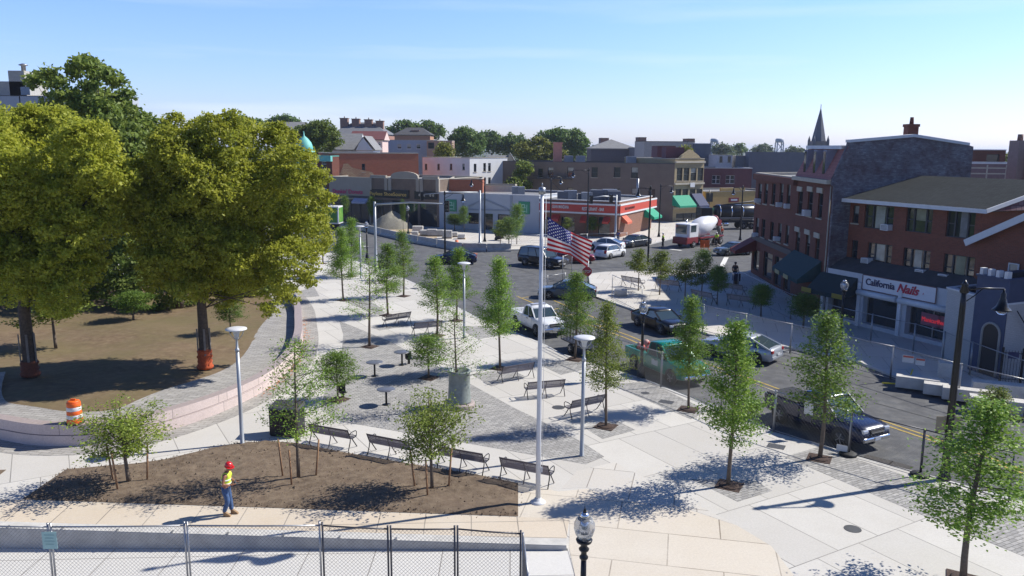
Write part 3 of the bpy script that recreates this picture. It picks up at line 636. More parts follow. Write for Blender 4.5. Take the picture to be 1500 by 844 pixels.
for i in range(NX+1):
    for j in range(NY+1):
        a, c = i/NX, j/NY; tu, tv = lerpc(topc, a); bu, bv = lerpc(botc, a); u, v = bu+(tu-bu)*c, bv+(tv-bv)*c
        dep = FP.y+.0-.35*a+.22*a*math.sin(a*9+c*2.2)+.06*math.sin(a*17-c*3)*a
        q = W(u, v, dep); vs.append((q.x, q.y, q.z)); uvs.append((a*.4/.56 if a < .56 else .4+(a-.56)*.6/.44, c))
for i in range(NX):
    for j in range(NY): k = i*(NY+1)+j; fs.append((k, k+NY+1, k+NY+2, k+1))
me = bpy.data.meshes.new('flag'); me.from_pydata(vs, [], fs); ul = me.uv_layers.new(name='UVMap')
for p in me.polygons:
    p.use_smooth = True
    for li in p.loop_indices: ul.data[li].uv = uvs[me.loops[li].vertex_index]
me.materials.append(m); o = bpy.data.objects.new('flag', me); COL.objects.link(o); tag(o, 'stars and stripes flag flying at half mast from the white pole', 'flag')
sd = o.modifiers.new('thick', 'SOLIDIFY'); sd.thickness = .004
# ================================================================== fences
wire = mat('fence_wire', (.13, .13, .135), .45, .6, var=0)
rail_dark = mat('dark_fence_rail', (.07, .07, .08), .45, .5, var=0)
MESHC = {}
def wires(b, A, B, z0, z1, sp, r):
    A = Vector((A[0], A[1])); B = Vector((B[0], B[1])); L = (B-A).length; d = (B-A)/L; H = z1-z0
    n = Vector((d.y, -d.x))
    for s in (1, -1):
        c = -H if s == 1 else 0
        c0 = -H if s == 1 else 0.0; cmax = L if s == 1 else L+H; c = c0+sp/2
        while c < cmax:
            # line x = c + s*z (z in 0..H)
            za, zb = 0, H
            if s == 1: za = max(0, -c); zb = min(H, L-c)
            else: za = max(0, c-L); zb = min(H, c)
            if zb > za+.01:
                pa, pb = (c+s*za, za), (c+s*zb, zb)
                q = Vector((pb[0]-pa[0], pb[1]-pa[1])).normalized(); w_ = Vector((-q.y, q.x))*r; P = []
                for p in (pa, pb):
                    for o2, dn in ((w_, 0), (-w_*.5, r*.9), (-w_*.5, -r*.9)):
                        x = p[0]+o2.x; z = p[1]+o2.y; P.append((A.x+d.x*x+n.x*dn, A.y+d.y*x+n.y*dn, z0+z))
                b.add(P, [(0, 1, 4, 3), (1, 2, 5, 4), (2, 0, 3, 5)])
            c += sp
def fence_panel(A, B, z, h, label, group, sp=.07, r=.0035, feet=False, rm=None, posts=True, bottom=True, post_ext=.06, z2=None):
    rm = rm or galv; z2 = z if z2 is None else z2
    t = T('chain_link_panel', label, 'fence panel', (A[0], A[1], z), 0, group)
    for P, zz in ((A, z), (B, z2)):
        if posts: b = MB(); b.tube([(P[0], P[1], zz), (P[0], P[1], zz+h+post_ext)], .028, 8); b.build('post', rm, t)
    b = MB(); b.tube([(A[0], A[1], z+h), ((A[0]+B[0])/2, (A[1]+B[1])/2, (z+z2)/2+h-.012), (B[0], B[1], z2+h)], .024, 8); b.build('top_rail', rm, t)
    if bottom: b = MB(); b.tube([(A[0], A[1], z+.08), (B[0], B[1], z2+.08)], .02, 6); b.build('bottom_rail', rm, t)
    b = MB(); wires(b, A, B, (z+z2)/2+.08, (z+z2)/2+h, sp, r); b.build('wire_mesh', wire, t)
    if feet:
        b = MB(); b.lathe([(.34, 0), (.34, .08), (.28, .12), (.05, .14)], (B[0], B[1], z2), 14); b.build('rubber_foot', rubber, t)
    return t
gname = 'chain link panels in front of the forecourt'
FR = [(-40, 770), (72, 772), (272, 770), (470, 770), (570, 775), (668, 775), (765, 782)]
lbs = ['chain link panel leaving the view at the lower left corner', 'wide chain link panel between the pale green notice and the next post', 'wide chain link panel below the worker in the red hard hat', 'narrow dark framed chain link panel just right of the double post', 'narrow dark framed chain link panel in the middle of three below the earth bed', 'narrow dark framed chain link panel at the right corner of the fence line']
FW = [W(u, v, 20.35) for u, v in FR]
for i in range(6):
    a, c = FW[i], FW[i+1]; za, zb = zl(a.x), zl(c.x); hh = 1.83
    fence_panel((a.x+.04, a.y), (c.x-.04, c.y), a.z-hh, hh, lbs[i], gname, .11, .0042, rm=galv if i < 3 else rail_dark, z2=c.z-hh, post_ext=.12 if i < 3 else .1, bottom=False)
c = FW[6]; e = Vector((c.x+.12, 18.2)); fence_panel((c.x+.02, c.y-.05), (e.x, e.y), c.z-1.83, 1.83, 'short chain link panel turning the corner towards the viewer', gname, .11, .004, rm=galv, bottom=False)
q = FW[1]; t = T('fence_notice', 'pale green notice plate wired to the double fence post', 'notice', (q.x, q.y-.06, q.z-.5))
b = MB(); b.box((q.x+.02, q.y-.07, q.z-.36), (.4, .012, .5)); b.build('plate', mat('pale_green_plate', (.3, .47, .45), .5, var=.1), t)
for k in range(4): b = MB(); b.box((q.x+.02, q.y-.078, q.z-.2-.09*k), (.28-.05*(k % 2), .004, .025)); b.build('line', mat('faded_ink', (.2, .33, .33), .6, var=0), t)
# roadside panels on the near kerb
gname = 'temporary chain link panels along the near kerb'
KF = [(868,531),(968,567),(1056,600),(1133,633),(1243,667),(1348,697),(1478,736)]
lbs = ['roadside chain link panel in front of the black sedan', 'roadside chain link panel in front of the green pickup', 'roadside chain link panel between the green pickup and the navy pickup', 'roadside chain link panel with a white plate in front of the navy pickup', 'roadside chain link panel just right of the navy pickup bumper', 'roadside chain link panel behind the tall bell lamp at the right']
for i in range(6):
    a, c = G(*KF[i]), G(*KF[i+1]); fence_panel((a.x+.02, a.y), (c.x-.02, c.y), 0, 1.8, lbs[i], gname, .17, .0014, feet=i in (3, 4), rm=galv if i < 4 else rail_dark)
for u, v, z0, w_, h_, lb in [(1182, 640, 1.02, .36, .62, 'white blank plate hung on the roadside panel at the navy pickup door'), (1233, 664, .12, .42, .26, 'small white plate low on the roadside panel at the navy pickup wheel')]:
    p = G(u, v); b = MB(); b.box((p.x-.05, p.y-.1, z0+h_/2), (w_, .012, h_), rz=-.63); tag(b.build('fence_plate', white_paint), lb, 'plate')
gname = 'chain link panels on the pavement across the road'
def run(pts, lbs, g, h=1.8, sp=.16, r=.0012, feet=False):
    for i in range(len(pts)-1):
        a, c = G(*pts[i]), G(*pts[i+1]); fence_panel((a.x+.02, a.y), (c.x-.02, c.y), .0, h, lbs[i], g, sp, r, feet)
run([(1029,486),(1091,501),(1157,518),(1232,537),(1304,556),(1403,586),(1500,613)], ['kerbside mesh panel across the road nearest the black sedan', 'kerbside mesh panel across the road above the silver sedan roof', 'kerbside mesh panel across the road just right of the silver sedan', 'kerbside mesh panel across the road before the nail salon window', 'kerbside mesh panel across the road with the hazard tape below it', 'kerbside mesh panel across the road right of the tall bell lamp'], gname)
run([(1080,428),(1158,468),(1232,491),(1275,502),(1337,518),(1380,532),(1420,549),(1500,582)], ['mesh panel against the brick block by the red awning', 'mesh panel before the dark green awning', 'mesh panel before the dark awning of the nail salon row', 'mesh panel before the left bay of the nail salon', 'mesh panel before the white post of the nail salon', 'mesh panel before the red letter shop window', 'mesh panel before the dark blue doorway'], gname)
run([(749,361),(805,359),(860,358),(918,356)], ['mesh panel before the red restaurant, its left end', 'mesh panel before the middle of the red restaurant', 'mesh panel before the restaurant corner where a person walks'], 'mesh panels before the restaurant', 1.3)
run([(896,437),(940,459)], ['mesh panel standing at the near edge of the island by the round block'], gname, 1.9)
p1 = G(824, 410); p2 = G(831, 398); fence_panel((p1.x, p1.y), (p1.x+1.0, p1.y+2.2), -.12, 2.3, 'mesh panel standing edge on in the road by the stop sign', gname, .16, .005)
p1 = G(802, 424); fence_panel((p1.x, p1.y), (p1.x+1.6, p1.y+1.5), -.12, 1.3, 'low mesh panel leaning by the grey sedan in the road', gname, .16, .005)
# hazard tape and notice on the far fence
p = G(1318, 553); t = T('danger_notice', 'white notice with a red band hung on the far kerbside fence', 'notice', (p.x, p.y-.1, .9))
b = MB(); b.box((p.x+.3, p.y-.1, 1.05), (.55, .02, .4), rz=-.5); b.box((p.x+.85, p.y-.3, .95), (.45, .02, .38), rz=-.5); b.build('plate', white_paint, t)
b = MB(); b.box((p.x+.3, p.y-.115, 1.17), (.5, .012, .1), rz=-.5); b.box((p.x+.85, p.y-.315, 1.07), (.42, .012, .1), rz=-.5); b.build('red_band', mat('red_band', (.5, .05, .03), .6, var=0), t)
a = W(1337, 541, G(1325, 562).y); c = G(1320, 563, .02); b = MB(); mid = (a+c)/2; b.tube([a, (mid.x+.1, mid.y, mid.z-.25), c, (c.x-.9, c.y+.2, .03)], .04, 6); tag(b.build('hazard_tape', mat('yellow_tape', (.75, .6, .03), .5, var=0)), 'yellow tape hanging from the far kerbside fence to the ground', 'tape')
# stop sign
p = G(861, 429); t = T('stop_sign', 'red octagonal stop sign at the tip of the island', 'road sign', (p.x, p.y, 0)); R8 = .42
b = MB(); b.tube([(p.x, p.y+.05, 0), (p.x, p.y+.05, 2.7)], .035, 8); b.build('post', galv, t)
octo = [(R8*math.cos(math.pi/8+k*math.pi/4), R8*math.sin(math.pi/8+k*math.pi/4)) for k in range(8)]
q = W(860, 398, p.y-.02); b = MB(); b.add([(q.x+x, p.y-.02, q.z+z) for x, z in octo]+[(q.x+x, p.y+.0, q.z+z) for x, z in octo], [tuple(range(8)), tuple(range(15, 7, -1))]+[(k, k+8, (k+1) % 8+8, (k+1) % 8) for k in range(8)]); b.build('plate', mat('stop_red', (.42, .02, .03), .5, var=0), t)
text(t, 'lettering', 'STOP', .34, (q.x, p.y-.035, q.z), (1, 0), white_paint, width=.62)
# concrete jersey barriers round the far works
JB = [(523,334),(559,343),(593,351),(613,355),(641,360),(678,366),(713,367),(749,367)]
lbj = ['long concrete barrier nearest the box truck', 'long concrete barrier below the grey heap', 'short concrete barrier behind the leafy trees', 'concrete barrier behind the black bell lamp post', 'concrete barrier beside the orange cone', 'concrete barrier below the bank front', 'last concrete barrier before the twin trees']
for i in range(7):
    a, c = G(*JB[i]), G(*JB[i+1]); d = (c-a).normalized(); a = a+d*.05; c = c-d*.05; nn = Vector((-d.y, d.x, 0)); b = MB()
    pr = [(-.3, -.12), (.3, -.12), (.3, .06), (.12, .3), (.09, .8), (-.09, .8), (-.12, .3), (-.3, .06)]
    b.loft([[a+nn*x+Vector((0, 0, z)) for x, z in pr], [c+nn*x+Vector((0, 0, z)) for x, z in pr]]); tag(b.build('concrete_barrier', conc_grey), lbj[i], 'barrier', 'concrete barriers round the far pavement works')
# heap, stacked paving, cone
def heap(name, c, rx, ry, h, m, lb, cat, n=40):
    b = MB(); rings = 14
    for i in range(rings+1):
        for k in range(n):
            w_ = 2*math.pi*k/n; r = i/rings; z = h*(1-r**1.6)*(1+.08*math.sin(3*w_+r*5))+rnd.uniform(-.06, .06)*h*.5*(r > 0)*(r < 1); s = 1+.06*math.sin(2*w_+1)+rnd.uniform(-.015, .015)
            b.v.append((c[0]+rx*r*s*math.cos(w_), c[1]+ry*r*s*math.sin(w_), c[2]+max(-.05, z if r < 1 else -.05)))
    for i in range(rings):
        for k in range(n): b.f.append([i*n+k, (i+1)*n+k, (i+1)*n+(k+1) % n, i*n+(k+1) % n]); b.m.append(0); b.sm.append(True)
    return tag(b.build(name, m), lb, cat)
p = G(571, 336); heap('gravel_heap', (p.x, p.y+2, 0), 3.2, 3.0, 2.35, groundmat('gravel', [(.23, .22, .18), (.17, .16, .13), (.3, .28, .23)], [1.2, 9], bump=1), 'tall grey gravel heap behind the concrete barriers', 'gravel heap')
STK = [(612,341,1.5,.8),(622,345,1.2,.6),(633,346,1.3,.8),(645,346,1.4,.7),(655,349,1.3,.9),(664,347,1.2,.5),(676,350,1.0,.5),(608,346,.9,.5)]
slb = ['highest pallet of paving stones right of the gravel heap', 'pallet of paving stones second from the gravel heap', 'pallet of grey paving stones behind the barriers', 'pale pallet of paving left of the black bell lamp post', 'pale pallet of paving right of the black bell lamp post', 'low pallet of paving nearest the bank window', 'lowest pallet of paving by the signal mast foot', 'small pallet of paving against the barriers near the heap']
for (u, v, w_, h), lb in zip(STK, slb):
    p = G(u, v); t = T('paving_pallet', lb, 'pallet', (p.x, p.y, 0), 0, 'pallets of paving behind the barriers'); b = MB()
    b.box((p.x, p.y, .07), (w_, 1, .14)); b.build('pallet', mat('pallet_wood', (.3, .22, .13), .9), t); b = MB(); hh = h; nz_ = max(2, int(h/.2))
    for k in range(nz_): b.box((p.x+rnd.uniform(-.04, .04), p.y, .15+hh/nz_*(k+.5)), (w_*.96, .95, hh/nz_-.02))
    b.build('stones', conc_plain if rnd.random() < .5 else conc_grey, t)
p = G(669, 364, -.12); t = T('traffic_cone', 'orange drum before the concrete barriers in the road', 'cone', (p.x, p.y, -.12)); b = MB(); b.lathe([(.34, 0), (.34, .06), (.28, .07), (.24, .5), (.2, 1.0), (.001, 1.02)], n=14); b.build('body', org, t, world=False); b = MB(); b.lathe([(.268, .25), (.254, .42)], n=14); b.build('stripe', white_paint, t, world=False)
# loose kerb blocks on the right
BLK = [(1346,571,2.0,.55,.6,'long pale kerb block stack at the far kerb under the fence'),(1373,579,1.1,.6,.55,'short pale kerb block right of the long stack'),(1390,553,.9,.8,.8,'square pale concrete block behind the kerb block stack'),(1420,589,2.2,.6,.6,'blue shaded granite block right of the tall bell lamp'),(1470,583,2.6,.7,.7,'long shaded granite block before the iron fence'),(1480,607,3.2,.7,.65,'long granite block at the right edge nearest the road')]
for u, v, l_, d_, h, lb in BLK:
    p = G(u, v); b = MB(); R0 = rnd.uniform(-.05, .05)-.45; b.box((p.x, p.y+.2, h/2), (l_, d_, h), rz=R0); o = tag(b.build('kerb_block', conc_plain), lb, 'stone block', 'loose stone blocks at the far kerb'); bevel(o, .02)
# ================================================================== buildings
brick = brickmat('red_brick', (.25, .074, .042), (.19, .055, .032), (.17, .12, .1), .22, .075, .008, stain=.35)
brick_far = brickmat('far_red_brick', (.42, .12, .06), (.35, .1, .05), (.26, .16, .12), .4, .14, .012, stain=.3, stain_col=(.32, .17, .1))
brick_rust = brickmat('restaurant_brick', (.27, .13, .085), (.22, .1, .065), (.2, .15, .12), .4, .14, .012, stain=.3)
brick_dk = brickmat('dark_brick', (.19, .06, .04), (.14, .046, .032), (.12, .085, .07), .25, .08, .008, stain=.4)
brick_paint = brickmat('grey_painted_brick', (.25, .25, .275), (.13, .13, .15), (.14, .13, .14), .3, .1, .01, stain=.9, sscale=.8, stain_col=(.085, .05, .05))
tanb = brickmat('tan_brick', (.42, .34, .2), (.37, .29, .17), (.3, .24, .15), .4, .14, .01, stain=.25)
yellowb = brickmat('yellow_brick', (.56, .38, .14), (.5, .34, .12), (.4, .28, .12), .4, .14, .01, stain=.25)
brownst = mat('brown_stucco', (.17, .135, .11), .9, var=.1, scale=.6); stucco_w = mat('white_stucco', (.68, .68, .67), .85, var=.06, scale=.6)
greyst = mat('grey_stucco', (.4, .43, .47), .85, var=.06, scale=.6); tanst = mat('tan_panel', (.33, .29, .235), .8, var=.06, scale=.6)
maroon = mat('maroon_cladding', (.13, .045, .055), .8, var=.12, scale=.8); slate = mat('slate_blue', (.12, .13, .155), .7, var=.1, scale=.6)
roof_g = mat('grey_roof', (.2, .2, .2), .9, var=.15, scale=1.5); roof_d = mat('dark_roof', (.06, .06, .065), .9, var=.2, scale=1.5)
shingle = brickmat('shingles', (.05, .056, .058), (.038, .042, .044), (.03, .03, .03), .3, .16, .012, stain=.25)
shingle.node_tree.nodes['Principled BSDF'].inputs['Specular IOR Level'].default_value = .03; shingle.node_tree.nodes['Principled BSDF'].inputs['Roughness'].default_value = 1
shing_g = brickmat('grey_shingles', (.19, .195, .205), (.15, .155, .165), (.1, .1, .1), .45, .25, .02, stain=.2)
trim_w = mat('white_trim', (.62, .62, .62), .6, var=.05); trim_d = mat('dark_trim', (.05, .05, .055), .6, var=0); trim_s = mat('stone_trim', (.42, .38, .3), .8, var=.1, scale=3)
verd = mat('copper_verdigris', (.14, .46, .4), .6, var=.12, scale=2)
def wall_holes(b, A, d, W_, z0, z1, holes, depth=.2, m=0, mr=0):
    n = Vector((d[1], -d[0])); P = lambda x, z, k=0.: (A[0]+d[0]*x-n.x*k, A[1]+d[1]*x-n.y*k, z)
    hs = [(max(.02, h[0]), min(W_-.02, h[1]), max(z0+.02, h[2]), min(z1-.02, h[3])) for h in holes]
    hs = [h for h in hs if h[1] > h[0]+.05 and h[3] > h[2]+.05]
    xs = sorted({0, W_, *[h[0] for h in hs], *[h[1] for h in hs]}); zs = sorted({z0, z1, *[h[2] for h in hs], *[h[3] for h in hs]})
    for i in range(len(xs)-1):
        for j in range(len(zs)-1):
            cx, cz = (xs[i]+xs[i+1])/2, (zs[j]+zs[j+1])/2
            if any(h[0] < cx < h[1] and h[2] < cz < h[3] for h in hs): continue
            b.quad(P(xs[i], zs[j]), P(xs[i+1], zs[j]), P(xs[i+1], zs[j+1]), P(xs[i], zs[j+1]), m)
    for h in hs:
        a = [(h[0], h[2]), (h[1], h[2]), (h[1], h[3]), (h[0], h[3])]
        for k in range(4): p, q = a[k], a[(k+1) % 4]; b.quad(P(*p), P(*q), P(*q, depth), P(*p, depth), mr)
    return hs
def window(parent, A, d, h, style='dark', depth=.2, name='window'):
    n = Vector((d[1], -d[0])); x0, x1, z0, z1 = h; rz = math.atan2(d[1], d[0])
    P = lambda x, z, k: (A[0]+d[0]*x-n.x*k, A[1]+d[1]*x-n.y*k, z)
    fm = {'dark': trim_d, 'white': trim_w, 'triple': trim_d, 'shop': trim_d, 'tan': trim_s, 'pair': trim_w, 'steel': galv}[style]; b = MB(); t = .055
    w_, hh = x1-x0, z1-z0; cx, cz = (x0+x1)/2, (z0+z1)/2; k = depth-.05
    def bar(xa, xb, za, zb): b.box(P((xa+xb)/2, (za+zb)/2, k), (xb-xa, .07, zb-za), rz=rz)
    bar(x0, x0+t, z0, z1); bar(x1-t, x1, z0, z1); bar(x0+t, x1-t, z0, z0+t); bar(x0+t, x1-t, z1-t, z1)
    if style in ('dark', 'white', 'tan'): bar(x0+t, x1-t, cz-.03, cz+.03)
    if style == 'pair': bar(cx-.06, cx+.06, z0+t, z1-t); bar(x0+t, cx-.06, cz-.03, cz+.03); bar(cx+.06, x1-t, cz-.03, cz+.03)
    if style == 'triple':
        for f in (.27, .73): bar(x0+w_*f-.05, x0+w_*f+.05, z0+t, z1-t)
        bar(x0+t, x0+w_*.27-.05, cz-.03, cz+.03); bar(x0+w_*.73+.05, x1-t, cz-.03, cz+.03)
    if style in ('shop', 'steel'):
        nn = max(1, int(w_/1.6))
        for i in range(1, nn): bar(x0+w_*i/nn-.03, x0+w_*i/nn+.03, z0+t, z1-t)
        if hh > 2: bar(x0+t, x1-t, z1-.62, z1-.56)
    f = b.build(name, fm, parent); b = MB(); b.box(P(cx, cz, depth-.0), (w_, .02, hh), rz=rz)
    b.build('pane', glass if style != 'triple' else glass, f)
    if style in ('white', 'tan') or (style == 'dark' and rnd.random() < .35):
        b = MB(); zz = z1-hh*rnd.uniform(.25, .55); b.box(P(cx, (zz+z1-t)/2, depth-.025), (w_-2.2*t, .012, z1-t-zz), rz=rz); b.build('blind', glass_pale, f)
    if style == 'triple':
        b = MB(); zz = z0+t+hh*rnd.choice((0, .0, .25, .45)); b.box(P(cx+w_*rnd.choice((0, 0, -.06, .08)), (zz+z1-t)/2, depth-.02), (w_*rnd.uniform(.26, .44), .012, z1-t-zz), rz=rz); b.build('reflection_strip', rnd.choice((glass_pale, mat('olive_reflection', (.2, .21, .14), .3, var=.3, scale=1.5), mat('grey_reflection', (.17, .18, .19), .3, var=.3, scale=2))), f)  # pale, olive and grey strips painted to stand in for pane reflections
    if style in ('white', 'dark', 'tan', 'pair'):
        b = MB(); b.box(P(cx, z0-.05, -.03), (w_+.16, .12, .09), rz=rz); b.build('sill', trim_s if style != 'white' else trim_w, f)
    return f
def block(name, lb, cat, A, B, depth, z1, wm, rm=None, front=[], right=[], left=[], style='dark', par=.45, z0=-.2, cap=None, group=None, rdir=None, uvw=None, backz=None):
    """a building from its front wall A to B (seen left to right), depth metres deep; window lists are photo rectangles"""
    A = Vector(A); B = Vector(B); d = unit(A, B); n = Vector((d.y, -d.x)); back = Vector(rdir)*depth if rdir else -n*depth
    t = T(name, lb, cat, ((A.x+B.x)/2, (A.y+B.y)/2, 0), 0, group); W_ = (B-A).length; b = MB()
    C, D = B+back, A+back; wins = []
    for P, Q, L in ((A, B, front), (B, C, right), (D, A, left)):
        dd = unit(P, Q); hs = []
        for r in L:
            st = r[4] if len(r) > 4 else style
            (xa, za), (xb, zb) = onwall(P, dd, r[0], r[3]), onwall(P, dd, r[2], r[1])
            (xc, zc), (xd, zd) = onwall(P, dd, r[0], r[1]), onwall(P, dd, r[2], r[3])
            x0, x1 = sorted(((xa+xc)/2, (xb+xd)/2)); hs.append(((x0, x1, (za+zd)/2, (zb+zc)/2), st))
        ok = []
        for h, st in hs:
            hh = wall_holes(MB(), P, dd, (Q-P).length, z0, z1, [h])
            if hh: ok.append((hh[0], st))
        wall_holes(b, P, dd, (Q-P).length, z0, z1, [h for h, _ in ok]); wins += [(P, dd, h, st) for h, st in ok]
    wall_holes(b, C, unit(C, D), (D-C).length, z0, z1, [])
    b.build('wall', wm, t)
    for P, dd, h, st in wins: window(t, P, dd, h, st)
    b = MB(); i_ = .25
    q = [A+(-n*i_+d*i_), B+(-n*i_-d*i_), C+(n*i_-d*i_), D+(n*i_+d*i_)]
    zr = z1-par; b.add([(p.x, p.y, zr) for p in q], [(0, 1, 2, 3)])
    o4 = [A, B, C, D]
    for k in range(4):
        p, r = q[k], q[(k+1) % 4]; b.quad((r.x, r.y, zr), (p.x, p.y, zr), (p.x, p.y, z1), (r.x, r.y, z1))
    b.build('roof', rm or roof_g, t)
    b = MB()
    for k in range(4):
        p, r, pi, ri = o4[k], o4[(k+1) % 4], q[k], q[(k+1) % 4]; ov = .08
        cen = (A+B+C+D)/4; p = p+(p-cen).normalized()*ov; r = r+(r-cen).normalized()*ov; pi = pi-(pi-cen).normalized()*-.0; 
        b.add([(p.x, p.y, z1), (r.x, r.y, z1), (ri.x, ri.y, z1), (pi.x, pi.y, z1), (p.x, p.y, z1+.1), (r.x, r.y, z1+.1), (ri.x, ri.y, z1+.1), (pi.x, pi.y, z1+.1)], [(4, 5, 6, 7), (0, 1, 5, 4), (2, 3, 7, 6), (1, 0, 3, 2)])
    b.build('coping', cap or trim_s, t)
    t['w'] = 0; del t['w']
    return t, d, n
def far(name, lb, u0, u1, vt, Y, depth, wm, rm=None, cat='building', **k):
    a = W(u0, vt, Y); c = W(u1, vt, Y); return block(name, lb, cat, (a.x, Y), (c.x, Y), depth, (a.z+c.z)/2-.1, wm, rm, z0=-1.2, **k)
def gable(parent, A, B, z, rise, depth, m, over=.4, ax=True, name='roof', wallm=None, hip=0.):
    """gable roof on the rectangle A-B x depth; ridge along A-B if ax"""
    A = Vector(A); B = Vector(B); d = unit(A, B); n = Vector((d.y, -d.x)); A0 = A-d*over+n*over; B0 = B+d*over+n*over; C0 = B0-n*(depth+2*over); D0 = A0-n*(depth+2*over); th = Vector((0, 0, .14))
    b = MB(); p3 = lambda v, zz: Vector((v.x, v.y, zz))
    if ax: r0, r1 = (A0+D0)/2+d*hip, (B0+C0)/2-d*hip; F = [[p3(A0, z), p3(B0, z), p3(r1, z+rise), p3(r0, z+rise)], [p3(C0, z), p3(D0, z), p3(r0, z+rise), p3(r1, z+rise)]]; E = [[p3(B0, z), p3(C0, z), p3(r1, z+rise)], [p3(D0, z), p3(A0, z), p3(r0, z+rise)]]
    else: r0, r1 = (A0+B0)/2-n*hip, (C0+D0)/2+n*hip; F = [[p3(B0, z), p3(C0, z), p3(r1, z+rise), p3(r0, z+rise)], [p3(D0, z), p3(A0, z), p3(r0, z+rise), p3(r1, z+rise)]]; E = [[p3(A0, z), p3(B0, z), p3(r0, z+rise)], [p3(C0, z), p3(D0, z), p3(r1, z+rise)]]
    for f in F: b.add([p+th for p in f]+f, [(0, 1, 2, 3), (7, 6, 5, 4), (0, 4, 5, 1), (1, 5, 6, 2), (2, 6, 7, 3), (3, 7, 4, 0)])
    if hip:
        for f in E: b.add([p+th for p in f], [(0, 1, 2)])
    o = b.build(name, m, parent)
    if not hip and wallm:
        for f in E: b = MB(); c = sum(f, Vector())/3; b.add([p+(Vector((c.x, c.y, p.z))-p).normalized()*over*.95 for p in f], [(0, 1, 2)]); b.build('gable_end', wallm, parent)
    return o
def chimney(parent, x, y, z0, z1, w_, m, name='chimney', pots=1):
    b = MB(); b.box((x, y, (z0+z1)/2), (w_, w_, z1-z0)); b.box((x, y, z1-.1), (w_*1.15, w_*1.15, .2)); 
    for k in range(pots): b.lathe([(.16, z1), (.13, z1+.5)], (x+(k-(pots-1)/2)*.5, y, 0), 8)
    return b.build(name, m, parent)
def unit_box(parent, name, c, s, m, rz=0): b = MB(); b.box(c, s, rz=rz); return bevel(b.build(name, m, parent), .02)
def awning(parent, A, d, x0, x1, z0, z1, out, m, name='awning', val=.3):
    n = Vector((d[1], -d[0])); P = lambda x, z, k: (A[0]+d[0]*x+n.x*k, A[1]+d[1]*x+n.y*k, z); b = MB()
    b.add([P(x0, z1, .03), P(x1, z1, .03), P(x1, z0+val, out), P(x0, z0+val, out), P(x0, z0, out), P(x1, z0, out), P(x0, z0+val, .03), P(x1, z0+val, .03)], [(3, 2, 1, 0), (4, 5, 2, 3), (0, 6, 3), (1, 2, 7), (6, 4, 3), (7, 2, 5)])
    o = b.build(name, m, parent); s = o.modifiers.new('thick', 'SOLIDIFY'); s.thickness = .03; return o
def ac_unit(parent, A, d, u, v, s=.6):
    x, z = onwall(A, d, u, v); n = Vector((d[1], -d[0])); b = MB(); b.box((A[0]+d[0]*x+n.x*.15, A[1]+d[1]*x+n.y*.15, z), (s, .5, s*.65), rz=math.atan2(d[1], d[0]))
    for k in range(4): b.box((A[0]+d[0]*x+n.x*.41, A[1]+d[1]*x+n.y*.41, z-s*.2+k*s*.13), (s*.8, .02, .03), rz=math.atan2(d[1], d[0]), m=1)
    return b.build('air_conditioner', [trim_w, trim_d], parent)
# ------------------------------------------------------------------ brick block at the right
f_ = Vector((.414, -.91)).normalized(); fn = Vector((f_.y, -f_.x)); S0 = Vector((22.6, 56.8)); A1 = S0-fn*1.5; 
Bx = onwall(A1, f_, 1438, 330)[0]; B1 = A1+f_*Bx
ze = onwall(A1, f_, 1340, 303)[1]
t1, d, n = block('nail_salon_building', 'red brick house with white shop signs along its ground floor and a grey shingle roof', 'building', A1, B1, 12.2, ze, brick, roof_g, front=[
    (1266,301,1309,336,'triple'), (1327,305,1366,341,'triple'), (1386,309,1428,349,'triple'), (1270,357,1306,392,'triple'), (1322,365,1362,403,'triple'), (1381,374,1427,414,'triple'),
    (1249,301,1258,327), (1247,352,1256,382)], par=.05, cap=trim_d)
zr = 1.55
gable(t1, A1, B1, ze+.12, zr, 12.2, shingle, .75, True, 'gable_roof', brickmat('wall_shingles', (.13, .05, .06), (.2, .13, .14), (.08, .04, .05), .5, .4, .03, stain=.2))
b = MB(); p, q = A1-f_*.75+fn*.77, B1+f_*.75+fn*.77; b.beam((p.x, p.y, ze+.12), (q.x, q.y, ze+.12), .05, .25)
r0 = q; r1 = B1+f_*.77-fn*6.1; b.beam((r0.x, r0.y, ze+.14), (r1.x, r1.y, ze+.14+zr), .05, .25); b.build('eave_trim', trim_w, t1)
for u, v in [(1301,333),(1272,382),(1352,399),(1386,406)]: ac_unit(t1, A1, f_, u, v, .62)
# right wing with its own gable
Wl = 11; A3 = B1+fn*.12; zE = onwall(A3, f_, 1434, 352)[1]; zP = zE+3.0
poly = [(0, 0), (Wl, 0), (Wl, zE), (Wl/2, zP), (0, zE)]; b = MB(); b.add([(A3.x+f_.x*x, A3.y+f_.y*x, z) for x, z in poly]+[(A3.x+f_.x*x-fn.x*6, A3.y+f_.y*x-fn.y*6, z) for x, z in poly], [(0, 1, 2, 3, 4), (5, 9, 8, 7, 6), (0, 5, 6, 1), (1, 6, 7, 2), (4, 9, 5, 0)]); b.build('wing_wall', brick, t1)
b = MB()
for (xa, za, xb, zb) in ((-.5, zE-.25, Wl/2, zP), (Wl/2, zP, Wl+.5, zE-.25)):
    a = Vector((A3.x+f_.x*xa+fn.x*.5, A3.y+f_.y*xa+fn.y*.5, za)); c = Vector((A3.x+f_.x*xb+fn.x*.5, A3.y+f_.y*xb+fn.y*.5, zb)); e = Vector((-fn.x, -fn.y, 0))*6.4; h = Vector((0, 0, .18))
    b.add([a+h, c+h, c+e+h, a+e+h, a, c, c+e, a+e], [(0, 1, 2, 3), (7, 6, 5, 4), (0, 4, 5, 1), (3, 2, 6, 7), (0, 3, 7, 4), (1, 5, 6, 2)])
b.build('wing_roof', shing_g, t1)
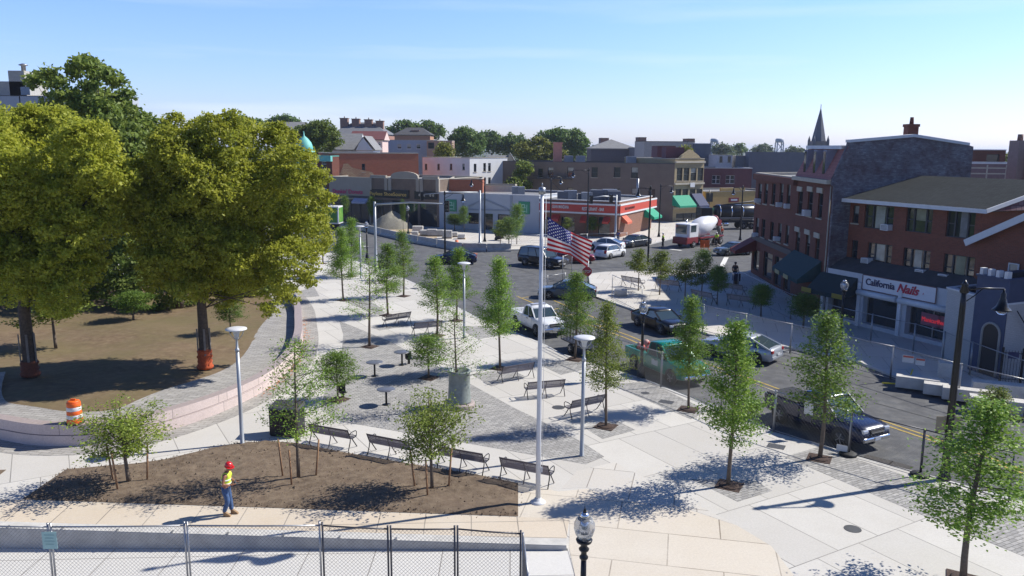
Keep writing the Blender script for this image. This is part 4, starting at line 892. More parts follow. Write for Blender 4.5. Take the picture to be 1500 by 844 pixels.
b = MB(); a = Vector((A3.x-f_.x*.5+fn.x*.53, A3.y-f_.y*.5+fn.y*.53, zE-.2)); c = Vector((A3.x+f_.x*Wl/2+fn.x*.53, A3.y+f_.y*Wl/2+fn.y*.53, zP+.05)); b.beam(a, c, .06, .4); b.build('rake_trim', trim_w, t1)
Pw = A3+fn*.17; (xa, za), (xb, zb) = onwall(Pw, f_, 1472, 425), onwall(Pw, f_, 1492, 387); window(t1, Pw, f_, (xa, xb, za, zb), 'white', .12)
# ground floor shops
Lw = 11.6; S1 = S0+f_*Lw
zs = onwall(S0, f_, 1300, 408)[1]; zb_ = onwall(S0, f_, 1300, 431)[1]
b = MB(); wl_h = []
for r in [(1263,433,1313,486), (1325,452,1396,509), (1212,430,1254,474)]:
    (xa, z1_), (xb, z2_) = onwall(S0, f_, r[0], (r[1]+r[3])/2), onwall(S0, f_, r[2], (r[1]+r[3])/2); wl_h.append((xa, xb, .25, zb_-.45))
wall_holes(b, S0, f_, Lw, -.1, zs, wl_h, .5); b.quad((S0.x, S0.y, zs), (S1.x, S1.y, zs), (S1.x-fn.x*1.5, S1.y-fn.y*1.5, zs+.75), (S0.x-fn.x*1.5, S0.y-fn.y*1.5, zs+.75), 1)
e = S1-fn*1.5; b.add([(S1.x, S1.y, -.1), (e.x, e.y, -.1), (e.x, e.y, zs+.75), (S1.x, S1.y, zs)], [(0, 1, 2, 3)], 0)
b.build('shop_front', [mat('shop_blue_white', (.5, .51, .53), .7, var=.05), roof_d], t1)
for h in wl_h: window(t1, S0, f_, h, 'steel', .5, 'shop_window')
def signboard(par, A, d, r, m, th=.06, name='sign_board', off=.05):
    x0, z0 = onwall(A, d, r[0], r[1]); x1, z1 = onwall(A, d, r[2], r[3]); n = Vector((d[1], -d[0])); cx, cz = (x0+x1)/2, (z0+z1)/2
    b = MB(); c = (A[0]+d[0]*cx+n.x*off, A[1]+d[1]*cx+n.y*off, cz); b.box(c, (abs(x1-x0), th, abs(z0-z1)), rz=math.atan2(d[1], d[0])); o = b.build(name, m, par)
    return o, c, abs(x1-x0), abs(z0-z1), n
so_, c, w_, h_, nn = signboard(t1, S0, f_, (1265, 411, 1372.5, 434), mat('sign_white', (.66, .66, .68), .5, var=.03)); h_ = onwall(S0, f_, 1300, 410)[1]-onwall(S0, f_, 1300, 428)[1]
bpy.data.objects.remove(so_); zc = (onwall(S0, f_, 1318, 413.5)[1]+onwall(S0, f_, 1318, 432)[1])/2
b = MB(); b.box((c[0], c[1], zc), (w_, .07, 1.0), rz=math.atan2(f_.y, f_.x)); so_ = b.build('sign_board', MATS['sign_white'], t1)
b = MB(); 
for s_, (lx, lz) in (((0, .5), (w_, .05)), ((0, -.5), (w_, .05)), ((w_/2, 0), (.05, 1)), ((-w_/2, 0), (.05, 1))): b.box((c[0]+f_.x*s_[0]+nn.x*.045, c[1]+f_.y*s_[0]+nn.y*.045, zc+s_[1]), (lx, .03, lz), rz=math.atan2(f_.y, f_.x))
b.build('sign_frame', mat('sign_frame_red', (.12, .05, .06), .5, var=0), so_)
navy = mat('navy_letters', (.02, .025, .09), .5, var=0); redl = mat('red_letters', (.45, .02, .05), .5, var=0); pinkl = mat('pink_letters', (.6, .25, .3), .5, var=0)
def sgn(par, A, d, u, zc, s, size, m, width=None, shear=0., off=.1, bold=0.):
    x, _ = onwall(A, d, u, 400); n = Vector((d[1], -d[0])); return text(par, 'lettering', s, size, (A[0]+d[0]*x+n.x*off, A[1]+d[1]*x+n.y*off, zc), d, m, shear, width=width, bold=bold)
xw = lambda A, d, u0, u1: onwall(A, d, u1, 400)[0]-onwall(A, d, u0, 400)[0]
sgn(so_, S0, f_, 1292, zc+.05, 'California', .62, navy, xw(S0, f_, 1270, 1313), .0, .11, .012)
sgn(so_, S0, f_, 1333, zc+.02, 'Nails', .78, redl, xw(S0, f_, 1317, 1350), .35, .11, .02)
sgn(so_, S0, f_, 1357, zc+.1, ',', .5, pinkl, None, .3, .11)
for (ua, ub) in ((1259, 1316), (1320, 1407)):
    xa, xb = onwall(S0, f_, ua, 430)[0], onwall(S0, f_, ub, 430)[0]; p, q = S0+f_*xa+fn*.18, S0+f_*xb+fn*.18; zz = zb_-.22
    b = MB(); b.tube([(p.x, p.y, zz), (q.x, q.y, zz)], .2, 14); b.build('shutter_box', trim_w, t1)
for u in (1205, 1258.5, 1319, 1400):
    xx = onwall(S0, f_, u, 450)[0]; p = S0+f_*xx+fn*.06; b = MB(); b.box((p.x, p.y, 1.5), (.26, .2, 3.0), rz=math.atan2(f_.y, f_.x)); b.build('shop_post', trim_w, t1)
awning(t1, S0, f_, onwall(S0, f_, 1203, 410)[0], onwall(S0, f_, 1257, 410)[0], zb_-.75, zs-.35, 1.4, mat('dark_green_awning', (.012, .03, .035), .8, var=.1), 'awning')
neon = mat('red_window_letters', (.5, .03, .05), .5, var=0, emit=((1, .06, .1), .2))
h = wl_h[1]
for s_, fr in (('Manicure', .45), ('Pedicure', .78)):
    xx = h[0]+(h[1]-h[0])*fr; p = S0+f_*xx-fn*.38; text(t1, 'window_lettering', s_, .42, (p.x, p.y, h[3]-.75), f_, neon, width=1.25)
    b = MB(); b.box((p.x-fn.x*.03, p.y-fn.y*.03, h[3]-.72), (1.4, .02, .8), rz=math.atan2(f_.y, f_.x)); b.build('window_banner', mat('banner', (.28, .1, .13), .6, var=0), t1)
xx = wl_h[2]; 
for u, s_ in ((1203, .9), (1249, .9)):
    x_ = onwall(S0, f_, u, 424)[0]; p = S0+f_*x_+fn*1.45; b = MB(); b.box((p.x, p.y, zb_-.55), (s_, .03, .32), rz=math.atan2(f_.y, f_.x)); b.build('yellow_sign', mat('yellow_sign', (.3, .22, .03), .6, var=0), t1)
# dark blue arched doorway building and white side wall
PA, PB = G(1417, 541), G(1463, 556); PA = Vector((PA.x, PA.y)); PB = Vector((PB.x, PB.y)); pd = unit(PA, PB); pn = Vector((pd.y, -pd.x)); zt = onwall(PA, pd, 1440, 405)[1]
blue_st = mat('dark_blue_stucco', (.05, .065, .12), .75, var=.1, scale=2)
t, d, n = block('blue_portal_building', 'small dark blue stucco building with an arched doorway and notched parapet', 'building', PA, PB, 4.0, zt, blue_st, roof_d, par=.3, rdir=(.91, .414), cap=blue_st)
Lp = (PB-PA).length
for k in range(4): 
    b = MB(); x = Lp*(.12+.25*k); p = PA+pd*x; b.box((p.x-pn.x*.12, p.y-pn.y*.12, zt+.28), (.2+.0*k, .3, .36), rz=math.atan2(pd.y, pd.x)); b.build('merlon', trim_w, t)
hx = Lp*.62; arch = [(hx-.5, .05), (hx+.5, .05)]+[(hx+.5*math.cos(a), 2.35+.5*math.sin(a)) for a in [math.pi*k/10 for k in range(11)]]
b = MB(); b.add([(PA.x+pd.x*x+pn.x*.02, PA.y+pd.y*x+pn.y*.02, z) for x, z in arch], [tuple(range(len(arch)))]); b.build('door', mat('door_dark', (.015, .015, .02), .4, var=0), t)
b = MB(); b.tube([(PA.x+pd.x*x+pn.x*.03, PA.y+pd.y*x+pn.y*.03, z) for x, z in [(hx+.55, .05)]+[(hx+.55*math.cos(a), 2.35+.55*math.sin(a)) for a in [math.pi*k/10 for k in range(11)]]+[(hx-.55, .05)]], .07, 6); b.build('door_surround', mat('pale_stone_arch', (.3, .29, .27), .8), t)
A4 = PB+pd*.02-pn*.05; B4 = A4+Vector((.91, .414))*12; zz = onwall(A4, (.91, .414), 1480, 447)[1]
t, d, n = block('white_brick_annexe', 'low white painted brick annexe behind the iron fence at the right edge', 'building', A4, B4, 5, zz, brickmat('white_brick', (.5, .48, .46), (.46, .44, .42), (.4, .38, .36), .3, .1, .01, stain=.2, stain_col=(.36, .33, .3)), roof_d, rdir=(-.1, 1), cap=trim_w)
b = MB(); pts = [(A4.x+.91*x+.2, A4.y+.414*x-.15, z) for x, z in [(.3, zz-.3), (1.5, zz-1.5), (3.5, zz-2.6)]]; b.tube(pts, .03, 5); b.build('cable', black_metal, t)
# iron fence and brown door at the edge
p0, p1 = G(1464, 560), G(1540, 566); t = T('iron_fence', 'dark iron railing fence before the white brick annexe', 'fence', (p0.x, p0.y, 0)); d = (p1-p0).normalized(); b = MB(); L = (p1-p0).length; k = 0
while k*.14 < L: q = p0+d*k*.14; b.tube([(q.x, q.y, .02), (q.x, q.y, 1.75)], .012, 5); k += 1
b.build('pickets', black_metal, t); b = MB(); b.tube([p0+Vector((0, 0, 1.6)), p1+Vector((0, 0, 1.6))], .02, 5); b.tube([p0+Vector((0, 0, .2)), p1+Vector((0, 0, .2))], .02, 5); b.build('rail', black_metal, t)
for q in (p0, p0+d*.95): b = MB(); b.box((q.x, q.y, .95), (.09, .09, 1.9)); b.build('post', black_metal, t)
b = MB(); q = p0+d*.48; b.box((q.x, q.y-.04, 1.5), (.5, .02, .35), rz=math.atan2(d.y, d.x)); b.build('plate', mat('purple_plate', (.03, .03, .09), .5, var=0), t)
# mansard house and the long brick house
M_A, M_B = Vector((23.05, 65.2)), Vector((22.6, 56.85)); md = unit(M_A, M_B); mn = Vector((md.y, -md.x)); zc2 = onwall(M_A, md, 1188, 263)[1]
t2, d, n = block('mansard_house', 'tall brick house with a pink slate mansard storey and grey painted side wall', 'building', M_A, M_B, 12.2, zc2, brick_dk, roof_d, front=[(1168.5,279,1175.5,314),(1183,280,1190.5,317),(1198,283,1205,320),(1165.5,339,1171.5,371),(1180,343,1186,377),(1194,348,1200,382)], rdir=(.95, .312), par=.1, cap=trim_s)
rd = Vector((.95, .312)); zm = onwall(M_B, md, 1219, 208)[1]; mpink = brickmat('pink_slates', (.37, .16, .14), (.32, .13, .12), (.22, .1, .09), .4, .25, .015, stain=.2)
b = MB(); ins = mn*-1.0
def p3(v, z): return (v.x, v.y, z)
a0_, b0_ = M_A+mn*.2, M_B+mn*.2; a1_, b1_ = M_A-mn*.9, M_B-mn*.9
b.quad(p3(a0_, zc2+.15), p3(b0_, zc2+.15), p3(b1_, zm-.3), p3(a1_, zm-.3)); c1_, d1_ = M_B+rd*12.0, M_A+rd*12.0
b.add([p3(a0_, zc2+.15), p3(a1_, zm-.3), p3(d1_, zm-.3), p3(d1_, zc2)], [(0, 1, 2, 3)]); b.build('mansard_slope', mpink, t2)
b = MB(); o_ = mn*.35; b.prism([tuple(a1_+o_-md*.2), tuple(b1_+o_-md*.45), tuple(c1_-md*.45), tuple(d1_-md*.2)], zm-.5, zm-.24); b.build('flat_roof', trim_w, t2)
b = MB(); b.prism([tuple(M_A+mn*.45-md*.1), tuple(M_B+mn*.45), tuple(M_B-mn*.1), tuple(M_A-mn*.1-md*.1)], zc2-.15, zc2+.14); b.build('cornice', trim_s, t2)
for k, u in enumerate((1179, 1193, 1207)):
    x = onwall(M_A, md, u, 245)[0]; L_ = (M_B-M_A).length; f0 = M_A+md*x; b = MB(); w2 = .42
    q = f0-mn*.5; b.box((q.x, q.y, zc2+1.25), (w2*1.7, 1.0, 2.0), rz=math.atan2(md.y, md.x)); dm = b.build('dormer', mat('dormer_lead', (.23, .22, .27), .7), t2)
    b = MB(); q = f0+mn*.01; b.box((q.x, q.y, zc2+1.25), (w2*1.2, .04, 1.75), rz=math.atan2(md.y, md.x)); b.build('pane', glass, dm)
prof = [(0, -.2), (12.3, -.2), (12.3, zm-.25), (11.8, zm-.15), (6.6, zm+.42), (.9, zm-.02), (.85, zm-.3), (-.2, zc2+.2), (-.2, zc2-.2), (0, zc2-.3)]
b = MB(); sA = M_B+md*.03; wn2 = Vector((rd.y, -rd.x)); pv = [(sA.x+rd.x*x, sA.y+rd.y*x, z) for x, z in prof]; pw = [(q[0]+wn2.x*.16, q[1]+wn2.y*.16, q[2]) for q in pv]; N_ = len(pv)
b.add(pw+pv, [tuple(range(N_)), tuple(range(2*N_-1, N_-1, -1))]+[(k, k+N_, (k+1) % N_+N_, (k+1) % N_) for k in range(N_)]); b.build('party_wall', brick_paint, t2)
b = MB()
for i in range(3, 5): b.beam(Vector(pw[i])+Vector((wn2.x*.0-wn2.x*.08, -wn2.y*.08, .08)), Vector(pw[i+1])+Vector((-wn2.x*.08, -wn2.y*.08, .08)), .4, .2)
b.build('coping_strip', trim_w, t2)
q = sA+rd*6.7; chimney(t2, q.x+.4, q.y+1.2, zm-.2, zm+1.35, .75, brick_dk)
for u, v in [(1184, 312)]: ac_unit(t2, M_A, md, u, v, .7)
for u0, v0 in [(1172,277),(1187,277),(1201.5,279),(1168.5,336),(1183,340),(1197,345)]:
    x, z = onwall(M_A, md, u0, v0); p = M_A+md*x+mn*.03; b = MB(); b.box((p.x, p.y, z), (1.25, .1, .38), rz=math.atan2(md.y, md.x)); b.build('lintel', trim_s, t2)
b = MB(); p = M_B+mn*.06-md*.15; b.tube([p3(p, .2), p3(p, zc2-.3)], .05, 6); b.build('downpipe', trim_s, t2)
L_A = Vector((23.5, 77.8)); L_B = M_A+md*-.03; ld = unit(L_A, L_B); zl3 = onwall(L_A, ld, 1130, 257)[1]
fw = [(u-2.6, v0, u+2.6, v1) for u, v0, v1 in [(1104,270,297),(1113,269,298),(1122,269,299),(1133,269,300),(1144.5,269,302),(1155,269,304),(1100.5,318,343),(1109,319,346),(1118,321,348),(1130.5,325,352),(1142,327,355),(1153,330,358)]]
t3, d, n = block('long_brick_house', 'long dark brick house with two rows of narrow windows above dark shops', 'building', L_A, L_B, 13, zl3, brick_dk, roof_g, front=fw+[(1103,366,1112,396,'shop'),(1118,370,1131,408,'shop'),(1134,376,1145,420,'shop'),(1148,384,1161,428,'shop')], rdir=(.91, .414), par=.15, cap=trim_s)
for u, v in [(1112,294),(1144,300),(1156,302),(1108.5,344),(1140,350)]: ac_unit(t3, L_A, ld, u, v, .55)
ln_ = Vector((ld.y, -ld.x)); b = MB(); b.prism([tuple(L_A+ln_*.3), tuple(L_B+ln_*.3), tuple(L_B), tuple(L_A)], zl3-.55, zl3-.02); b.build('cornice', brick_dk, t3)
b = MB(); b.prism([tuple(L_A+ln_*.14), tuple(L_B+ln_*.14), tuple(L_B+ln_*.003), tuple(L_A+ln_*.003)], 3.3, 3.75); b.build('shop_fascia', trim_d, t3)
awning(t2, M_A, md, .5, 7.3, 2.2, 3.9, 1.7, mat('teal_awning', (.012, .05, .055), .85, var=.1), 'awning')
for k, x_ in enumerate((2.2, 4.6)): p = M_A+md*x_+mn*1.78; b = MB(); b.box((p.x, p.y, 2.32), (1.2, .03, .3), rz=math.atan2(md.y, md.x)); b.build('yellow_sign', mat('yellow_sign2', (.36, .33, .16), .6, var=0), t2)
awning(t3, L_A, ld, -.6, 1.6, 2.0, 3.4, 2.0, mat('red_awning', (.16, .025, .02), .8, var=.1), 'awning')
# ------------------------------------------------------------------ shops on the far side of the square
R_A = Vector((-30.3, 128.9)); R_d = unit((-27.9, 127.5), (14.3, 107.0)); R_n = Vector((R_d.y, -R_d.x))
def Q(u): x = onwall(R_A, R_d, u, 300)[0]; return R_A+R_d*x
zq = lambda u, v: onwall(R_A, R_d, u, v)[1]
sh1, d, n = block('doughnut_shop', 'low tan fronted shop with pink lettering and a small white awning', 'building', Q(483), Q(543), 14, zq(513, 260), tanst, roof_g, front=[(487,292,541,326,'shop')], par=.3)
sgn(sh1, Q(483), R_d, 513, zq(513, 281), "Dunkin' Donuts", .9, mat('pink_sign_letters', (.5, .04, .13), .5, var=0), xw(R_A, R_d, 493, 536), 0, .12, .02)
awning(sh1, Q(483), R_d, onwall(Q(483), R_d, 520, 300)[0], onwall(Q(483), R_d, 540, 300)[0], zq(530, 298), zq(530, 290), .9, mat('pale_awning', (.4, .4, .5), .8), 'awning')
b = MB(); p = Q(484)+R_n*.06; q = Q(542)+R_n*.06; b.beam(p3(p, zq(513, 288)), p3(q, zq(513, 288)), .1, .35); b.build('dark_band', trim_d, sh1)
sh2, d, n = block('shoe_shop', 'brown shop with a black sign in gold letters and curved parapet gables', 'building', Q(543.3), Q(643), 14, zq(590, 262), mat('brown_front', (.17, .125, .095), .85, var=.15, scale=1.2), roof_g, front=[(546,293,588,331,'shop'),(592,296,612,333,'shop'),(615,297,640,335,'shop')], par=.3)
p, q = Q(544), Q(600); cc = (p+q)/2+R_n*.1; b = MB(); b.box((cc.x, cc.y, zq(572, 284)), ((q-p).length, .16, 1.25), rz=math.atan2(R_d.y, R_d.x)); sb = b.build('sign_board', black_metal, sh2)
sgn(sb, R_A, R_d, 571.5, zq(571, 284.5), 'Payless ShoeSource', .75, mat('gold_letters', (.62, .4, .1), .5, var=0), xw(R_A, R_d, 545.5, 598), 0, .22, .012)
p, q = Q(608), Q(641); cc = (p+q)/2+R_n*.1; b = MB(); b.box((cc.x, cc.y, zq(624, 286)), ((q-p).length, .16, 1.2), rz=math.atan2(R_d.y, R_d.x)); sb = b.build('sign_board', black_metal, sh2)
b = MB()
for k, dx_ in enumerate((-1.0, -.2, .9, 1.4)): q = cc+R_d*dx_+R_n*.1; b.lathe([(.001, -.02), (.2, 0), (.2, .02)], (q.x, q.y, zq(624, 286)), 8, R=Matrix.Rotation(math.pi/2, 3, 'X'))
b.build('worn_letters', trim_s, sb)
for u0, u1, hh in ((543.5, 566, .35), (573, 613, .0), (619, 642, .0)):
    p, q = Q(u0), Q(u1); L_ = (q-p).length; z0_ = zq(590, 262)+.1
    if u0 == 573:
        pts = [(0, 0), (L_, 0)]+[(L_*(.5+.5*math.cos(a)), 1.0*math.sin(a)**.7) for a in [math.pi*k/12 for k in range(1, 12)]]
    else: pts = [(0, 0), (L_, 0), (L_, .35), (0, .35)]
    b = MB(); P0 = [(p.x+R_d.x*x+R_n.x*.05, p.y+R_d.y*x+R_n.y*.05, z0_+z) for x, z in pts]; P1 = [(a-R_n.x*.4, c-R_n.y*.4, e) for a, c, e in P0]; k_ = len(P0)
    b.add(P0+P1, [tuple(range(k_)), tuple(range(2*k_-1, k_-1, -1))]+[(i, i+k_, (i+1) % k_+k_, (i+1) % k_) for i in range(k_)]); b.build('parapet_gable', tanst, sh2)
for u in (544, 567, 572.5, 613, 618.5, 642): p = Q(u)+R_n*.08; b = MB(); b.box((p.x, p.y, (zq(590, 262)+zq(572, 279))/2), (.55, .35, zq(590, 262)-zq(572, 279)), rz=math.atan2(R_d.y, R_d.x)); b.build('pilaster', tanst, sh2)
bank, d, n = block('bank', 'low pale grey bank with two green square signs and a flat gable relief', 'building', Q(643.3), Q(790), 13, zq(715, 284.5), greyst, roof_g, front=[(686,312,702,328,'shop'),(709,313,722,337,'shop'),(729,314,747,331,'shop')], par=.3, cap=trim_w)
for (u, v) in ((661.5, 301), (768, 304.5)):
    x, z = onwall(R_A, R_d, u, v); p = R_A+R_d*x+R_n*.06; b = MB(); b.box((p.x, p.y, z), (1.75, .1, 1.75), rz=math.atan2(R_d.y, R_d.x)); sb = b.build('green_sign', mat('bank_green', (.012, .22, .11), .4, var=0), bank)
    b = MB(); lg = mat('bank_light_green', (.3, .55, .42), .4, var=0)
    for dx_, dz_, w2, h2 in ((-.12, .45, .5, .12), (-.38, .1, .12, .75), (.12, .25, .12, .4), (-.02, .02, .6, .12), (.45, -.1, .1, 1.1), (-.1, -.5, .7, .12)): q = p+R_d*dx_+R_n*.06; b.box((q.x, q.y, z+dz_), (w2, .03, h2), rz=math.atan2(R_d.y, R_d.x))
    b.build('emblem', lg, sb)
b = MB(); gcol = mat('relief_grey', (.27, .3, .34), .8, var=0)
for a, c in (((679, 306), (709, 291.5)), ((709, 291.5), (748, 308.5)), ((681, 306.5), (748, 308.5))):
    (xa, za), (xb, zb) = onwall(R_A, R_d, *a), onwall(R_A, R_d, *c); pa, pb = R_A+R_d*xa+R_n*.06, R_A+R_d*xb+R_n*.06; b.beam(p3(pa, za), p3(pb, zb), .08, .22)
for u in (678, 749): p = Q(u)+R_n*.05; b.box((p.x, p.y, zq(715, 284)/2), (.35, .1, zq(715, 284)-.3), rz=math.atan2(R_d.y, R_d.x))
b.build('gable_relief', gcol, bank)
for k, (u, v) in enumerate([(737,280),(746,279)]): p = Q(u)-R_n*4; z = zq(715, 284.5)-.3; unit_box(bank, 'roof_unit', (p.x, p.y, z+.65), (1.0, 1.2, 1.3), mat('roof_unit_grey', (.25, .26, .28), .5, .3))
RC = Vector((14.3, 107.3)); z_r = zq(850, 294)
rest, d, n = block('red_restaurant', 'low brick corner restaurant with a long red sign band and rooftop fans', 'building', Q(790.3), RC, 15, z_r, brick_rust, roof_g, par=.25, rdir=unit(RC, (26.4, 131.6)), front=[(793,318,812,338,'shop'),(822,318,842,340,'shop'),(876,318,893,345,'shop')], cap=trim_w)
rb = mat('restaurant_red', (.42, .035, .025), .5, var=.05)
xa = onwall(R_A, R_d, 790.5, 300)[0]; p = Q(790.6)+R_n*.1; q = RC+R_n*.1; b = MB(); zs1 = (zq(845, 299.5)+zq(845, 312))/2
b.beam(p3(p, zq(845, 305)), p3(q, zq(845, 305)), .14, 1.0); sb = b.build('sign_band', rb, rest)
b = MB(); 
for dz_ in (.62, -.62): b.beam(p3(p, zq(845, 305)+dz_), p3(q, zq(845, 305)+dz_), .2, .22)
b.build('white_band', trim_w, sb)
sgn(sb, R_A, R_d, 820, zq(820, 303), 'GRAN MANZANA', .62, trim_w, xw(R_A, R_d, 808, 832), 0, .2, .01); sgn(sb, R_A, R_d, 867, zq(867, 306.5), 'RESTAURANT - BAR', .62, trim_w, xw(R_A, R_d, 852, 884), 0, .2, .01)
sd_ = unit(RC, (26.4, 131.6)); sn = Vector((sd_.y, -sd_.x)); e = RC+sd_*17; p, q = RC+sn*.1, e+sn*.1; zz = zq(845, 305)
b = MB(); b.beam(p3(p, zz), p3(q, zz), .14, 1.0); sb = b.build('sign_band', mat('restaurant_red_lit', (.5, .06, .03), .5, var=.05), rest); b = MB()  # side band's red is brightened to carry the sunlight on this wall
for dz_ in (.62, -.62): b.beam(p3(p, zz+dz_), p3(q, zz+dz_), .2, .22)
b.build('white_band', trim_w, sb); p = RC+sd_*4+sn*.2; text(sb, 'lettering', 'RESTAURANT', .5, p3(p, zz), sd_, mat('dark_letters', (.08, .02, .02), .5, var=0), width=4.2)
for u0, u1 in ((794, 800), (809, 821), (852, 862), (885, 894)): awning(rest, R_A, R_d, onwall(R_A, R_d, u0, 320)[0], onwall(R_A, R_d, u1, 320)[0], zq(840, 325), zq(840, 315), .8, rb, 'awning')
awning(rest, RC, sd_, 1.0, 3.0, zz-2.0, zz-.9, .9, mat('orange_awning', (.55, .12, .06), .8), 'awning')
awning(rest, RC, sd_, 11.2, 15.2, zz-2.1, zz-.6, 1.6, mat('green_awning', (.0, .27, .15), .75, var=.08), 'awning')
for k, (u, k2, s_) in enumerate([(812,3,1.5),(822,3.5,1.7),(837,4,1.2),(848,3,1.5),(860,4,1.9),(875,5,2.0),(885,4,1.8)]):
    p = Q(u)-R_n*k2; unit_box(rest, 'roof_fan', (p.x, p.y, z_r-.2+s_*.4), (s_, 1.3, s_*.8), MATS['roof_unit_grey'] if k % 2 else slate)
p = RC+sd_*14-sn*2.0; b = MB(); b.tube([p3(p, z_r-.3), p3(p, z_r+2.6)], .18, 10); b.build('flue', galv, rest)
# brown three storey row behind the restaurant, and the tan stone front
GA = Vector((26.4, 131.6)); GB = Vector((32.1, 135.6)); br_d = R_d; BA = GA-br_d*36
zbr = onwall(GA, br_d, 960, 240)[1]
brn, d, n = block('brown_row_building', 'long dark brown stucco building with a fire escape behind the restaurant', 'building', BA, GA-R_d*.05, 12, zbr, brownst, roof_d, front=[(u-w_/2, v0, u+w_/2, v1) for u, w_, v0, v1 in [(791.5,7,247,260),(806.5,8,245,260),(835.5,9,245,260),(871,9,245,260),(904,9.5,245,260),(929.5,10,245,261),(870,9.5,276,285),(903,9,276,292),(929.5,9,276,292),(954.5,10,277,293),(835,9,275,284)]], par=.3, cap=trim_d)
b = MB()
for (ua, va, ub, vb) in ((783, 261, 839, 262), (783, 257, 839, 258), (806, 262, 825, 280)):
    (xa, za), (xb, zb) = onwall(GA, br_d, ua, va), onwall(GA, br_d, ub, vb); pa, pb = GA+br_d*xa+R_n*.7, GA+br_d*xb+R_n*.7; b.beam(p3(pa, za), p3(pb, zb), .9 if va == 261 else .08, .1)
b.build('fire_escape', trim_d, brn)
p = BA+br_d*onwall(BA, br_d, 807, 230)[0]-R_n*3; chimney(brn, p.x, p.y, zbr-.3, onwall(BA, br_d, 807, 211)[1]+.3, 1.5, mat('pink_chimney', (.5, .22, .17), .85, var=.1), pots=0)
for u in (820, 838, 914): p = BA+br_d*onwall(BA, br_d, u, 230)[0]-R_n*4; unit_box(brn, 'roof_unit', (p.x, p.y, zbr+.4), (1.6, 1.4, 1.4), MATS['roof_unit_grey'])
p = BA+br_d*onwall(BA, br_d, 976, 230)[0]-R_n*4; unit_box(brn, 'stair_head', (p.x, p.y, zbr+1.2), (3.0, 4, 3.0), maroon)
gd = unit(GA, GB); zg = onwall(GA, gd, 1010, 233)[1]
gold, d, n = block('stone_front_building', 'narrow tan stone building with a small pediment and tall windows in two rows', 'building', GA, GB, 12, zg, tanb, roof_d, front=[(u-4.2, v0, u+4.2, v1, 'dark') for v0, v1 in ((246, 265), (277, 300)) for u in ((995.5, 1005.5, 1016, 1026) if v0 == 246 else (993.5, 1003.5, 1014, 1024))]+[(990, 312, 1026, 332, 'shop')], par=.4, cap=trim_s)
gn = Vector((gd.y, -gd.x)); Lg = (GB-GA).length; b = MB(); P0 = [(1.0, 0), (Lg-1.0, 0), (Lg-1.6, .5), (Lg/2, 1.45), (1.6, .5)]; k_ = len(P0)
b.add([p3(GA+gd*x+gn*.12, zg+.1+z) for x, z in P0]+[p3(GA+gd*x-gn*.4, zg+.1+z) for x, z in P0], [tuple(range(k_)), tuple(range(2*k_-1, k_-1, -1))]+[(i, i+k_, (i+1) % k_+k_, (i+1) % k_) for i in range(k_)]); b.build('pediment', tanb, gold)
for z in (zg-.5, onwall(GA, gd, 1008, 304)[1], onwall(GA, gd, 1008, 269)[1]): b = MB(); b.beam(p3(GA+gn*.15, z), p3(GB+gn*.15, z), .3, .3); b.build('string_course', trim_s, gold)
x_, z_ = onwall(GA, gd, 1012, 271); p = GA+gd*x_+gn*.35; unit_box(gold, 'white_plaque', p3(p, z_), (1.1, .08, .75), trim_w, math.atan2(gd.y, gd.x))
awning(gold, GA, gd, -.3, 3.6, 2.4, 4.3, 1.8, MATS['green_awning'], 'awning')
awning(gold, GA, gd, 4.2, 6.6, 2.3, 4.5, 1.9, mat('navy_awning', (.03, .04, .1), .8), 'awning')
# yellow brick hall with a red sign, purple awning
YA = Vector((33.0, 137.5)); YB = YA+Vector((.93, .36)).normalized()*14.5; yd = unit(YA, YB); zy = onwall(YA, yd, 1050, 281)[1]
yb, d, n = block('yellow_brick_hall', 'low yellow brick shop with a red sign and a purple awning', 'building', YA, YB, 10, zy, yellowb, roof_g, par=.2)
yn = Vector((yd.y, -yd.x)); 
for (ua, ub, v) in ((1056, 1091, 275.5),):
    xa, xb = onwall(YA, yd, ua, 280)[0], onwall(YA, yd, ub, 280)[0]; z1_ = onwall(YA, yd, 1073, v)[1]; p, q = YA+yd*xa, YA+yd*xb; b = MB(); b.prism([tuple(p+yn*.04), tuple(q+yn*.04), tuple(q-yn*.4), tuple(p-yn*.4)], zy+.1, z1_); b.build('raised_parapet', yellowb, yb)
x_, z_ = onwall(YA, yd, 1074, 293); p = YA+yd*x_+yn*.15; b = MB(); b.box(p3(p, z_), (2.0, .2, .8), rz=math.atan2(yd.y, yd.x)); sb = b.build('sign_board', mat('maroon_sign', (.2, .02, .03), .5, var=0), yb)
b = MB(); p2 = p+yn*.12; b.box(p3(p2, z_+.02), (1.3, .03, .3), rz=math.atan2(yd.y, yd.x)); b.build('white_strip', trim_w, sb)
awning(yb, YA, yd, onwall(YA, yd, 1045, 310)[0], onwall(YA, yd, 1062, 310)[0], onwall(YA, yd, 1053, 312)[1], onwall(YA, yd, 1053, 302)[1], 1.2, mat('purple_awning', (.3, .15, .5), .8), 'awning')
b = MB(); p = YA+yd*.3+yn*.8; b.box(p3(p, onwall(YA, yd, 1035, 289)[1]), (1.3, .12, 1.5), rz=math.atan2(yd.y, yd.x)); b.tube([p3(p, .2), p3(p, 5)], .08, 8); tag(b.build('blade_sign', black_metal), 'blank dark rounded street sign between the stone front and the yellow shop', 'sign')
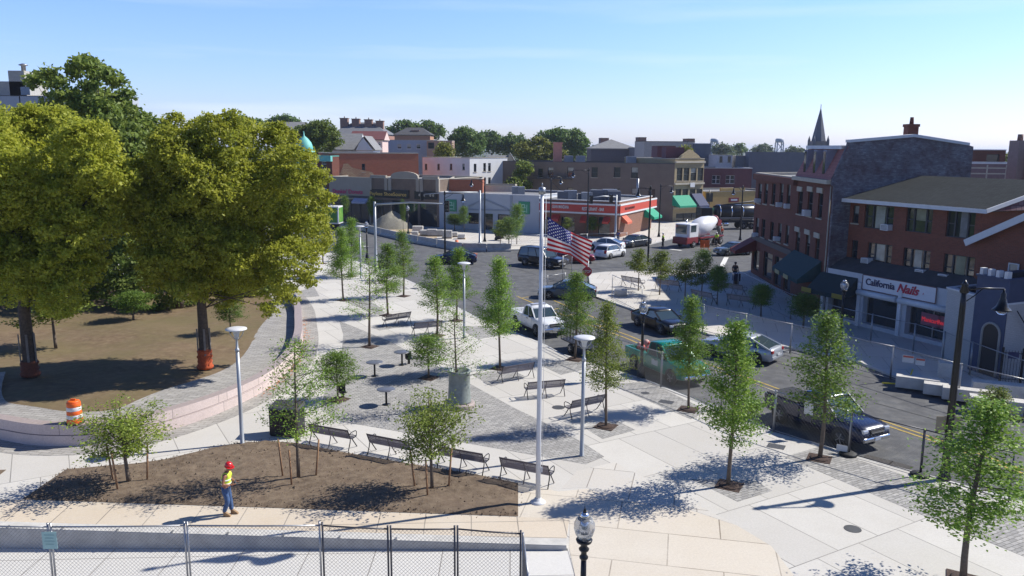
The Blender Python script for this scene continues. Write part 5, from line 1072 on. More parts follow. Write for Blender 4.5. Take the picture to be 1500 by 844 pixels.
# ------------------------------------------------------------------ houses and roofs behind
pw_ = lambda u0, u1, v0, v1, n_, st='white', w_=4: [(u0+(u1-u0)*k/max(1, n_-1)-w_/2, v0, u0+(u1-u0)*k/max(1, n_-1)+w_/2, v1, st) for k in range(n_)]
cA = W(437, 225, 133); cB = Vector((W(483, 225, 128.9).x, 130.3)); cd = unit((cA.x, 133), cB); zc_ = onwall(cB, cd, 470, 229)[1]
cor, d, n = block('turret_corner_house', 'dark brick corner house with a turquoise cornice and a domed copper turret', 'building', (cA.x, 133), cB, 11, zc_, brick_dk, roof_d, front=[(457,232,464,247,'white'),(471,233,478,248,'white'),(471,259,478,276,'white'),(457,259,464,276,'white'),(475,290,482,312,'white')], par=.2, cap=verd)
b = MB(); b.beam((cA.x-.2, 132.8, zc_-.35), (cB.x, cB.y-.25, zc_-.35), .5, .9); b.build('cornice', verd, cor)
tp_ = W(445, 222, 133.2); r_ = 1.45; b = MB(); hz = W(445, 203, 133.2).z; b.lathe([(r_, 0), (r_, tp_.z-.4), (r_*1.15, tp_.z-.3), (r_*1.15, tp_.z+.1), (r_, tp_.z+.15)], (tp_.x, 133.6, 0), 20); b.build('turret', verd, cor)
b = MB(); H_ = hz-tp_.z; b.lathe([(r_*.98, tp_.z+.1), (r_*.97, tp_.z+H_*.35), (r_*.8, tp_.z+H_*.7), (r_*.45, tp_.z+H_), (.15, tp_.z+H_*1.2), (.05, tp_.z+H_*1.55), (.001, tp_.z+H_*1.6)], (tp_.x, 133.6, 0), 20); b.build('dome', verd, cor)
rbA = W(482.3, 224, 131.5); rbd = Vector((.93, .36)).normalized(); rbx = onwall((rbA.x, 131.5), rbd, 613, 230)[0]; rbB = Vector((rbA.x, 131.5))+rbd*rbx; zrb = onwall((rbA.x, 131.5), rbd, 550, 225)[1]
rbk, d, n = block('red_party_wall_building', 'red brick building whose bare side wall with a pale plaster scar rises above the shops', 'building', (rbA.x, 131.5), rbB, 13, zrb, brick_far, roof_d, front=[(530,240,535,252,'dark')], par=.2)
(xa, za), (xb, zb) = onwall((rbA.x, 131.5), rbd, 492, 257), onwall((rbA.x, 131.5), rbd, 550, 241); rn = Vector((rbd.y, -rbd.x)); base_ = Vector((rbA.x, 131.5)); pts = [(xa, za-.3), (xb, za-.3), (xb-.6, za+.5), (xb-2, za+.8), (xa+2.6, za+1.3), (xa+2.0, zb+.2), (xa+1.3, zb+.1), (xa+.8, za+.5)]
b = MB(); b.add([p3(base_+rbd*x+rn*.03, z) for x, z in pts], [tuple(range(len(pts)))]); b.build('plaster_scar', brickmat('plaster_scar', (.5, .36, .2), (.42, .25, .14), (.3, .14, .09), .5, .2, .02, stain=.5, stain_col=(.3, .13, .08)), rbk)
wb = W(615, 233, 140); wd_ = unit((0, 0), (.9, -.43)); A_ = Vector((wb.x, 144)); xw_ = onwall(A_, wd_, 688, 240)[0]; B_ = A_+wd_*xw_; zw = onwall(A_, wd_, 660, 231.5)[1]
wht, d, n = block('white_flat_house', 'white flat roofed house with small dark windows behind the brick shops', 'building', A_, B_, 9, zw, stucco_w, roof_g, front=pw_(624, 679, 240, 249, 4, 'dark', 3.5), right=[(694,240,698,252,'dark'),(708,239,712,251,'dark'),(715,239,719,251,'dark'),(708,260,712,270,'dark'),(715,260,719,270,'dark')], rdir=(.72, .69), par=.2)
bA = Q(643)-R_n*3; zbs = onwall(bA, (1, 0), 676, 263)[1]; xq = onwall(bA, (1, 0.02), 707, 270)[0]; block('low_brick_store', 'low bright red brick wall building just above the bank roof', 'building', bA, bA+Vector((xq, .02)), 9, zbs, brick_far, roof_g, par=.15)
t_, d, n = far('cream_annexe', 'low cream wall behind the bank roof units', 707, 757, 272, 128, 6, mat('cream_wall', (.5, .46, .38), .85), roof_g)
# gabled houses
def house(name, lb, u0, u1, ve, Y, depth, wm, rise, ax, rm, wins=[], style='white', hip=0., group='houses behind the shops'):
    a = W(u0, ve, Y); c = W(u1, ve, Y); t, d, n = block(name, lb, 'house', (a.x, Y), (c.x, Y), depth, (a.z+c.z)/2, wm, roof_d, front=wins, style=style, par=.03, z0=-1.2, group=group)
    gable(t, (a.x, Y), (c.x, Y), (a.z+c.z)/2+.1, rise, depth, rm, .4, ax, 'gable_roof', wm, hip); return t, a, c
h_, a, c = house('chimney_mansion', 'distant mansion with a slate roof and four brick chimneys', 486, 566, 198, 235, 16, mat('mansion_brick', (.3, .16, .12), .85), 3.6, True, mat('mansion_slate', (.14, .145, .16), .8, var=.15), hip=5)
for u, v in ((504.5, 173), (521.5, 174), (540, 175), (556.5, 177)): p = W(u, v, 241); chimney(h_, p.x, 241, 11, p.z, 2.2, mat('chimney_brick', (.25, .15, .115), .85), pots=1)
house('grey_gabled_house', 'grey roofed wooden house just right of the copper turret', 484, 523, 221, 160, 9, stucco_w, 3.2, True, roof_g, pw_(500, 512, 214, 219, 2, 'white', 3))
h_, a, c = house('red_roofed_house', 'pale pink house with a dark red roof behind the party wall', 514, 560, 206, 172, 8, mat('pink_wall', (.6, .45, .4), .85), 1.8, True, mat('dark_red_roof', (.13, .04, .04), .8, var=.15), pw_(548, 556, 208, 213, 2, 'white', 3))
house('white_gabled_house', 'small white house whose pointed gable faces the square', 522, 547, 221, 156, 8, stucco_w, 2.6, False, roof_g, [(530,214,534,219,'dark')])
far('blue_grey_terrace', 'long low blue grey terrace with white windows on the rise', 560, 640, 205, 190, 10, mat('blue_grey_wall', (.3, .34, .4), .85), roof_g, front=pw_(585, 613, 211, 218, 3, 'white', 6), cat='house', group='houses behind the shops')
far('brown_terrace', 'low brown terrace with a dark garage beside the blue grey terrace', 625, 662, 206, 186, 8, mat('brown_terrace_wall', (.3, .2, .15), .85), roof_d, front=[(627,209,636,218,'dark')], cat='house', group='houses behind the shops')
h_, a, c = house('hip_roofed_brick_house', 'brick house with hipped roof and chimney above the blue grey terrace', 578, 630, 199, 215, 10, mat('orange_wall', (.38, .2, .12), .85), 2.0, True, roof_d, pw_(606, 612, 194, 198, 2, 'white', 3), hip=3)
p = W(606, 190, 214); chimney(h_, p.x, 218, 12, W(606, 191, 218).z, 2, MATS['chimney_brick'], pots=0)
h_, a, c = house('brown_slate_house', 'brown house with a grey slate roof at the left above the big tree', 413, 441, 194, 200, 9, mat('brown_house', (.25, .17, .14), .85), 2.4, True, roof_g, pw_(420, 432, 196, 202, 2, 'white', 4))
h_, a, c = house('yellow_gabled_house', 'pale yellow house whose gable catches the sun right of the white house', 737, 757, 246, 150, 9, mat('pale_yellow_wall', (.62, .5, .32), .85), 2.5, False, roof_g, [(747,239,752,245,'dark')])
house('blue_gabled_house', 'grey blue house with a broad slate roof behind the white flat house', 716, 742, 250, 154, 10, mat('grey_blue_wall', (.2, .24, .28), .85), 2.6, True, roof_g, [(722,252,727,258,'white')])
house('long_slate_house', 'dark house with a long pale slate roof far behind the brown row', 866, 932, 219, 205, 12, mat('dark_house_wall', (.17, .14, .14), .85), 2.3, True, roof_g, [], hip=6)
far('maroon_flats', 'maroon clad block with white framed windows behind the yellow shop', 1031, 1102, 246, 158, 12, maroon, roof_d, front=[(1043,257,1055,269,'pair'),(1063,257,1076,269,'pair'),(1043,277,1055,284,'pair')], cap=trim_w)
t_, d, n = far('cream_roof_block', 'cream rooftop block with a dark flat roof behind the stone front', 944, 1018, 207, 178, 14, mat('cream_block', (.5, .43, .36), .85), roof_d, cap=trim_d)
far('red_roof_hut', 'brick red rooftop hut left of the stone front', 963, 990, 213, 146, 6, maroon, roof_d)
far('grey_slab_block', 'grey slab block with a pale end wall behind the stone front', 1018, 1042, 210, 176, 10, slate, roof_d, right=[], cap=trim_w)
far('pale_dormer_house', 'small pale house with two dormer windows beyond the maroon block', 1052, 1073, 227, 168, 8, mat('pale_house', (.6, .56, .54), .85), roof_g, front=[(1054,229,1058.5,238,'dark'),(1066,229,1070.5,238,'dark')])
far('blue_grey_warehouse', 'long flat blue grey warehouse behind the long brick house', 1098, 1200, 223, 165, 3, slate, roof_d, cap=slate)
far('low_slate_annexe', 'lower grey annexe left of the warehouse', 1078, 1098.5, 228, 168, 3, mat('slate_light', (.17, .18, .2), .7), roof_d)
far('grey_parapet_block', 'dark grey block with a pale parapet far behind the brown row', 930, 966, 216, 195, 10, mat('dark_block', (.2, .17, .16), .85), roof_d)
for k, (u, v, Y, lb) in enumerate([(886,202,215,'lone brick chimney house top left of the dark block'),(941,201,225,'lone chimney house top above the cream block'),(1012,203,215,'lone brick stair house on the skyline by the cream block')]):
    far('roof_stack', lb, u-6, u+6, v, Y, 5, MATS['chimney_brick'], roof_d, cat='chimney block', group='chimney blocks on the skyline')
# apartment slab behind the big trees at the left
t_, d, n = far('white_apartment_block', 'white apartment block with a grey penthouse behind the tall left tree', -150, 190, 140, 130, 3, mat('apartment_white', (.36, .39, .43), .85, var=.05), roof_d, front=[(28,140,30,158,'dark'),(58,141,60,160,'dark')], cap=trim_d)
za = W(20, 140, 130).z; p = W(8, 130, 134); unit_box(t_, 'penthouse', (p.x-2, 136, za+1.1), (12, 6, 2.6), mat('penthouse_grey', (.4, .38, .34), .85)); p = W(30, 120, 134); unit_box(t_, 'lift_tower', (p.x, 135, za+2), (2.6, 4, 4.2), MATS['penthouse_grey'])
p = W(36, 125, 132.9); unit_box(t_, 'window', (p.x, 132.95, za+.9), (1.5, .1, 1.3), mat('sky_glass', (.22, .27, .33), .4, var=0)); p = W(29, 99, 134); b = MB(); b.lathe([(.35, za+4), (.35, za+5), (.7, za+5.1), (.7, za+5.2), (.2, za+5.4)], (p.x, 135, 0), 10); b.build('vent', galv, t_)
# church spire, water tanks, right hand roofs
p = W(1199, 207, 190); t_ = T('church_spire', 'slim grey church spire rising over the mansard roof', 'church', (p.x, 190, 0)); zt_ = W(1199, 158, 190).z; sl_ = mat('spire_slate', (.13, .14, .17), .8, var=.15, scale=.6)
b = MB(); b.box((p.x, 190, p.z/2), (3.5, 3.5, p.z)); b.build('tower', mat('church_stone', (.2, .18, .17), .85), t_); b = MB(); b.lathe([(1.75, p.z-.2), (1.3, p.z+2), (.05, zt_), (.001, zt_)], (p.x, 190, 0), 8, smooth=False); b.build('spire', sl_, t_)
for sx_, sy_ in ((-1, -1), (1, -1), (-1, 1), (1, 1)): b = MB(); b.lathe([(.35, p.z-1), (.35, p.z+.2), (.02, p.z+1.3)], (p.x+sx_*1.6, 190+sy_*1.6, 0), 6); b.build('pinnacle', sl_, t_)
b = MB(); b.tube([(p.x, 190, zt_-.2), (p.x, 190, zt_+.8)], .08, 5); b.build('finial', sl_, t_)
def water_tower(u, vt, vm, vb, Y, w_, lb):
    p = W(u, vb, Y); t = T('water_tank', lb, 'water tank', (p.x, Y, 0), 0, 'water tanks on legs on the skyline'); zt_ = W(u, vt, Y).z; zm_ = W(u, vm, Y).z
    b = MB(); b.lathe([(w_*.5, zm_), (w_*.5, zt_-.5), (w_*.4, zt_), (.01, zt_)], (p.x, Y, 0), 14); b.build('tank', mat('tank_grey', (.42, .44, .5), .6), t)
    for sx_, sy_ in ((-1, -1), (1, -1), (-1, 1), (1, 1)): b = MB(); b.beam((p.x+sx_*w_*.42, Y+sy_*w_*.42, p.z-12), (p.x+sx_*w_*.36, Y+sy_*w_*.36, zm_), .5, .5); b.build('leg', MATS['tank_grey'], t)
    b = MB(); zz = (p.z+zm_)/2; b.beam((p.x-w_*.4, Y-w_*.4, p.z), (p.x+w_*.38, Y-w_*.4, zm_), .3, .3); b.beam((p.x+w_*.4, Y-w_*.4, p.z), (p.x-w_*.38, Y-w_*.4, zm_), .3, .3); b.build('brace', MATS['tank_grey'], t)
water_tower(1141, 203, 209, 222, 420, 4.3, 'pale water tank on legs alone on the skyline left of the spire'); water_tower(1046, 203, 209, 217, 400, 4.0, 'pale water tank on legs partly behind the grey slab')
far('round_cornered_block', 'red brick block with a pale top edge on the skyline at the right', 1428, 1474, 219, 95, 8, brick_dk, roof_d, front=[(1445,226,1464,237,'shop')], cap=trim_w)
t_, d, n = far('railed_terrace_block', 'long low roof with white rails behind the shingle roof at the right', 1400, 1540, 239, 84, 8, mat('plum_wall', (.2, .13, .13), .85), roof_d, cap=trim_w)
a = W(1418, 246, 80); c = W(1500, 247, 80)
for k in range(3): b = MB(); b.beam((a.x, 80, a.z-.55*k), (c.x+4, 80, c.z-.55*k), .08, .12); b.build('rail', trim_s, t_)
for k in range(6): x = a.x+(c.x+4-a.x)*k/5; b = MB(); b.beam((x, 80, a.z-2.2), (x, 80, a.z+.3), .1, .1); b.build('rail_post', trim_s, t_)
p = W(1494, 240, 66); t_ = T('brown_chimney', 'tall brown stucco chimney at the right edge behind the shingle roof', 'chimney', (p.x, 66, 0)); zt_ = W(1494, 206, 66).z
b = MB(); b.box((p.x, 66, zt_/2), (1.3, 1.3, zt_)); b.box((p.x+.35, 65.2, zt_/2-.3), (.8, .8, zt_-.7)); b.build('stack', mat('stack_stucco', (.27, .22, .19), .85, var=.1), t_); b = MB(); b.lathe([(.22, zt_), (.2, zt_+.5)], (p.x-.2, 66, 0), 10); b.build('pot', MATS['chimney_brick'], t_)
# ================================================================== vehicles
def paint(name, col, rough=.3, metal=.2): return mat(name, col, rough, metal*.5, var=0, spec=.4, coat=.35)
car_glass = glassmat('car_glass', (.035, .055, .065), .03); lens_w = mat('headlamp', (.6, .62, .65), .1, .3, var=0); lens_r = mat('tail_lamp', (.28, .01, .015), .15, 0, var=0); trimb = mat('black_plastic', (.018, .018, .02), .6, var=0); plate_m = mat('number_plate', (.55, .56, .58), .5, var=.05)
def wheel(t, x, y, r, w_, side, m=None):
    R = Matrix.Rotation(math.pi/2, 3, 'X'); b = MB()
    b.lathe([(r*.62, -w_/2), (r*.92, -w_/2), (r, -w_*.3), (r, w_*.3), (r*.92, w_/2), (r*.62, w_/2)], (x, y, r), 20, R=R); o = b.build('wheel', rubber, t, world=False)
    b = MB(); yo = y+side*w_*.42; b.lathe([(.001, 0), (r*.64, 0), (r*.64, .02), (.001, .02)], (x, yo-(0 if side < 0 else .0), r), 18, R=R)
    for k in range(5):
        a = 2*math.pi*k/5; b.beam((x, yo+side*.02, r), (x+math.cos(a)*r*.58, yo+side*.02, r+math.sin(a)*r*.58), .03, r*.16, m=1, up=(0, 1, 0))
    b.build('rim', [mat('rim_dark', (.06, .06, .065), .5, .5, var=0), m or alloy], o, world=False)
def vehicle(name, lb, cat, p, heading, L, W_, H, col, kind, z=-.12, group=None, rim=None):
    t = T(name, lb, cat, (p[0], p[1], z), heading, group); hw = W_/2; r = .33 if kind in ('sedan', 'hatch') else .39
    belt = {'sedan': .93, 'hatch': .98, 'suv': 1.12, 'pickup': 1.16}[kind]; hood = {'sedan': .92, 'hatch': .95, 'suv': 1.1, 'pickup': 1.13}[kind]; sill = {'sedan': .2, 'hatch': .22, 'suv': .32, 'pickup': .36}[kind]
    tail = {'sedan': .94, 'hatch': 1.0, 'suv': 1.12, 'pickup': .75}[kind]
    st = [(-.5, sill+.16, tail-.22, .86), (-.493, sill+.08, tail-.08, .93), (-.47, sill+.02, tail, .97), (-.38, sill, tail, 1), (-.25, sill, max(belt, tail) if kind != 'pickup' else tail, 1), (-.08, sill, belt, 1), (.1, sill, belt, 1), (.2, sill, hood+.02, 1), (.32, sill, hood-.02, .99), (.42, sill+.02, hood-.07, .96), (.475, sill+.06, hood-.14, .9), (.495, sill+.12, hood-.28, .84), (.5, sill+.18, hood-.4, .8)]
    rings = []
    for fx, zb, zt, fw in st:
        h = hw*fw; zm = zb+(zt-zb)*.55; x = fx*L
        ring_ = [(x, -h*.9, zb), (x, -h*.985, zb+.08), (x, -h, zm), (x, -h*.975, zt-.08), (x, -h*.9, zt-.012), (x, -h*.5, zt+.015)]
        rings.append(ring_+[(a, -c, e) for a, c, e in ring_[::-1]])
    b = MB(); b.loft([q for q in rings], smooth=True); body = b.build('body', col, t, world=False)
    cb = {'sedan': (-.46, .27, -.2, .07), 'hatch': (-.46, .24, -.36, .06), 'suv': (-.485, .2, -.44, .08), 'pickup': (-.1, .24, -.085, .1)}[kind]
    if kind == 'pickup' and L > 5.5: cb = (-.14, .22, -.12, .08)
    zb = belt-.02; zt = H-.05; wb, wt = hw*.93, hw*.76
    B4 = [(cb[0]*L, wb), (cb[1]*L, wb*.95)]; T4 = [(cb[2]*L, wt), (cb[3]*L, wt)]
    V = lambda s, k, top: Vector(((T4 if top else B4)[k][0], s*(T4 if top else B4)[k][1], zt if top else zb))
    def pane(nm, q, m=car_glass): b = MB(); b.add(q, [(0, 1, 2, 3)]); return b.build(nm, m, t, world=False)
    pane('windscreen', [V(-1, 1, 0), V(1, 1, 0), V(1, 1, 1), V(-1, 1, 1)]); pane('rear_window', [V(1, 0, 0), V(-1, 0, 0), V(-1, 0, 1), V(1, 0, 1)])
    pane('side_window', [V(-1, 0, 0), V(-1, 1, 0), V(-1, 1, 1), V(-1, 0, 1)]); pane('side_window', [V(1, 1, 0), V(1, 0, 0), V(1, 0, 1), V(1, 1, 1)])
    for s in (-1, 1):
        for k in (0, 1): b = MB(); b.beam(V(s, k, 0), V(s, k, 1), .09 if k == 0 else .07, .08); b.build('pillar', col, t, world=False)
        for f in ((.5,) if kind != 'suv' else (.36, .68)): a = V(s, 0, 0).lerp(V(s, 1, 0), f); c = V(s, 0, 1).lerp(V(s, 1, 1), f); b = MB(); b.beam(a, c, .07, .06); b.build('pillar', col, t, world=False)
    b = MB(); x0, x1 = cb[2]*L, cb[3]*L; rg = []
    for x, dz, fw in ((x0-.1, -.06, .9), (x0, 0, 1), (x0*.5+x1*.5, .045, 1.02), (x1, 0, 1), (x1+.1, -.06, .92)):
        q = [(x, -wt*fw-.03, zt+dz-.02), (x, -wt*fw*.9, zt+dz+.035), (x, -wt*.4, zt+dz+.05)]; rg.append(q+[(a, -c, e) for a, c, e in q[::-1]])
    b.loft(rg, smooth=True); b.build('roof', col, t, world=False)
    wx = (-.3 if kind != 'pickup' else -.31, .31)
    for fx in wx:
        for s in (-1, 1):
            b = MB(); R = Matrix.Rotation(math.pi/2, 3, 'X'); b.lathe([(.001, -.02), (r*1.16, -.02), (r*1.16, .02), (.001, .02)], (fx*L, s*(hw-.002), r*1.03), 20, R=R); b.build('wheel_arch', trimb, t, world=False)
            wheel(t, fx*L, s*(hw-.07), r, .2, s, rim)
    for s in (-1, 1):
        b = MB(); b.box((.47*L, s*hw*.68, hood-.24), (.1*L*.5, hw*.34, .17)); bevel(b.build('headlight', lens_w, t, world=False), .04)
        b = MB(); b.box((-.488*L, s*hw*.78, tail-.16 if kind != 'pickup' else .88), (.05*L*.6, hw*.3, .18 if kind in ('sedan',) else .34)); bevel(b.build('tail_light', lens_r, t, world=False), .03)
        b = MB(); b.box((cb[1]*L-.32, s*(hw+.08), belt+.08), (.14, .2, .15)); bevel(b.build('mirror', col if kind != 'pickup' else trimb, t, world=False), .04)
        for xa_, xb_ in (((-.2, -.015), (-.01, .185)) if kind != 'pickup' else ((-.1, .025), (.03, .19))):
            b = MB(); b.box(((xa_+xb_)/2*L, s*(hw-.004), (sill+belt)/2+.06), ((xb_-xa_)*L-.02, .03, belt-sill-.24)); bevel(b.build('door', col, t, world=False), .014)
        for fx in (-.1, .06):
            if kind == 'pickup' and fx < 0: continue
            b = MB(); b.box((fx*L, s*(hw+.015), belt-.16), (.18, .035, .035)); b.build('door_handle', trimb, t, world=False)
    b = MB(); b.box((.497*L, 0, sill+.2), (.1, hw*1.7, .2)); bevel(b.build('front_bumper', col if kind in ('sedan', 'hatch') else chrome if kind == 'pickup' else trimb, t, world=False), .05)
    b = MB(); b.box((-.497*L, 0, sill+.22), (.1, hw*1.75, .2)); bevel(b.build('rear_bumper', col if kind in ('sedan', 'hatch') else trimb, t, world=False), .05)
    b = MB(); b.box((.496*L, 0, hood-.28), (.06, hw*.85, .22)); b.box((.503*L, 0, hood-.28), (.06, hw*.8, .05), m=1); b.build('grille', [trimb, chrome], t, world=False)
    b = MB(); b.box((.511*L, 0, sill+.22), (.02, .32, .13)); b.build('number_plate', plate_m, t, world=False); b = MB(); b.box((-.511*L, 0, sill+.38), (.02, .32, .14)); b.build('number_plate', plate_m, t, world=False)
    if kind == 'pickup':
        xb = cb[0]*L-.06; xr = -.49*L; b = MB(); zt2 = belt-.02
        for s in (-1, 1): b.box(((xb+xr)/2, s*(hw-.06), (tail+zt2)/2-.1), (xb-xr, .13, zt2-tail+.2))
        b.box((xr+.04, 0, (tail+zt2)/2-.1), (.1, W_*.9, zt2-tail+.2)); bevel(b.build('cargo_bed', col, t, world=False), .03)
    return t
def at(u0, v0, u1, v1, z=-.12):
    """ground line through rear and front wheel contact -> middle and heading"""
    a, c = G(u0, v0, z), G(u1, v1, z); return a, c, math.atan2(c.y-a.y, c.x-a.x)
def park(u0, v0, u1, v1, W_, side):
    """wheels seen are on one flank: side=+1 when the far side lies to the left of travel"""
    a, c, h = at(u0, v0, u1, v1); m_ = (a+c)/2; off = Vector((-math.sin(h), math.cos(h), 0))*side*W_/2; return m_+off, h
blackp = paint('black_paint', (.008, .008, .01)); navyp = paint('navy_paint', (.012, .018, .05), .25, .4); whitep = paint('white_car_paint', (.7, .71, .72), .3, 0); silverp = paint('silver_paint', (.42, .45, .5), .28, .7); greenp = paint('green_paint', (.0, .18, .125), .3, .1); greyp = paint('grey_blue_paint', (.09, .115, .13), .3, .5); dkblue = paint('slate_paint', (.05, .06, .08), .28, .5); redp = paint('dark_red_paint', (.2, .015, .02), .3, .2)
m_, h = park(770, 390, 806, 394, 2.0, 1); vehicle('large_suv', 'big black station wagon crossing the square behind the flagpole', 'car', m_, h-.12, 5.5, 2.0, 1.95, blackp, 'suv')
p, h = G(884, 371, -.12), 0; vehicle('white_saloon', 'white saloon half hidden by the flag, behind the white hatchback', 'car', G(878, 367, -.12)+Vector((.8, .9, 0)), math.radians(155), 4.5, 1.8, 1.45, whitep, 'sedan')
m_, h = park(901, 380, 919, 376.5, 1.8, 1); vehicle('white_hatchback', 'white hatchback with a dark rear, nearest of the white cars by the flag', 'car', m_+Vector((-.5, 0, 0)), h, 4.3, 1.8, 1.5, whitep, 'hatch')
vehicle('slate_saloon', 'slate grey saloon turning by the restaurant corner', 'car', G(931, 362.5, -.12)+Vector((0, .9, 0)), math.radians(222), 4.7, 1.82, 1.45, dkblue, 'sedan')
vehicle('dark_red_hatchback', 'dark red car mostly hidden behind the black station wagon and the flag', 'car', G(846, 387, -.12)+Vector((-.2, 1.2, 0)), math.radians(-5), 4.2, 1.75, 1.5, redp, 'hatch')
vehicle('blue_saloon', 'dark blue saloon in the road behind the two leafy trees', 'car', G(668, 388, -.12)+Vector((-.2, .9, 0)), math.radians(182), 4.6, 1.8, 1.42, navyp, 'sedan')
vehicle('grey_saloon', 'grey blue saloon coming round the island tip behind a tree', 'car', G(838, 440, -.12)+Vector((-.3, 1.1, 0)), math.radians(172), 4.7, 1.82, 1.45, greyp, 'sedan')
m_, h = park(757, 480, 782, 492, 1.85, 1); t = vehicle('white_pickup', 'white pickup with a roof light bar parked at the near kerb behind the trees', 'pickup truck', m_, h, 5.0, 1.85, 1.75, whitep, 'pickup')
b = MB(); b.box((.05, 0, 1.82), (.3, 1.0, .1)); b.build('light_bar', mat('amber_grey', (.4, .4, .42), .3, var=0), t, world=False)
p = G(846, 520, -.12); hd = h; t = T('mesh_trailer', 'small dark mesh sided trailer parked at the kerb behind the green pickup', 'trailer', (p.x+.5, p.y+.6, -.12), hd)
b = MB(); b.box((0, 0, .6), (3.0, 1.7, .08)); b.beam((1.5, 0, .58), (2.6, 0, .5), .1, .1); b.build('bed', trimb, t, world=False)
for s in (-1, 1):
    b = MB()
    for k in range(9): b.tube([(-1.5+k*.375, s*.84, .6), (-1.5+k*.375, s*.84, 1.5)], .022, 5)
    for z in (.9, 1.2, 1.5): b.tube([(-1.5, s*.84, z), (1.5, s*.84, z)], .022, 5)
    b.build('side_rail', trimb, t, world=False); wheel(t, 0, s*.95, .33, .2, s)
    b = MB(); b.box((0, s*.95, .72), (.9, .26, .05)); b.build('mudguard', trimb, t, world=False)
b = MB()
for k in range(6): b.tube([(-1.5, -.84+k*.336, .6), (-1.5, -.84+k*.336, 1.6)], .02, 5)
b.build('tailgate', trimb, t, world=False)
m_, h = park(931, 477, 969, 491, 1.8, 1); vehicle('black_saloon', 'black saloon on the road beside the black acorn lamp', 'car', m_, h, 4.6, 1.8, 1.42, blackp, 'sedan')
m_, h = park(930, 541, 980, 563, 1.95, 1); t = vehicle('green_pickup', 'green pickup with red cargo in its bed parked at the kerb', 'pickup truck', m_, h, 5.3, 1.95, 1.85, greenp, 'pickup')
b = MB(); 
for k in range(14): b.ball((rnd.uniform(-2.3, -1.0), rnd.uniform(-.6, .6), rnd.uniform(1.0, 1.3)), rnd.uniform(.12, .22), k % 2, 8)
b.build('cargo', [mat('red_cargo', (.45, .05, .04), .6), mat('pink_cargo', (.5, .3, .26), .6)], t, world=False)
b = MB(); b.box((.25, -.985, .85), (.55, .02, .3)); b.build('door_badge', mat('door_badge', (.5, .55, .54), .5, var=.1), t, world=False)
p = G(1106, 530, -.12); vehicle('silver_saloon', 'silver saloon driving away, its red tail lights towards the viewer', 'car', p+Vector((-.6, 1.1, 0)), math.radians(140), 4.6, 1.8, 1.43, silverp, 'sedan')
m_, h = park(1143, 620, 1227, 654, 1.85, 1); t = vehicle('navy_pickup', 'navy blue crew cab pickup with roof bars and covered bed at the near kerb', 'pickup truck', m_, h, 5.35, 1.85, 1.82, navyp, 'pickup')
ch_ = [c for c in t.children]
b = MB(); b.box((-1.72, 0, 1.17), (1.75, 1.66, .05)); bevel(b.build('bed_cover', mat('bed_cover', (.02, .02, .022), .7, var=0), t, world=False), .02)
for s in (-1, 1): b = MB(); b.tube([(-.55, s*.6, 1.86), (-.45, s*.6, 1.93), (.3, s*.6, 1.93), (.4, s*.6, 1.86)], .025, 6); b.build('roof_bar', galv, t, world=False)
vehicle('parked_saloon', 'grey saloon parked in shade by the red awning', 'car', G(1071, 375, -.12)+Vector((.5, 1, 0)), math.radians(200), 4.5, 1.8, 1.45, greyp, 'sedan')
# concrete mixer
p = G(1008, 364, -.12); hd = math.radians(222); t = T('concrete_mixer', 'white and red concrete mixer truck with its drum raised behind the cab', 'mixer truck', (p.x+2.2, p.y+3.2, -.12), hd); t.scale = (.9, .9, .9)
redt = mat('mixer_red', (.2, .02, .025), .4, var=0); whitet = mat('mixer_white', (.7, .7, .71), .35, 0, var=.05)
b = MB(); b.prism([(2.2, -1.2), (4.3, -1.2), (4.5, -.9), (4.5, .9), (4.3, 1.2), (2.2, 1.2)], 1.5, 3.3); bevel(b.build('cab', whitet, t, world=False), .12)
b = MB(); b.box((4.51, 0, 2.55), (.04, 1.8, 1.25)); b.build('windscreen', car_glass, t, world=False)
for s in (-1, 1): b = MB(); b.box((3.4, s*1.21, 2.65), (1.2, .03, .9)); b.build('side_window', car_glass, t, world=False)
b = MB(); b.box((3.5, 0, 1.05), (2.6, 2.42, .9)); b.box((4.75, 0, .8), (.25, 2.4, .5)); bevel(b.build('lower_cab', redt, t, world=False), .08)
b = MB(); b.box((-.8, 0, 1.0), (7.4, .9, .3)); b.build('chassis', trimb, t, world=False)
b = MB(); R = Matrix.Rotation(math.radians(-90+14), 3, 'Y'); b.lathe([(.5, -2.9), (1.1, -2.2), (1.32, -1.0), (1.3, .1), (1.0, 1.4), (.62, 2.5), (.55, 2.7)], (-.6, 0, 2.75), 24, R=R); b.build('drum', whitet, t, world=False)
b = MB(); b.lathe([(.56, 2.68), (.62, 2.7), (.62, 2.95), (.3, 2.98)], (-.6, 0, 2.75), 20, R=R); b.box((-3.9, 0, 3.0), (.9, .9, .8)); b.build('hopper', redt, t, world=False)
b = MB(); b.beam((-4.0, .1, 2.4), (-5.2, -.3, 1.2), .5, .14); b.build('chute', galv, t, world=False)
for s in (-1, 1): 
    b = MB(); b.box((-1, s*1.15, 1.25), (5.6, .25, .18)); b.build('mudguard', redt, t, world=False)
    for x in (3.2, -.6, -2.0, -3.3): wheel(t, x, s*1.05, .52, .32, s, whitet)
b = MB(); b.tube([(2.0, -1.0, 1.3), (2.0, -1.0, 3.6)], .09, 8); b.build('exhaust_stack', chrome, t, world=False)
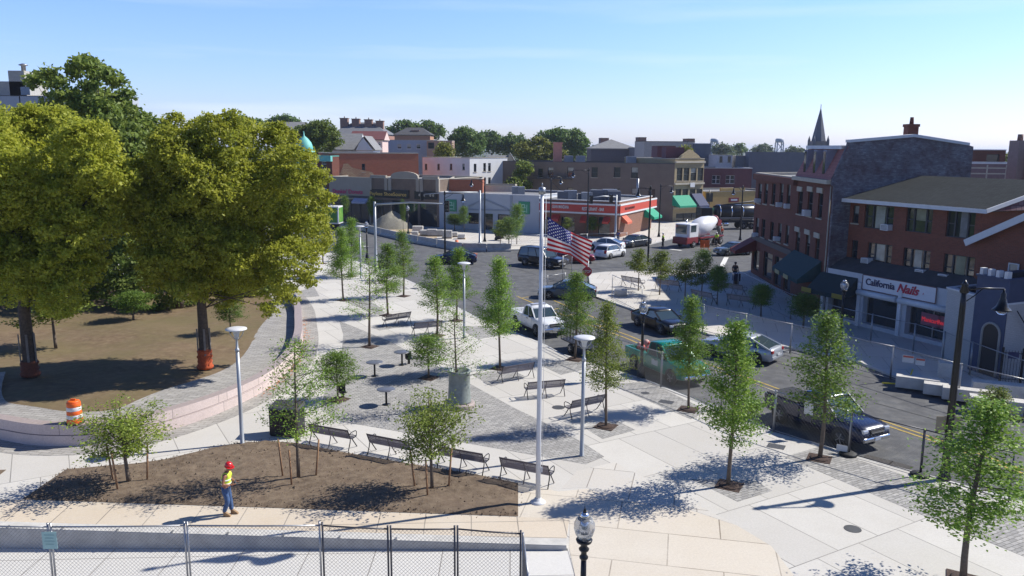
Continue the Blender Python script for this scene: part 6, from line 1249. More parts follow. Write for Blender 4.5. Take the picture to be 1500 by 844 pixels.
# black concrete pump truck
p = G(1058, 338, -.12); t = T('pump_truck', 'long black tank truck with steel trim behind the mixer', 'truck', (p.x+2, p.y+3, -.12), math.radians(188))
b = MB(); b.box((0, 0, 1.15), (9.5, 1.1, .35)); b.build('chassis', trimb, t, world=False)
b = MB(); b.prism([(3.4, -1.2), (5.2, -1.2), (5.2, 1.2), (3.4, 1.2)], 1.2, 3.3); bevel(b.build('cab', blackp, t, world=False), .15); b = MB(); b.box((5.21, 0, 2.6), (.04, 2, 1)); b.build('windscreen', car_glass, t, world=False)
b = MB(); b.lathe([(.001, -3.9), (.9, -3.8), (1.15, -3.4), (1.15, 2.4), (.9, 2.7), (.001, 2.8)], (0, 0, 2.55), 20, R=Matrix.Rotation(math.pi/2, 3, 'Y')); b.build('tank', blackp, t, world=False)
for x in (-3.3, -1.5, .3, 2.1): b = MB(); b.lathe([(1.17, -.06), (1.19, 0), (1.17, .06)], (x, 0, 2.55), 20, R=Matrix.Rotation(math.pi/2, 3, 'Y')); b.build('tank_band', chrome, t, world=False)
for s in (-1, 1):
    b = MB(); b.box((-1, s*1.2, 1.75), (6.5, .12, .16)); b.build('side_rail', galv, t, world=False)
    for x in (4.2, -1.6, -2.9, -4.1): wheel(t, x, s*1.05, .53, .34, s)
    for x in (1.2, 2.2): b = MB(); b.lathe([(.001, -.35), (.32, -.32), (.32, .32), (.001, .35)], (x, s*1.05, .85), 12, R=Matrix.Rotation(math.pi/2, 3, 'Y')); b.build('fuel_tank', chrome, t, world=False)
b = MB(); b.tube([(3.0, .3, 3.4), (-1, .2, 3.9), (-4.6, 0, 4.3)], .14, 8); b.build('boom', trimb, t, world=False)
# green sided box truck
p = G(497, 340, -.12); t = T('box_truck', 'box truck with a lime green side seen past the big tree at the left', 'truck', (p.x-3.0, p.y+1.6, -.12), math.radians(176))
b = MB(); b.box((-.2, 0, 2.35), (5.6, 2.3, 2.5)); bevel(b.build('cargo_box', whitet, t, world=False), .05)
lime = groundmat('lime_graphic', [(.1, .26, .05), (.2, .36, .06), (.05, .18, .04)], [.5, 1.2], .5, 0)
for y_ in (-1.165, 1.165): b = MB(); b.box((-.2, y_, 2.35), (5.2, .03, 2.1)); b.build('side_panel', lime, t, world=False)
b = MB(); b.box((-3.02, 0, 2.35), (.03, 2.0, 2.1)); b.build('rear_door', lime, t, world=False)
b = MB(); b.prism([(2.75, -1.05), (4.3, -1.05), (4.5, 0), (4.3, 1.05), (2.75, 1.05)], .6, 2.6); bevel(b.build('cab', whitet, t, world=False), .12); b = MB(); b.box((4.35, 0, 2.05), (.12, 1.7, .7)); b.build('windscreen', car_glass, t, world=False)
b = MB(); b.box((.4, 0, .85), (6.5, .9, .3)); b.build('chassis', trimb, t, world=False)
for s in (-1, 1):
    for x in (3.4, -1.9): wheel(t, x, s*.95, .45, .28, s)
# ================================================================== people
skinm = mat('skin', (.3, .13, .075), .6, var=.08); boot = mat('tan_boots', (.3, .19, .1), .8); jeans = mat('blue_denim', (.045, .09, .2), .85, var=.25, scale=14)
vest = mat('yellow_vest', (.6, .75, .06), .7, var=.05, emit=None); stripem = mat('reflective_strip', (.7, .78, .72), .4, var=0); redhat = mat('red_hard_hat', (.55, .015, .02), .25, var=0, coat=.4)
def skinned(name, P, E, R, m, parent, lv=2, loc=True):
    me = bpy.data.meshes.new(name); me.from_pydata(P, E, []); o = bpy.data.objects.new(name, me); COL.objects.link(o)
    s = o.modifiers.new('skin', 'SKIN'); s.use_smooth_shade = True
    if not me.skin_vertices: bpy.context.view_layer.objects.active = o
    sv = me.skin_vertices[0].data
    for i, r in enumerate(R): sv[i].radius = r if isinstance(r, tuple) else (r, r)
    sv[0].use_root = True
    d = o.modifiers.new('sub', 'SUBSURF'); d.levels = lv; d.render_levels = lv
    dg = bpy.context.evaluated_depsgraph_get(); m2 = bpy.data.meshes.new_from_object(o.evaluated_get(dg)); bpy.data.objects.remove(o); bpy.data.meshes.remove(me)
    m2.name = name; m2.materials.clear(); m2.materials.append(m)
    for p in m2.polygons: p.use_smooth = True
    o = bpy.data.objects.new(name, m2); COL.objects.link(o); o.parent = parent; return o
def worker_figure(t):
    """walking to +x, head bowed over a phone held in both hands"""
    P = [(0, 0, .98), (.01, 0, 1.12), (.03, 0, 1.3), (.06, 0, 1.44), (.09, 0, 1.52),       # pelvis .. neck base
         (.06, -.19, 1.41), (.03, -.25, 1.16), (.24, -.16, 1.1), (.06, .19, 1.41), (.05, .25, 1.16), (.26, .14, 1.12), (.12, 0, 1.57),
         (0, -.1, .92), (.1, -.11, .52), (-.06, -.11, .12), (0, .1, .92), (.06, .11, .5), (.1, .11, .1), (.04, -.11, .06), (.2, .11, .05)]
    E = [(0,1),(1,2),(2,3),(3,4),(3,5),(5,6),(6,7),(3,8),(8,9),(9,10),(4,11),(0,12),(12,13),(13,14),(0,15),(15,16),(16,17),(14,18),(17,19)]
    R = [(.12,.15),(.12,.145),(.125,.165),(.1,.14),.055,.065,.05,.037,.065,.05,.037,.055,.095,.068,.048,.095,.068,.048,.045,.045]
    body = skinned('body', P, E, R, skinm, t)
    Pj = [(0, 0, .97), (0, -.1, .9), (.1, -.11, .52), (-.06, -.11, .13), (0, .1, .9), (.06, .11, .5), (.1, .11, .12), (.01, 0, 1.06)]
    skinned('jeans', Pj, [(0,1),(1,2),(2,3),(0,4),(4,5),(5,6),(0,7)], [(.13,.16),.11,.085,.075,.11,.085,.075,(.135,.165)], jeans, t)
    Pv = [(.02, 0, 1.04), (.015, 0, 1.15), (.03, 0, 1.3), (.055, 0, 1.42), (.06, -.13, 1.43), (.06, .13, 1.43)]
    v_ = skinned('vest', Pv, [(0,1),(1,2),(2,3),(3,4),(3,5)], [(.145,.18),(.145,.175),(.15,.185),(.115,.14),.095,.095], vest, t)
    b = MB(); 
    for z in (1.12, 1.25): b.lathe([(.155, z-.02), (.157, z+.02)], (.02, 0, 0), 20)
    for i in range(len(b.v)): p = b.v[i]; b.v[i] = (p[0]*1.0, p[1]*1.2, p[2])
    b.build('reflective_band', stripem, v_, world=False)
    b = MB(); b.ball((.15, 0, 1.66), .105, 0, 14, (1, .82, 1.18)); b.ball((.25, 0, 1.645), .022, 0, 8, (1.2, .8, 1.3)); b.ball((.14, -.085, 1.66), .028, 0, 8, (.8, .5, 1.3)); b.ball((.14, .085, 1.66), .028, 0, 8, (.8, .5, 1.3)); h_ = b.build('head', skinm, t, world=False)
    for s in (-1, 1): b = MB(); b.ball((.238, s*.036, 1.675), .013, 0, 8); b.build('eye', trimb, h_, world=False)
    b = MB(); b.box((.235, 0, 1.605), (.02, .045, .01)); b.build('mouth', mat('lips', (.2, .06, .05), .6, var=0), h_, world=False)
    b = MB(); b.lathe([(.128, -.02), (.125, .03), (.105, .09), (.06, .125), (.001, .135)], (0, 0, 0), 20); b.lathe([(.12, -.02), (.16, -.03), (.158, -.02)], (.03, 0, 0), 20); b.tube([(-.12, 0, .04), (0, 0, .137), (.12, 0, .04)], .014, 6)
    Rm = Matrix.Rotation(math.radians(14), 3, 'Y'); b.v = [tuple(Vector((.14, 0, 1.72))+Rm@Vector(p)) for p in b.v]; b.build('hard_hat', redhat, t, world=False)
    for (hx, hy, hz, s) in ((.24, -.16, 1.1, 1), (.26, .14, 1.12, -1)):
        b = MB(); c = Vector((hx+.05, hy+s*.05, hz+.02)); b.box(c, (.09, .075, .035), rz=s*.7)
        o_ = b
        for k in range(4):
            q = c+Vector((.05, (-.03+.02*k)*1, .0)); b.tube([q, q+Vector((.035, s*.012, .012)), q+Vector((.05, s*.03, .035))], [.0095, .009, .007], 6)
        b.tube([c+Vector((0, -s*.03, .01)), c+Vector((.03, -s*.05, .04)), c+Vector((.055, -s*.045, .06))], [.011, .01, .008], 6); b.build('hand', skinm, t, world=False)
    for x, y, z in ((.02, -.11, 0), (.17, .11, 0)):
        b = MB(); b.loft([[(x-.1, y-.045, 0), (x-.1, y+.045, 0), (x-.09, y+.04, .16), (x-.09, y-.04, .16)], [(x+.02, y-.055, 0), (x+.02, y+.055, 0), (x+.01, y+.045, .14), (x+.01, y-.045, .14)], [(x+.16, y-.05, 0), (x+.16, y+.05, 0), (x+.15, y+.04, .06), (x+.15, y-.04, .06)]]); bevel(b.build('boot', boot, t, world=False), .02, 3)
p = G(332, 756); t = T('person', 'person in a red hard hat and yellow vest walking the front walk, hands held together', 'person', (p.x, p.y+.08, .005), math.radians(-8)); worker_figure(t)
b = MB(); b.box((.36, -.01, 1.16), (.02, .09, .15), R=Matrix.Rotation(math.radians(-35), 3, 'Y')); hp = t.matrix_world
o = b.build('phone', trimb); o.location = (p.x, p.y+.08, .005); o.rotation_euler = (0, 0, math.radians(-8)); tag(o, 'small dark phone held in the hands of the person in the red hard hat', 'phone')
def far_person(u, v, lb, top, trousers, hat=None, rz=0., z=-.12, h=1.76):
    p = G(u, v, z); t = T('person', lb, 'person', (p.x, p.y, z), rz); s = h/1.76; sc = lambda L_: [tuple(c*s for c in q) for q in L_]
    P = sc([(0,0,.95),(0,0,1.2),(0,0,1.42),(0,0,1.52),(0,-.2,1.4),(.03,-.26,1.12),(.1,-.24,.88),(0,.2,1.4),(.03,.26,1.12),(.12,.22,.9),(0,-.1,.9),(.04,-.11,.5),(-.02,-.11,.06),(0,.1,.9),(.04,.11,.5),(.06,.11,.06),(.12,-.11,.04),(.2,.11,.04)])
    skinned('body', P, [(0,1),(1,2),(2,3),(2,4),(4,5),(5,6),(2,7),(7,8),(8,9),(0,10),(10,11),(11,12),(0,13),(13,14),(14,15),(12,16),(15,17)], [(.12,.15),(.12,.16),(.1,.14),.055,.065,.05,.04,.065,.05,.04,.1,.07,.05,.1,.07,.05,.045,.045], skinm, t, 1)
    skinned('trousers', sc([(0,0,.96),(0,-.1,.88),(.04,-.11,.5),(-.02,-.11,.12),(0,.1,.88),(.04,.11,.5),(.06,.11,.12)]), [(0,1),(1,2),(2,3),(0,4),(4,5),(5,6)], [(.14,.17),.115,.09,.08,.115,.09,.08], trousers, t, 1)
    skinned('top', sc([(0,0,1.0),(0,0,1.2),(0,0,1.4),(0,-.16,1.41),(.02,-.25,1.2),(0,.16,1.41),(.02,.25,1.2)]), [(0,1),(1,2),(2,3),(3,4),(2,5),(5,6)], [(.15,.18),(.15,.185),(.12,.15),.09,.075,.09,.075], top, t, 1)
    b = MB(); b.ball((.02, 0, 1.64*s), .11, 0, 10, (1, .85, 1.15)); hd_ = b.build('head', skinm, t, world=False); b = MB(); b.lathe([(.135, 1.66*s), (.125, 1.72*s), (.08, 1.78*s), (.001, 1.79*s)], (.02, 0, 0), 12); b.build('hard_hat' if hat else 'hair', hat or trimb, t, world=False); return t
whitehat = mat('white_hard_hat', (.7, .7, .7), .3, var=0); limev = mat('lime_vest', (.45, .75, .05), .7, var=0); orangev = mat('orange_vest', (.7, .1, .02), .7, var=0); darkt = mat('dark_trousers', (.02, .022, .03), .85); purp = mat('purple_top', (.16, .14, .3), .85)
far_person(971, 362, 'person in a lime vest and dark trousers standing in the road left of the mixer', limev, darkt, whitehat, 2.6)
far_person(1049, 361, 'person in a lime vest by the hoses behind the mixer', limev, darkt, whitehat, -2.2)
far_person(1056, 351, 'person in an orange vest behind the mixer, before the black truck', orangev, darkt, orangev and mat('orange_hat', (.7, .2, .03), .4, var=0), -1.6)
far_person(905, 357, 'person in a purple top walking by the mesh fence at the restaurant corner', purp, mat('pale_trousers', (.3, .3, .36), .85), None, 1.3, 0)
far_person(1076, 412, 'person in dark clothes under the red awning', darkt, darkt, None, 1.3, 0)
# loose works by the mixer
p = G(1032, 368, -.12); b = MB()
for s in (0, 2.1, 4.2): 
    b.tube([(p.x+.7*math.cos(s), p.y+.7*math.sin(s), -.12), (p.x, p.y, .9)], .03, 5)
b.box((p.x, p.y, .75), (1.1, .04, .9)); tag(b.build('work_sign', org), 'orange works sign on legs beside the mixer', 'works sign')
a, c = G(1040, 357, 0), G(1062, 366, 0); b = MB(); b.tube([a, (a+c)/2+Vector((.3, 1, .1)), c, c+Vector((2, .5, 0))], .09, 6); tag(b.build('concrete_hose', mat('pale_hose', (.35, .3, .27), .7)), 'long pale hose lying on the road behind the mixer', 'hose')
p = G(1078, 418); unit_ = T('news_box', 'dark blue news box on the shaded island by the red awning', 'news box', (p.x, p.y, 0)); b = MB(); b.box((p.x, p.y, .75), (.6, .6, .7)); bevel(b.build('box', navyp, unit_), .03); b = MB(); b.box((p.x, p.y, .2), (.4, .4, .4)); b.build('stand', trimb, unit_)
p = G(731, 352); t = T('dark_cargo_cart', 'black wheeled bin lying on the far pavement before the bank door', 'bin', (p.x, p.y, 0)); b = MB(); b.lathe([(.45, -.5), (.6, .3), (.62, .45), (.001, .45)], (p.x, p.y, .65), 14, R=Matrix.Rotation(1.2, 3, 'Y')); b.build('body', trimb, t)
for s in (-1, 1): b = MB(); b.lathe([(.001, -.05), (.2, -.05), (.2, .05), (.001, .05)], (p.x-.4, p.y+s*.4, .2), 12, R=Matrix.Rotation(math.pi/2, 3, 'X')); b.build('wheel', rubber, t)
# ================================================================== trees
RS = np.random.RandomState(11)
def leaf_mesh(name, C, N, size, tint, m, parent=None, aspect=.55, jit=.75):
    C = np.asarray(C, dtype=np.float64); n = len(C); nr = np.asarray(N)+RS.normal(0, jit, (n, 3)); nr /= np.linalg.norm(nr, axis=1, keepdims=True)+1e-9
    r = RS.normal(0, 1, (n, 3)); a = np.cross(nr, r); a /= np.linalg.norm(a, axis=1, keepdims=True)+1e-9; b = np.cross(nr, a)
    s = (size*RS.uniform(.7, 1.35, n))[:, None]; a = a*s; b = b*s*aspect
    V = np.stack([C-a, C-b+a*.15, C+a, C+b+a*.15], axis=1).reshape(-1, 3)
    me = bpy.data.meshes.new(name); me.vertices.add(4*n); me.vertices.foreach_set('co', V.astype(np.float32).ravel())
    me.loops.add(4*n); me.loops.foreach_set('vertex_index', np.arange(4*n, dtype=np.int32)); me.polygons.add(n)
    me.polygons.foreach_set('loop_start', np.arange(0, 4*n, 4, dtype=np.int32)); me.polygons.foreach_set('loop_total', np.full(n, 4, dtype=np.int32))
    at_ = me.attributes.new('tint', 'FLOAT', 'POINT'); at_.data.foreach_set('value', np.repeat(np.asarray(tint, dtype=np.float32), 4))
    me.materials.append(m); me.update(calc_edges=True); o = bpy.data.objects.new(name, me); COL.objects.link(o); o.parent = parent; return o
lf_street = leafmat('honeylocust_leaf', (.12, .23, .028), (.28, .4, .05)); lf_yel = leafmat('yellowing_leaf', (.13, .19, .022), (.27, .31, .045)); lf_round = leafmat('round_tree_leaf', (.1, .19, .028), (.2, .28, .045))
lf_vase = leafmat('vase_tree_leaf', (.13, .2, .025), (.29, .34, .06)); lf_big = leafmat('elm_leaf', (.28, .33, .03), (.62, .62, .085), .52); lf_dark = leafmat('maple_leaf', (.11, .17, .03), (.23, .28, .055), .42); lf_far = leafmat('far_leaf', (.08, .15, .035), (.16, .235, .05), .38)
lf_gold = leafmat('gold_green_leaf', (.17, .2, .03), (.29, .3, .05), .4); lf_olive = leafmat('olive_leaf', (.09, .13, .06), (.16, .2, .09), .3); lf_brown = leafmat('brown_leaf', (.14, .06, .035), (.24, .12, .07), .3)
PROTO = {}
def young(kind, seed, H=5.6, R=1.15, nb=46, dens=1.0, m=None, z0=1.6, sp=.14, leaf=.037, droop=.0):
    """a proto: trunk with limbs and a leafy crown; returns the two mesh data blocks"""
    r = random.Random(seed); b = MB(); C, N, TT = [], [], []
    lean = r.uniform(-.06, .06); tp = [(lean*math.sin(z*.8), lean*.6*math.cos(z), z) for z in np.linspace(0, H*.97, 9)]
    b.tube(tp, [.055*(1-.85*k/8)+.006 for k in range(9)], 8)
    def ptrunk(z): k = min(7, int(z/(H*.97)*8)); f = z/(H*.97)*8-k; return Vector(tp[k]).lerp(Vector(tp[k+1]), min(1, f))
    for i in range(nb):
        t = (i+.5)/nb; z = z0+(H*.96-z0)*t; az = i*2.39996+r.uniform(-.5, .5)
        if kind == 'cone': L = R*(1.15*(1-t)**.9*(.6+.4*min(1, t/.12)))*r.uniform(.6, 1.12)+.08; el = .3+.45*t+r.uniform(-.2, .25)
        elif kind == 'round': L = R*math.sin(math.pi*min(.97, .12+.84*t))**.6*r.uniform(.75, 1.1); el = .2+.9*t+r.uniform(-.2, .2)
        elif kind == 'vase': L = R*(.55+.6*t)*r.uniform(.6, 1.15)*(1 if t < .85 else .7); el = .55+.55*t+r.uniform(-.15, .25)
        elif kind == 'open': L = R*(1.15*(1-t)**.55)*r.uniform(.55, 1.2)+.12; el = .35+.3*t+r.uniform(-.2, .3)
        zz = z if kind != 'vase' else z0+(H*.62-z0)*t
        p0 = ptrunk(zz); d = Vector((math.cos(az)*math.cos(el), math.sin(az)*math.cos(el), math.sin(el))); pts = []; q = p0.copy(); dd = d.copy()
        for k in range(5): pts.append(q.copy()); dd = (dd+Vector((r.uniform(-.14, .14), r.uniform(-.14, .14), r.uniform(-.08, .1)-droop))).normalized(); q = q+dd*L/4
        b.tube(pts, [.018*(1-t*.5), .014, .011, .008, .004], 5, cap=False)
        nt = max(3, int((5 if kind != 'open' else 4)*L/R*1.6)); tb = r.uniform(-.25, .25)
        for k in range(nt):
            f = .28+.72*(k+.5)/nt; kk = min(3, int(f*4)); c = pts[kk].lerp(pts[kk+1], f*4-kk); c = c+Vector((r.gauss(0, .1), r.gauss(0, .1), r.gauss(.02, .07)))*min(1, L)
            nl = int(46*dens*r.uniform(.6, 1.4))
            for _ in range(nl):
                C.append((c.x+r.gauss(0, sp*1.15), c.y+r.gauss(0, sp*1.15), c.z+r.gauss(0, sp*.7))); N.append((dd.x*.2, dd.y*.2, .75)); TT.append(min(1, max(0, .45+tb+r.gauss(0, .22))))
        if kind in ('vase', 'open', 'cone') and i % 3 == 0:
            s2 = pts[2]; az2 = az+r.choice((-1, 1))*.8; e2 = s2+Vector((math.cos(az2), math.sin(az2), .35))*L*.4; b.tube([s2, (s2+e2)/2, e2], [.009, .007, .004], 4, cap=False)
            for _ in range(int(60*dens)): f = r.random(); c = s2.lerp(e2, .3+.7*f); C.append((c.x+r.gauss(0, sp), c.y+r.gauss(0, sp), c.z+r.gauss(0, sp*.7))); N.append((0, 0, .7)); TT.append(min(1, max(0, .5+r.gauss(0, .25))))
    to = b.build('trunk', bark_young, None, uv=False); lo = leaf_mesh('crown', C, N, leaf, TT, m or lf_street)
    Ca = np.array(C); PROTO[kind+str(seed)] = (to.data, lo.data, Ca[:, 2].max(), np.percentile(np.hypot(Ca[:, 0], Ca[:, 1]), 98.5)); bpy.data.objects.remove(to); bpy.data.objects.remove(lo)
young('cone', 1, nb=50); young('cone', 2, nb=44, dens=.85); young('cone', 3, nb=56, R=1.1); young('cone', 4, nb=50, m=lf_yel, dens=.85)
young('open', 5, nb=30, dens=.62, R=1.3, sp=.15); young('open', 6, nb=24, dens=.38, R=1.3, sp=.16)
young('round', 7, H=3.6, R=1.05, nb=46, m=lf_round, z0=1.3, leaf=.045, dens=.8, sp=.15); young('vase', 8, H=3.8, R=2.1, nb=40, m=lf_vase, z0=1.15, leaf=.045, dens=.6); young('round', 9, H=4.2, R=1.25, nb=34, m=lf_round, z0=1.35, leaf=.05, dens=.8, sp=.17)
young('open', 10, H=4.2, R=1.2, nb=26, m=lf_yel, dens=.55, sp=.16, leaf=.07)
pit_m = mulch
def plant(pk, u, v, vt, wpx, lb, cat='tree', z=0.0, rz=None, group='young trees planted in the paving', pit=True, name='street_tree', stakes=False, zoff=.0):
    td, ld, H, R = PROTO[pk]; p = G(u, v, z); d = ray(u, vt); zt = CAMH+d.z*(p.y/d.y); h = zt-z; s = h/H; wm = wpx*(p-CL).length/F; sr = wm*(1.2 if pk[0] in 'vo' else 1.06)/(2*R)
    t = T(name, lb, cat, (p.x, p.y, z), rnd.uniform(0, 6.28) if rz is None else rz, group)
    if pit is False or True: t.rotation_euler = (rnd.uniform(-.025, .025), rnd.uniform(-.025, .025), t.rotation_euler[2])
    for nm, dta in (('trunk', td), ('crown', ld)):
        o = bpy.data.objects.new(nm, dta); COL.objects.link(o); o.parent = t; o.scale = (sr, sr, s)
    if pit:
        b = MB(); n_ = 14; hs = .44
        b.prism([(-hs, -hs), (hs, -hs), (hs, hs), (-hs, hs)], -.03, .022); b.lathe([(.38, .02), (.3, .05), (.001, .07)], n=12); o = b.build('mulch_pit', pit_m, None, world=False); o.parent = t; o.rotation_euler = (0, 0, math.radians(-28)-t.rotation_euler[2])
    if stakes:
        for a in (0.3, 2.9, 4.6):
            b = MB(); x, y = .62*math.cos(a), .62*math.sin(a); b.tube([(x, y, -.05), (x*1.0+.14*math.cos(a), y*1.0+.14*math.sin(a), 1.45)], .035, 7); o = b.build('stake', mat('stake_wood', (.3, .17, .09), .9, var=.2), None, world=False); o.parent = t; o.rotation_euler = (0, 0, -t.rotation_euler[2])
    return t
TL = [('cone2',1412,850,575,150,'tall feathery young tree at the right edge of the foreground'),('cone2',1200,672,452,104,'yellow green young tree standing in front of the navy pickup'),('cone1',1068,712,458,100,'green young tree alone on the pale slabs left of the navy pickup'),
 ('cone3',1008,600,430,72,'green young tree in front of the green pickup bonnet'),('cone4',887,625,440,74,'yellow topped young tree just right of the disc lamp by the flagpole'),('cone1',842,527,393,62,'slim green tree at the kerb by the mesh trailer'),
 ('cone3',732,540,372,68,'dense narrow green tree at the nose of the pale mesh bench'),('cone2',640,492,372,62,'leafy green tree in the middle of the plaza above the stone pedestal'),('cone3',669,470,360,56,'leafy green tree right behind the middle plaza tree, by the road'),
 ('cone1',568,462,352,56,'slim green tree left of the pair by the road curve'),('cone2',591,434,335,46,'slim green tree at the road curve before the grey mast arm'),('cone3',503,440,330,50,'slim green tree at the far left of the plaza before the acorn lamp'),
 ('cone1',515,405,316,38,'slim tree just behind the far left plaza tree'),('open6',542,508,375,84,'sparse young tree showing its bare limbs left of the round tree'),('open6',668,598,450,88,'sparse young tree before the stone pedestal'),
 ('round9',628,554,487,62,'small round green tree beside the café tables'),('round9',495,586,512,66,'small round green tree behind the dark waste cabinets'),('open5',473,386,330,42,'thin young tree in front of the big tree crown at the far left'),('open5',432,406,365,40,'thin young tree half hidden under the big right hand tree')]
for a in TL: plant(*a)
plant('open5', 437, 702, 492, 108, 'tall open young tree in the earth bed tied to three stakes', pit=False, stakes=True, group='staked trees in the earth bed')
plant('vase8', 632, 717, 562, 104, 'vase shaped staked tree in the earth bed left of the flagpole', pit=False, stakes=True, group='staked trees in the earth bed')
plant('vase8', 188, 708, 580, 108, 'broad low staked tree at the left end of the earth bed', pit=False, stakes=True, group='staked trees in the earth bed')
for a in [('open10',935,426,364,34,'pale yellow sparse tree behind the sunny island bench'),('open10',966,432,366,42,'second pale yellow tree of the island, by the thick lamp post'),('open10',1003,441,378,40,'low pale tree at the shadow edge of the island'),('round9',1027,440,362,34,'dark round tree in the shade beside the low pale tree'),
  ('round7',1050,446,386,32,'small dark tree in the shade between two benches'),('round7',1114,464,414,38,'small dark tree in deep shade before the teal awning'),('round7',1176,480,428,50,'dark bushy tree in deep shade before the dark awning'),
  ('round9',745,365,316,34,'left trunk of the twin trees behind the barriers'),('round9',757,358,296,26,'taller slim tree right behind the twin trees'),('open10',733,362,322,26,'pale young tree left of the twin trees'),('round7',666,338,312,28,'small yellow green tree at the bank window'),('round9',680,340,300,18,'slim tree at the bank front'),
  ('round9',867,347,316,20,'small round tree before the restaurant door'),('open10',831,347,318,17,'yellowish young tree before the restaurant window'),('round9',505,330,284,15,'slim tree before the pink lettered shop'),('round7',546,331,286,13,'slim tree at the edge of the black shoe shop sign'),('round7',591,340,290,9,'thin tree before the end of the black shoe shop sign'),
  ('open10',1453,640,566,50,'feathery low tree growing beyond the road at the lower right')]:
    plant(*a, pit=False, group='small trees across the road')
# ---- grown trees given as leafy lobes on limbs
def grown(name, lb, trunk, lobes, m, leaf=.16, dens=1., group=None, tr=.4, base_z=0., wrap=None, depth=1., cat='tree', tintb=.5, jit_=None):
    """trunk = (x, y); lobes = [(u, v, radius in photo px, Y)]"""
    t = T(name, lb, cat, (trunk[0], trunk[1], base_z), 0, group); b = MB(); C, N, TT = [], [], []; Ls = []
    for (u, v, rp, Y) in lobes: c = W(u, v, Y); Ls.append((c, rp*(c-CL).length/F, rp))
    top = max(c.z for c, r, _ in Ls); low = min(c.z-r for c, r, _ in Ls); tx, ty = trunk; h1 = max(1.6, (low-base_z)*1.0+.8); mz = base_z+(top-base_z)*.62; cx = sum(c.x for c, r, _ in Ls)/len(Ls); cy = sum(c.y for c, r, _ in Ls)/len(Ls)
    b.tube([(tx, ty, base_z-.3), (tx+.03, ty, base_z+.5), (tx, ty, base_z+h1), (tx*.6+cx*.4, ty*.6+cy*.4, (base_z+h1+mz)/2), (cx, cy, mz)], [tr*1.35, tr*1.02, tr*.85, tr*.55, tr*.22], 12)
    if jit_:
        for c, r, rp in list(Ls):
            if rp > 26:
                for _ in range(4):
                    d = Vector((rnd.uniform(-1, 1), rnd.uniform(-1.3, .4), rnd.uniform(-.55, 1))).normalized(); Ls.append((c+d*r*.92, r*.36, -rp*.36))
    for c, r, rp in Ls:
        sub_ = rp < 0; rp = abs(rp)
        s = Vector((tx, ty, base_z+h1*rnd.uniform(.8, 1.15))).lerp(Vector((cx, cy, mz)), max(0, min(.8, (c.z-base_z-h1)/max(1, mz-base_z)*.6))); mid = s.lerp(c, .5)+Vector((rnd.uniform(-.3, .3), rnd.uniform(-.3, .3), .25))*r*.4; k = tr*.3*min(1, .5+r/4)
        if not sub_: b.tube([s, mid, c], [k*.7, k*.42, k*.18], 6, cap=False)
        ncl = max(8, int(rp*rp/16*dens)); 
        for _ in range(ncl):
            d = RS.normal(0, 1, 3); d /= np.linalg.norm(d); 
            if d[2] < -.5 and RS.rand() < .5: d[2] *= -1
            rr = r*(RS.uniform(.78, 1.08) if RS.rand() < .85 else RS.uniform(.3, .8)); cc = np.array(c)+d*rr*np.array([1, 1, .88]); n = int(RS.uniform(14, 40)); tb = tintb+RS.normal(0, .16)+.18*d[2]*0
            pts = cc+RS.normal(0, 1, (n, 3))*np.array([1, 1, .6])*max(r*(.15 if jit_ is None else .105), leaf*1.5); C.append(pts); N.append(np.tile(d*.45+np.array([0, 0, .5]), (n, 1))); TT.append(np.clip(tb+RS.normal(0, .14, n), 0, 1))
    b.build('trunk', bark, t, uv=False); C = np.concatenate(C)-np.array(t.location); o = leaf_mesh('crown', C, np.concatenate(N), leaf, np.concatenate(TT), m, t, jit=jit_ or .75)
    if wrap:
        bw = MB(); pr = []
        for k in range(9 if wrap == 'orange' else 7): z = .05+k*.13; pr.append((tr*1.22+(.06 if k % 2 else .0)+.04*(k < 2), z))
        bw.lathe(pr, (tx, ty, base_z), 22); n_ = len(bw.v)
        bw.v = [(p[0]+rnd.uniform(-.03, .03), p[1]+rnd.uniform(-.03, .03), p[2]) for p in bw.v]; bw.build('mesh_wrap', mat('orange_mesh', (.45, .08, .02), .8, var=.35, scale=20) if wrap == 'orange' else mat('shaded_orange_mesh', (.16, .05, .025), .9, var=.35, scale=20), t)  # left trunk's wrap: orange mesh darkened in colour to look shaded
        bw = MB()
        for k in range(5): a = k*1.3; rr_ = tr*1.2; bw.box((tx+rr_*math.cos(a), ty+rr_*math.sin(a), base_z+1.45), (.1, .04, 1.5), rz=a+math.pi/2)
        bw.build('guard_board', mat('guard_wood', (.2, .17, .14), .9, var=.3), t)
    return t
gz = lambda x, y: zin(y)+.05
def gp(u, v): 
    p = G(u, v); 
    for _ in range(4): p = G(u, v, gz(p.x, p.y))
    return p
p = gp(301, 541); Yr = p.y
J = lambda L_, Y, s=2.6: [(u, v, r, Y+s*math.sin(i*2.4+u)) for i, (u, v, r) in enumerate(L_)]
grown('elm_tree', 'broad yellow green tree nearest the curved wall with an orange wrapped trunk', (p.x, p.y), J([(262,222,40),(322,212,40),(385,215,38),(430,252,40),(450,300,34),(447,345,36),(425,385,38),(398,418,26),(360,392,42),(305,385,38),(258,368,44),(228,318,40),(222,266,38),(300,275,52),(372,285,52),(330,335,52),(275,320,50),(420,432,18),(395,452,12),(345,425,25),(240,385,30),(290,412,22),(325,440,14),(255,405,22),(215,360,26),(300,195,22),(355,192,20),(285,355,36),(345,370,36),(315,305,44),(240,300,36),(380,340,40),(300,405,30),(345,400,30),(385,300,30),(225,405,24),(270,425,18)], Yr), lf_big, .08, 1.75, None, .27, gz(p.x, p.y), 'orange', jit_=1.3)
p = gp(45, 552)
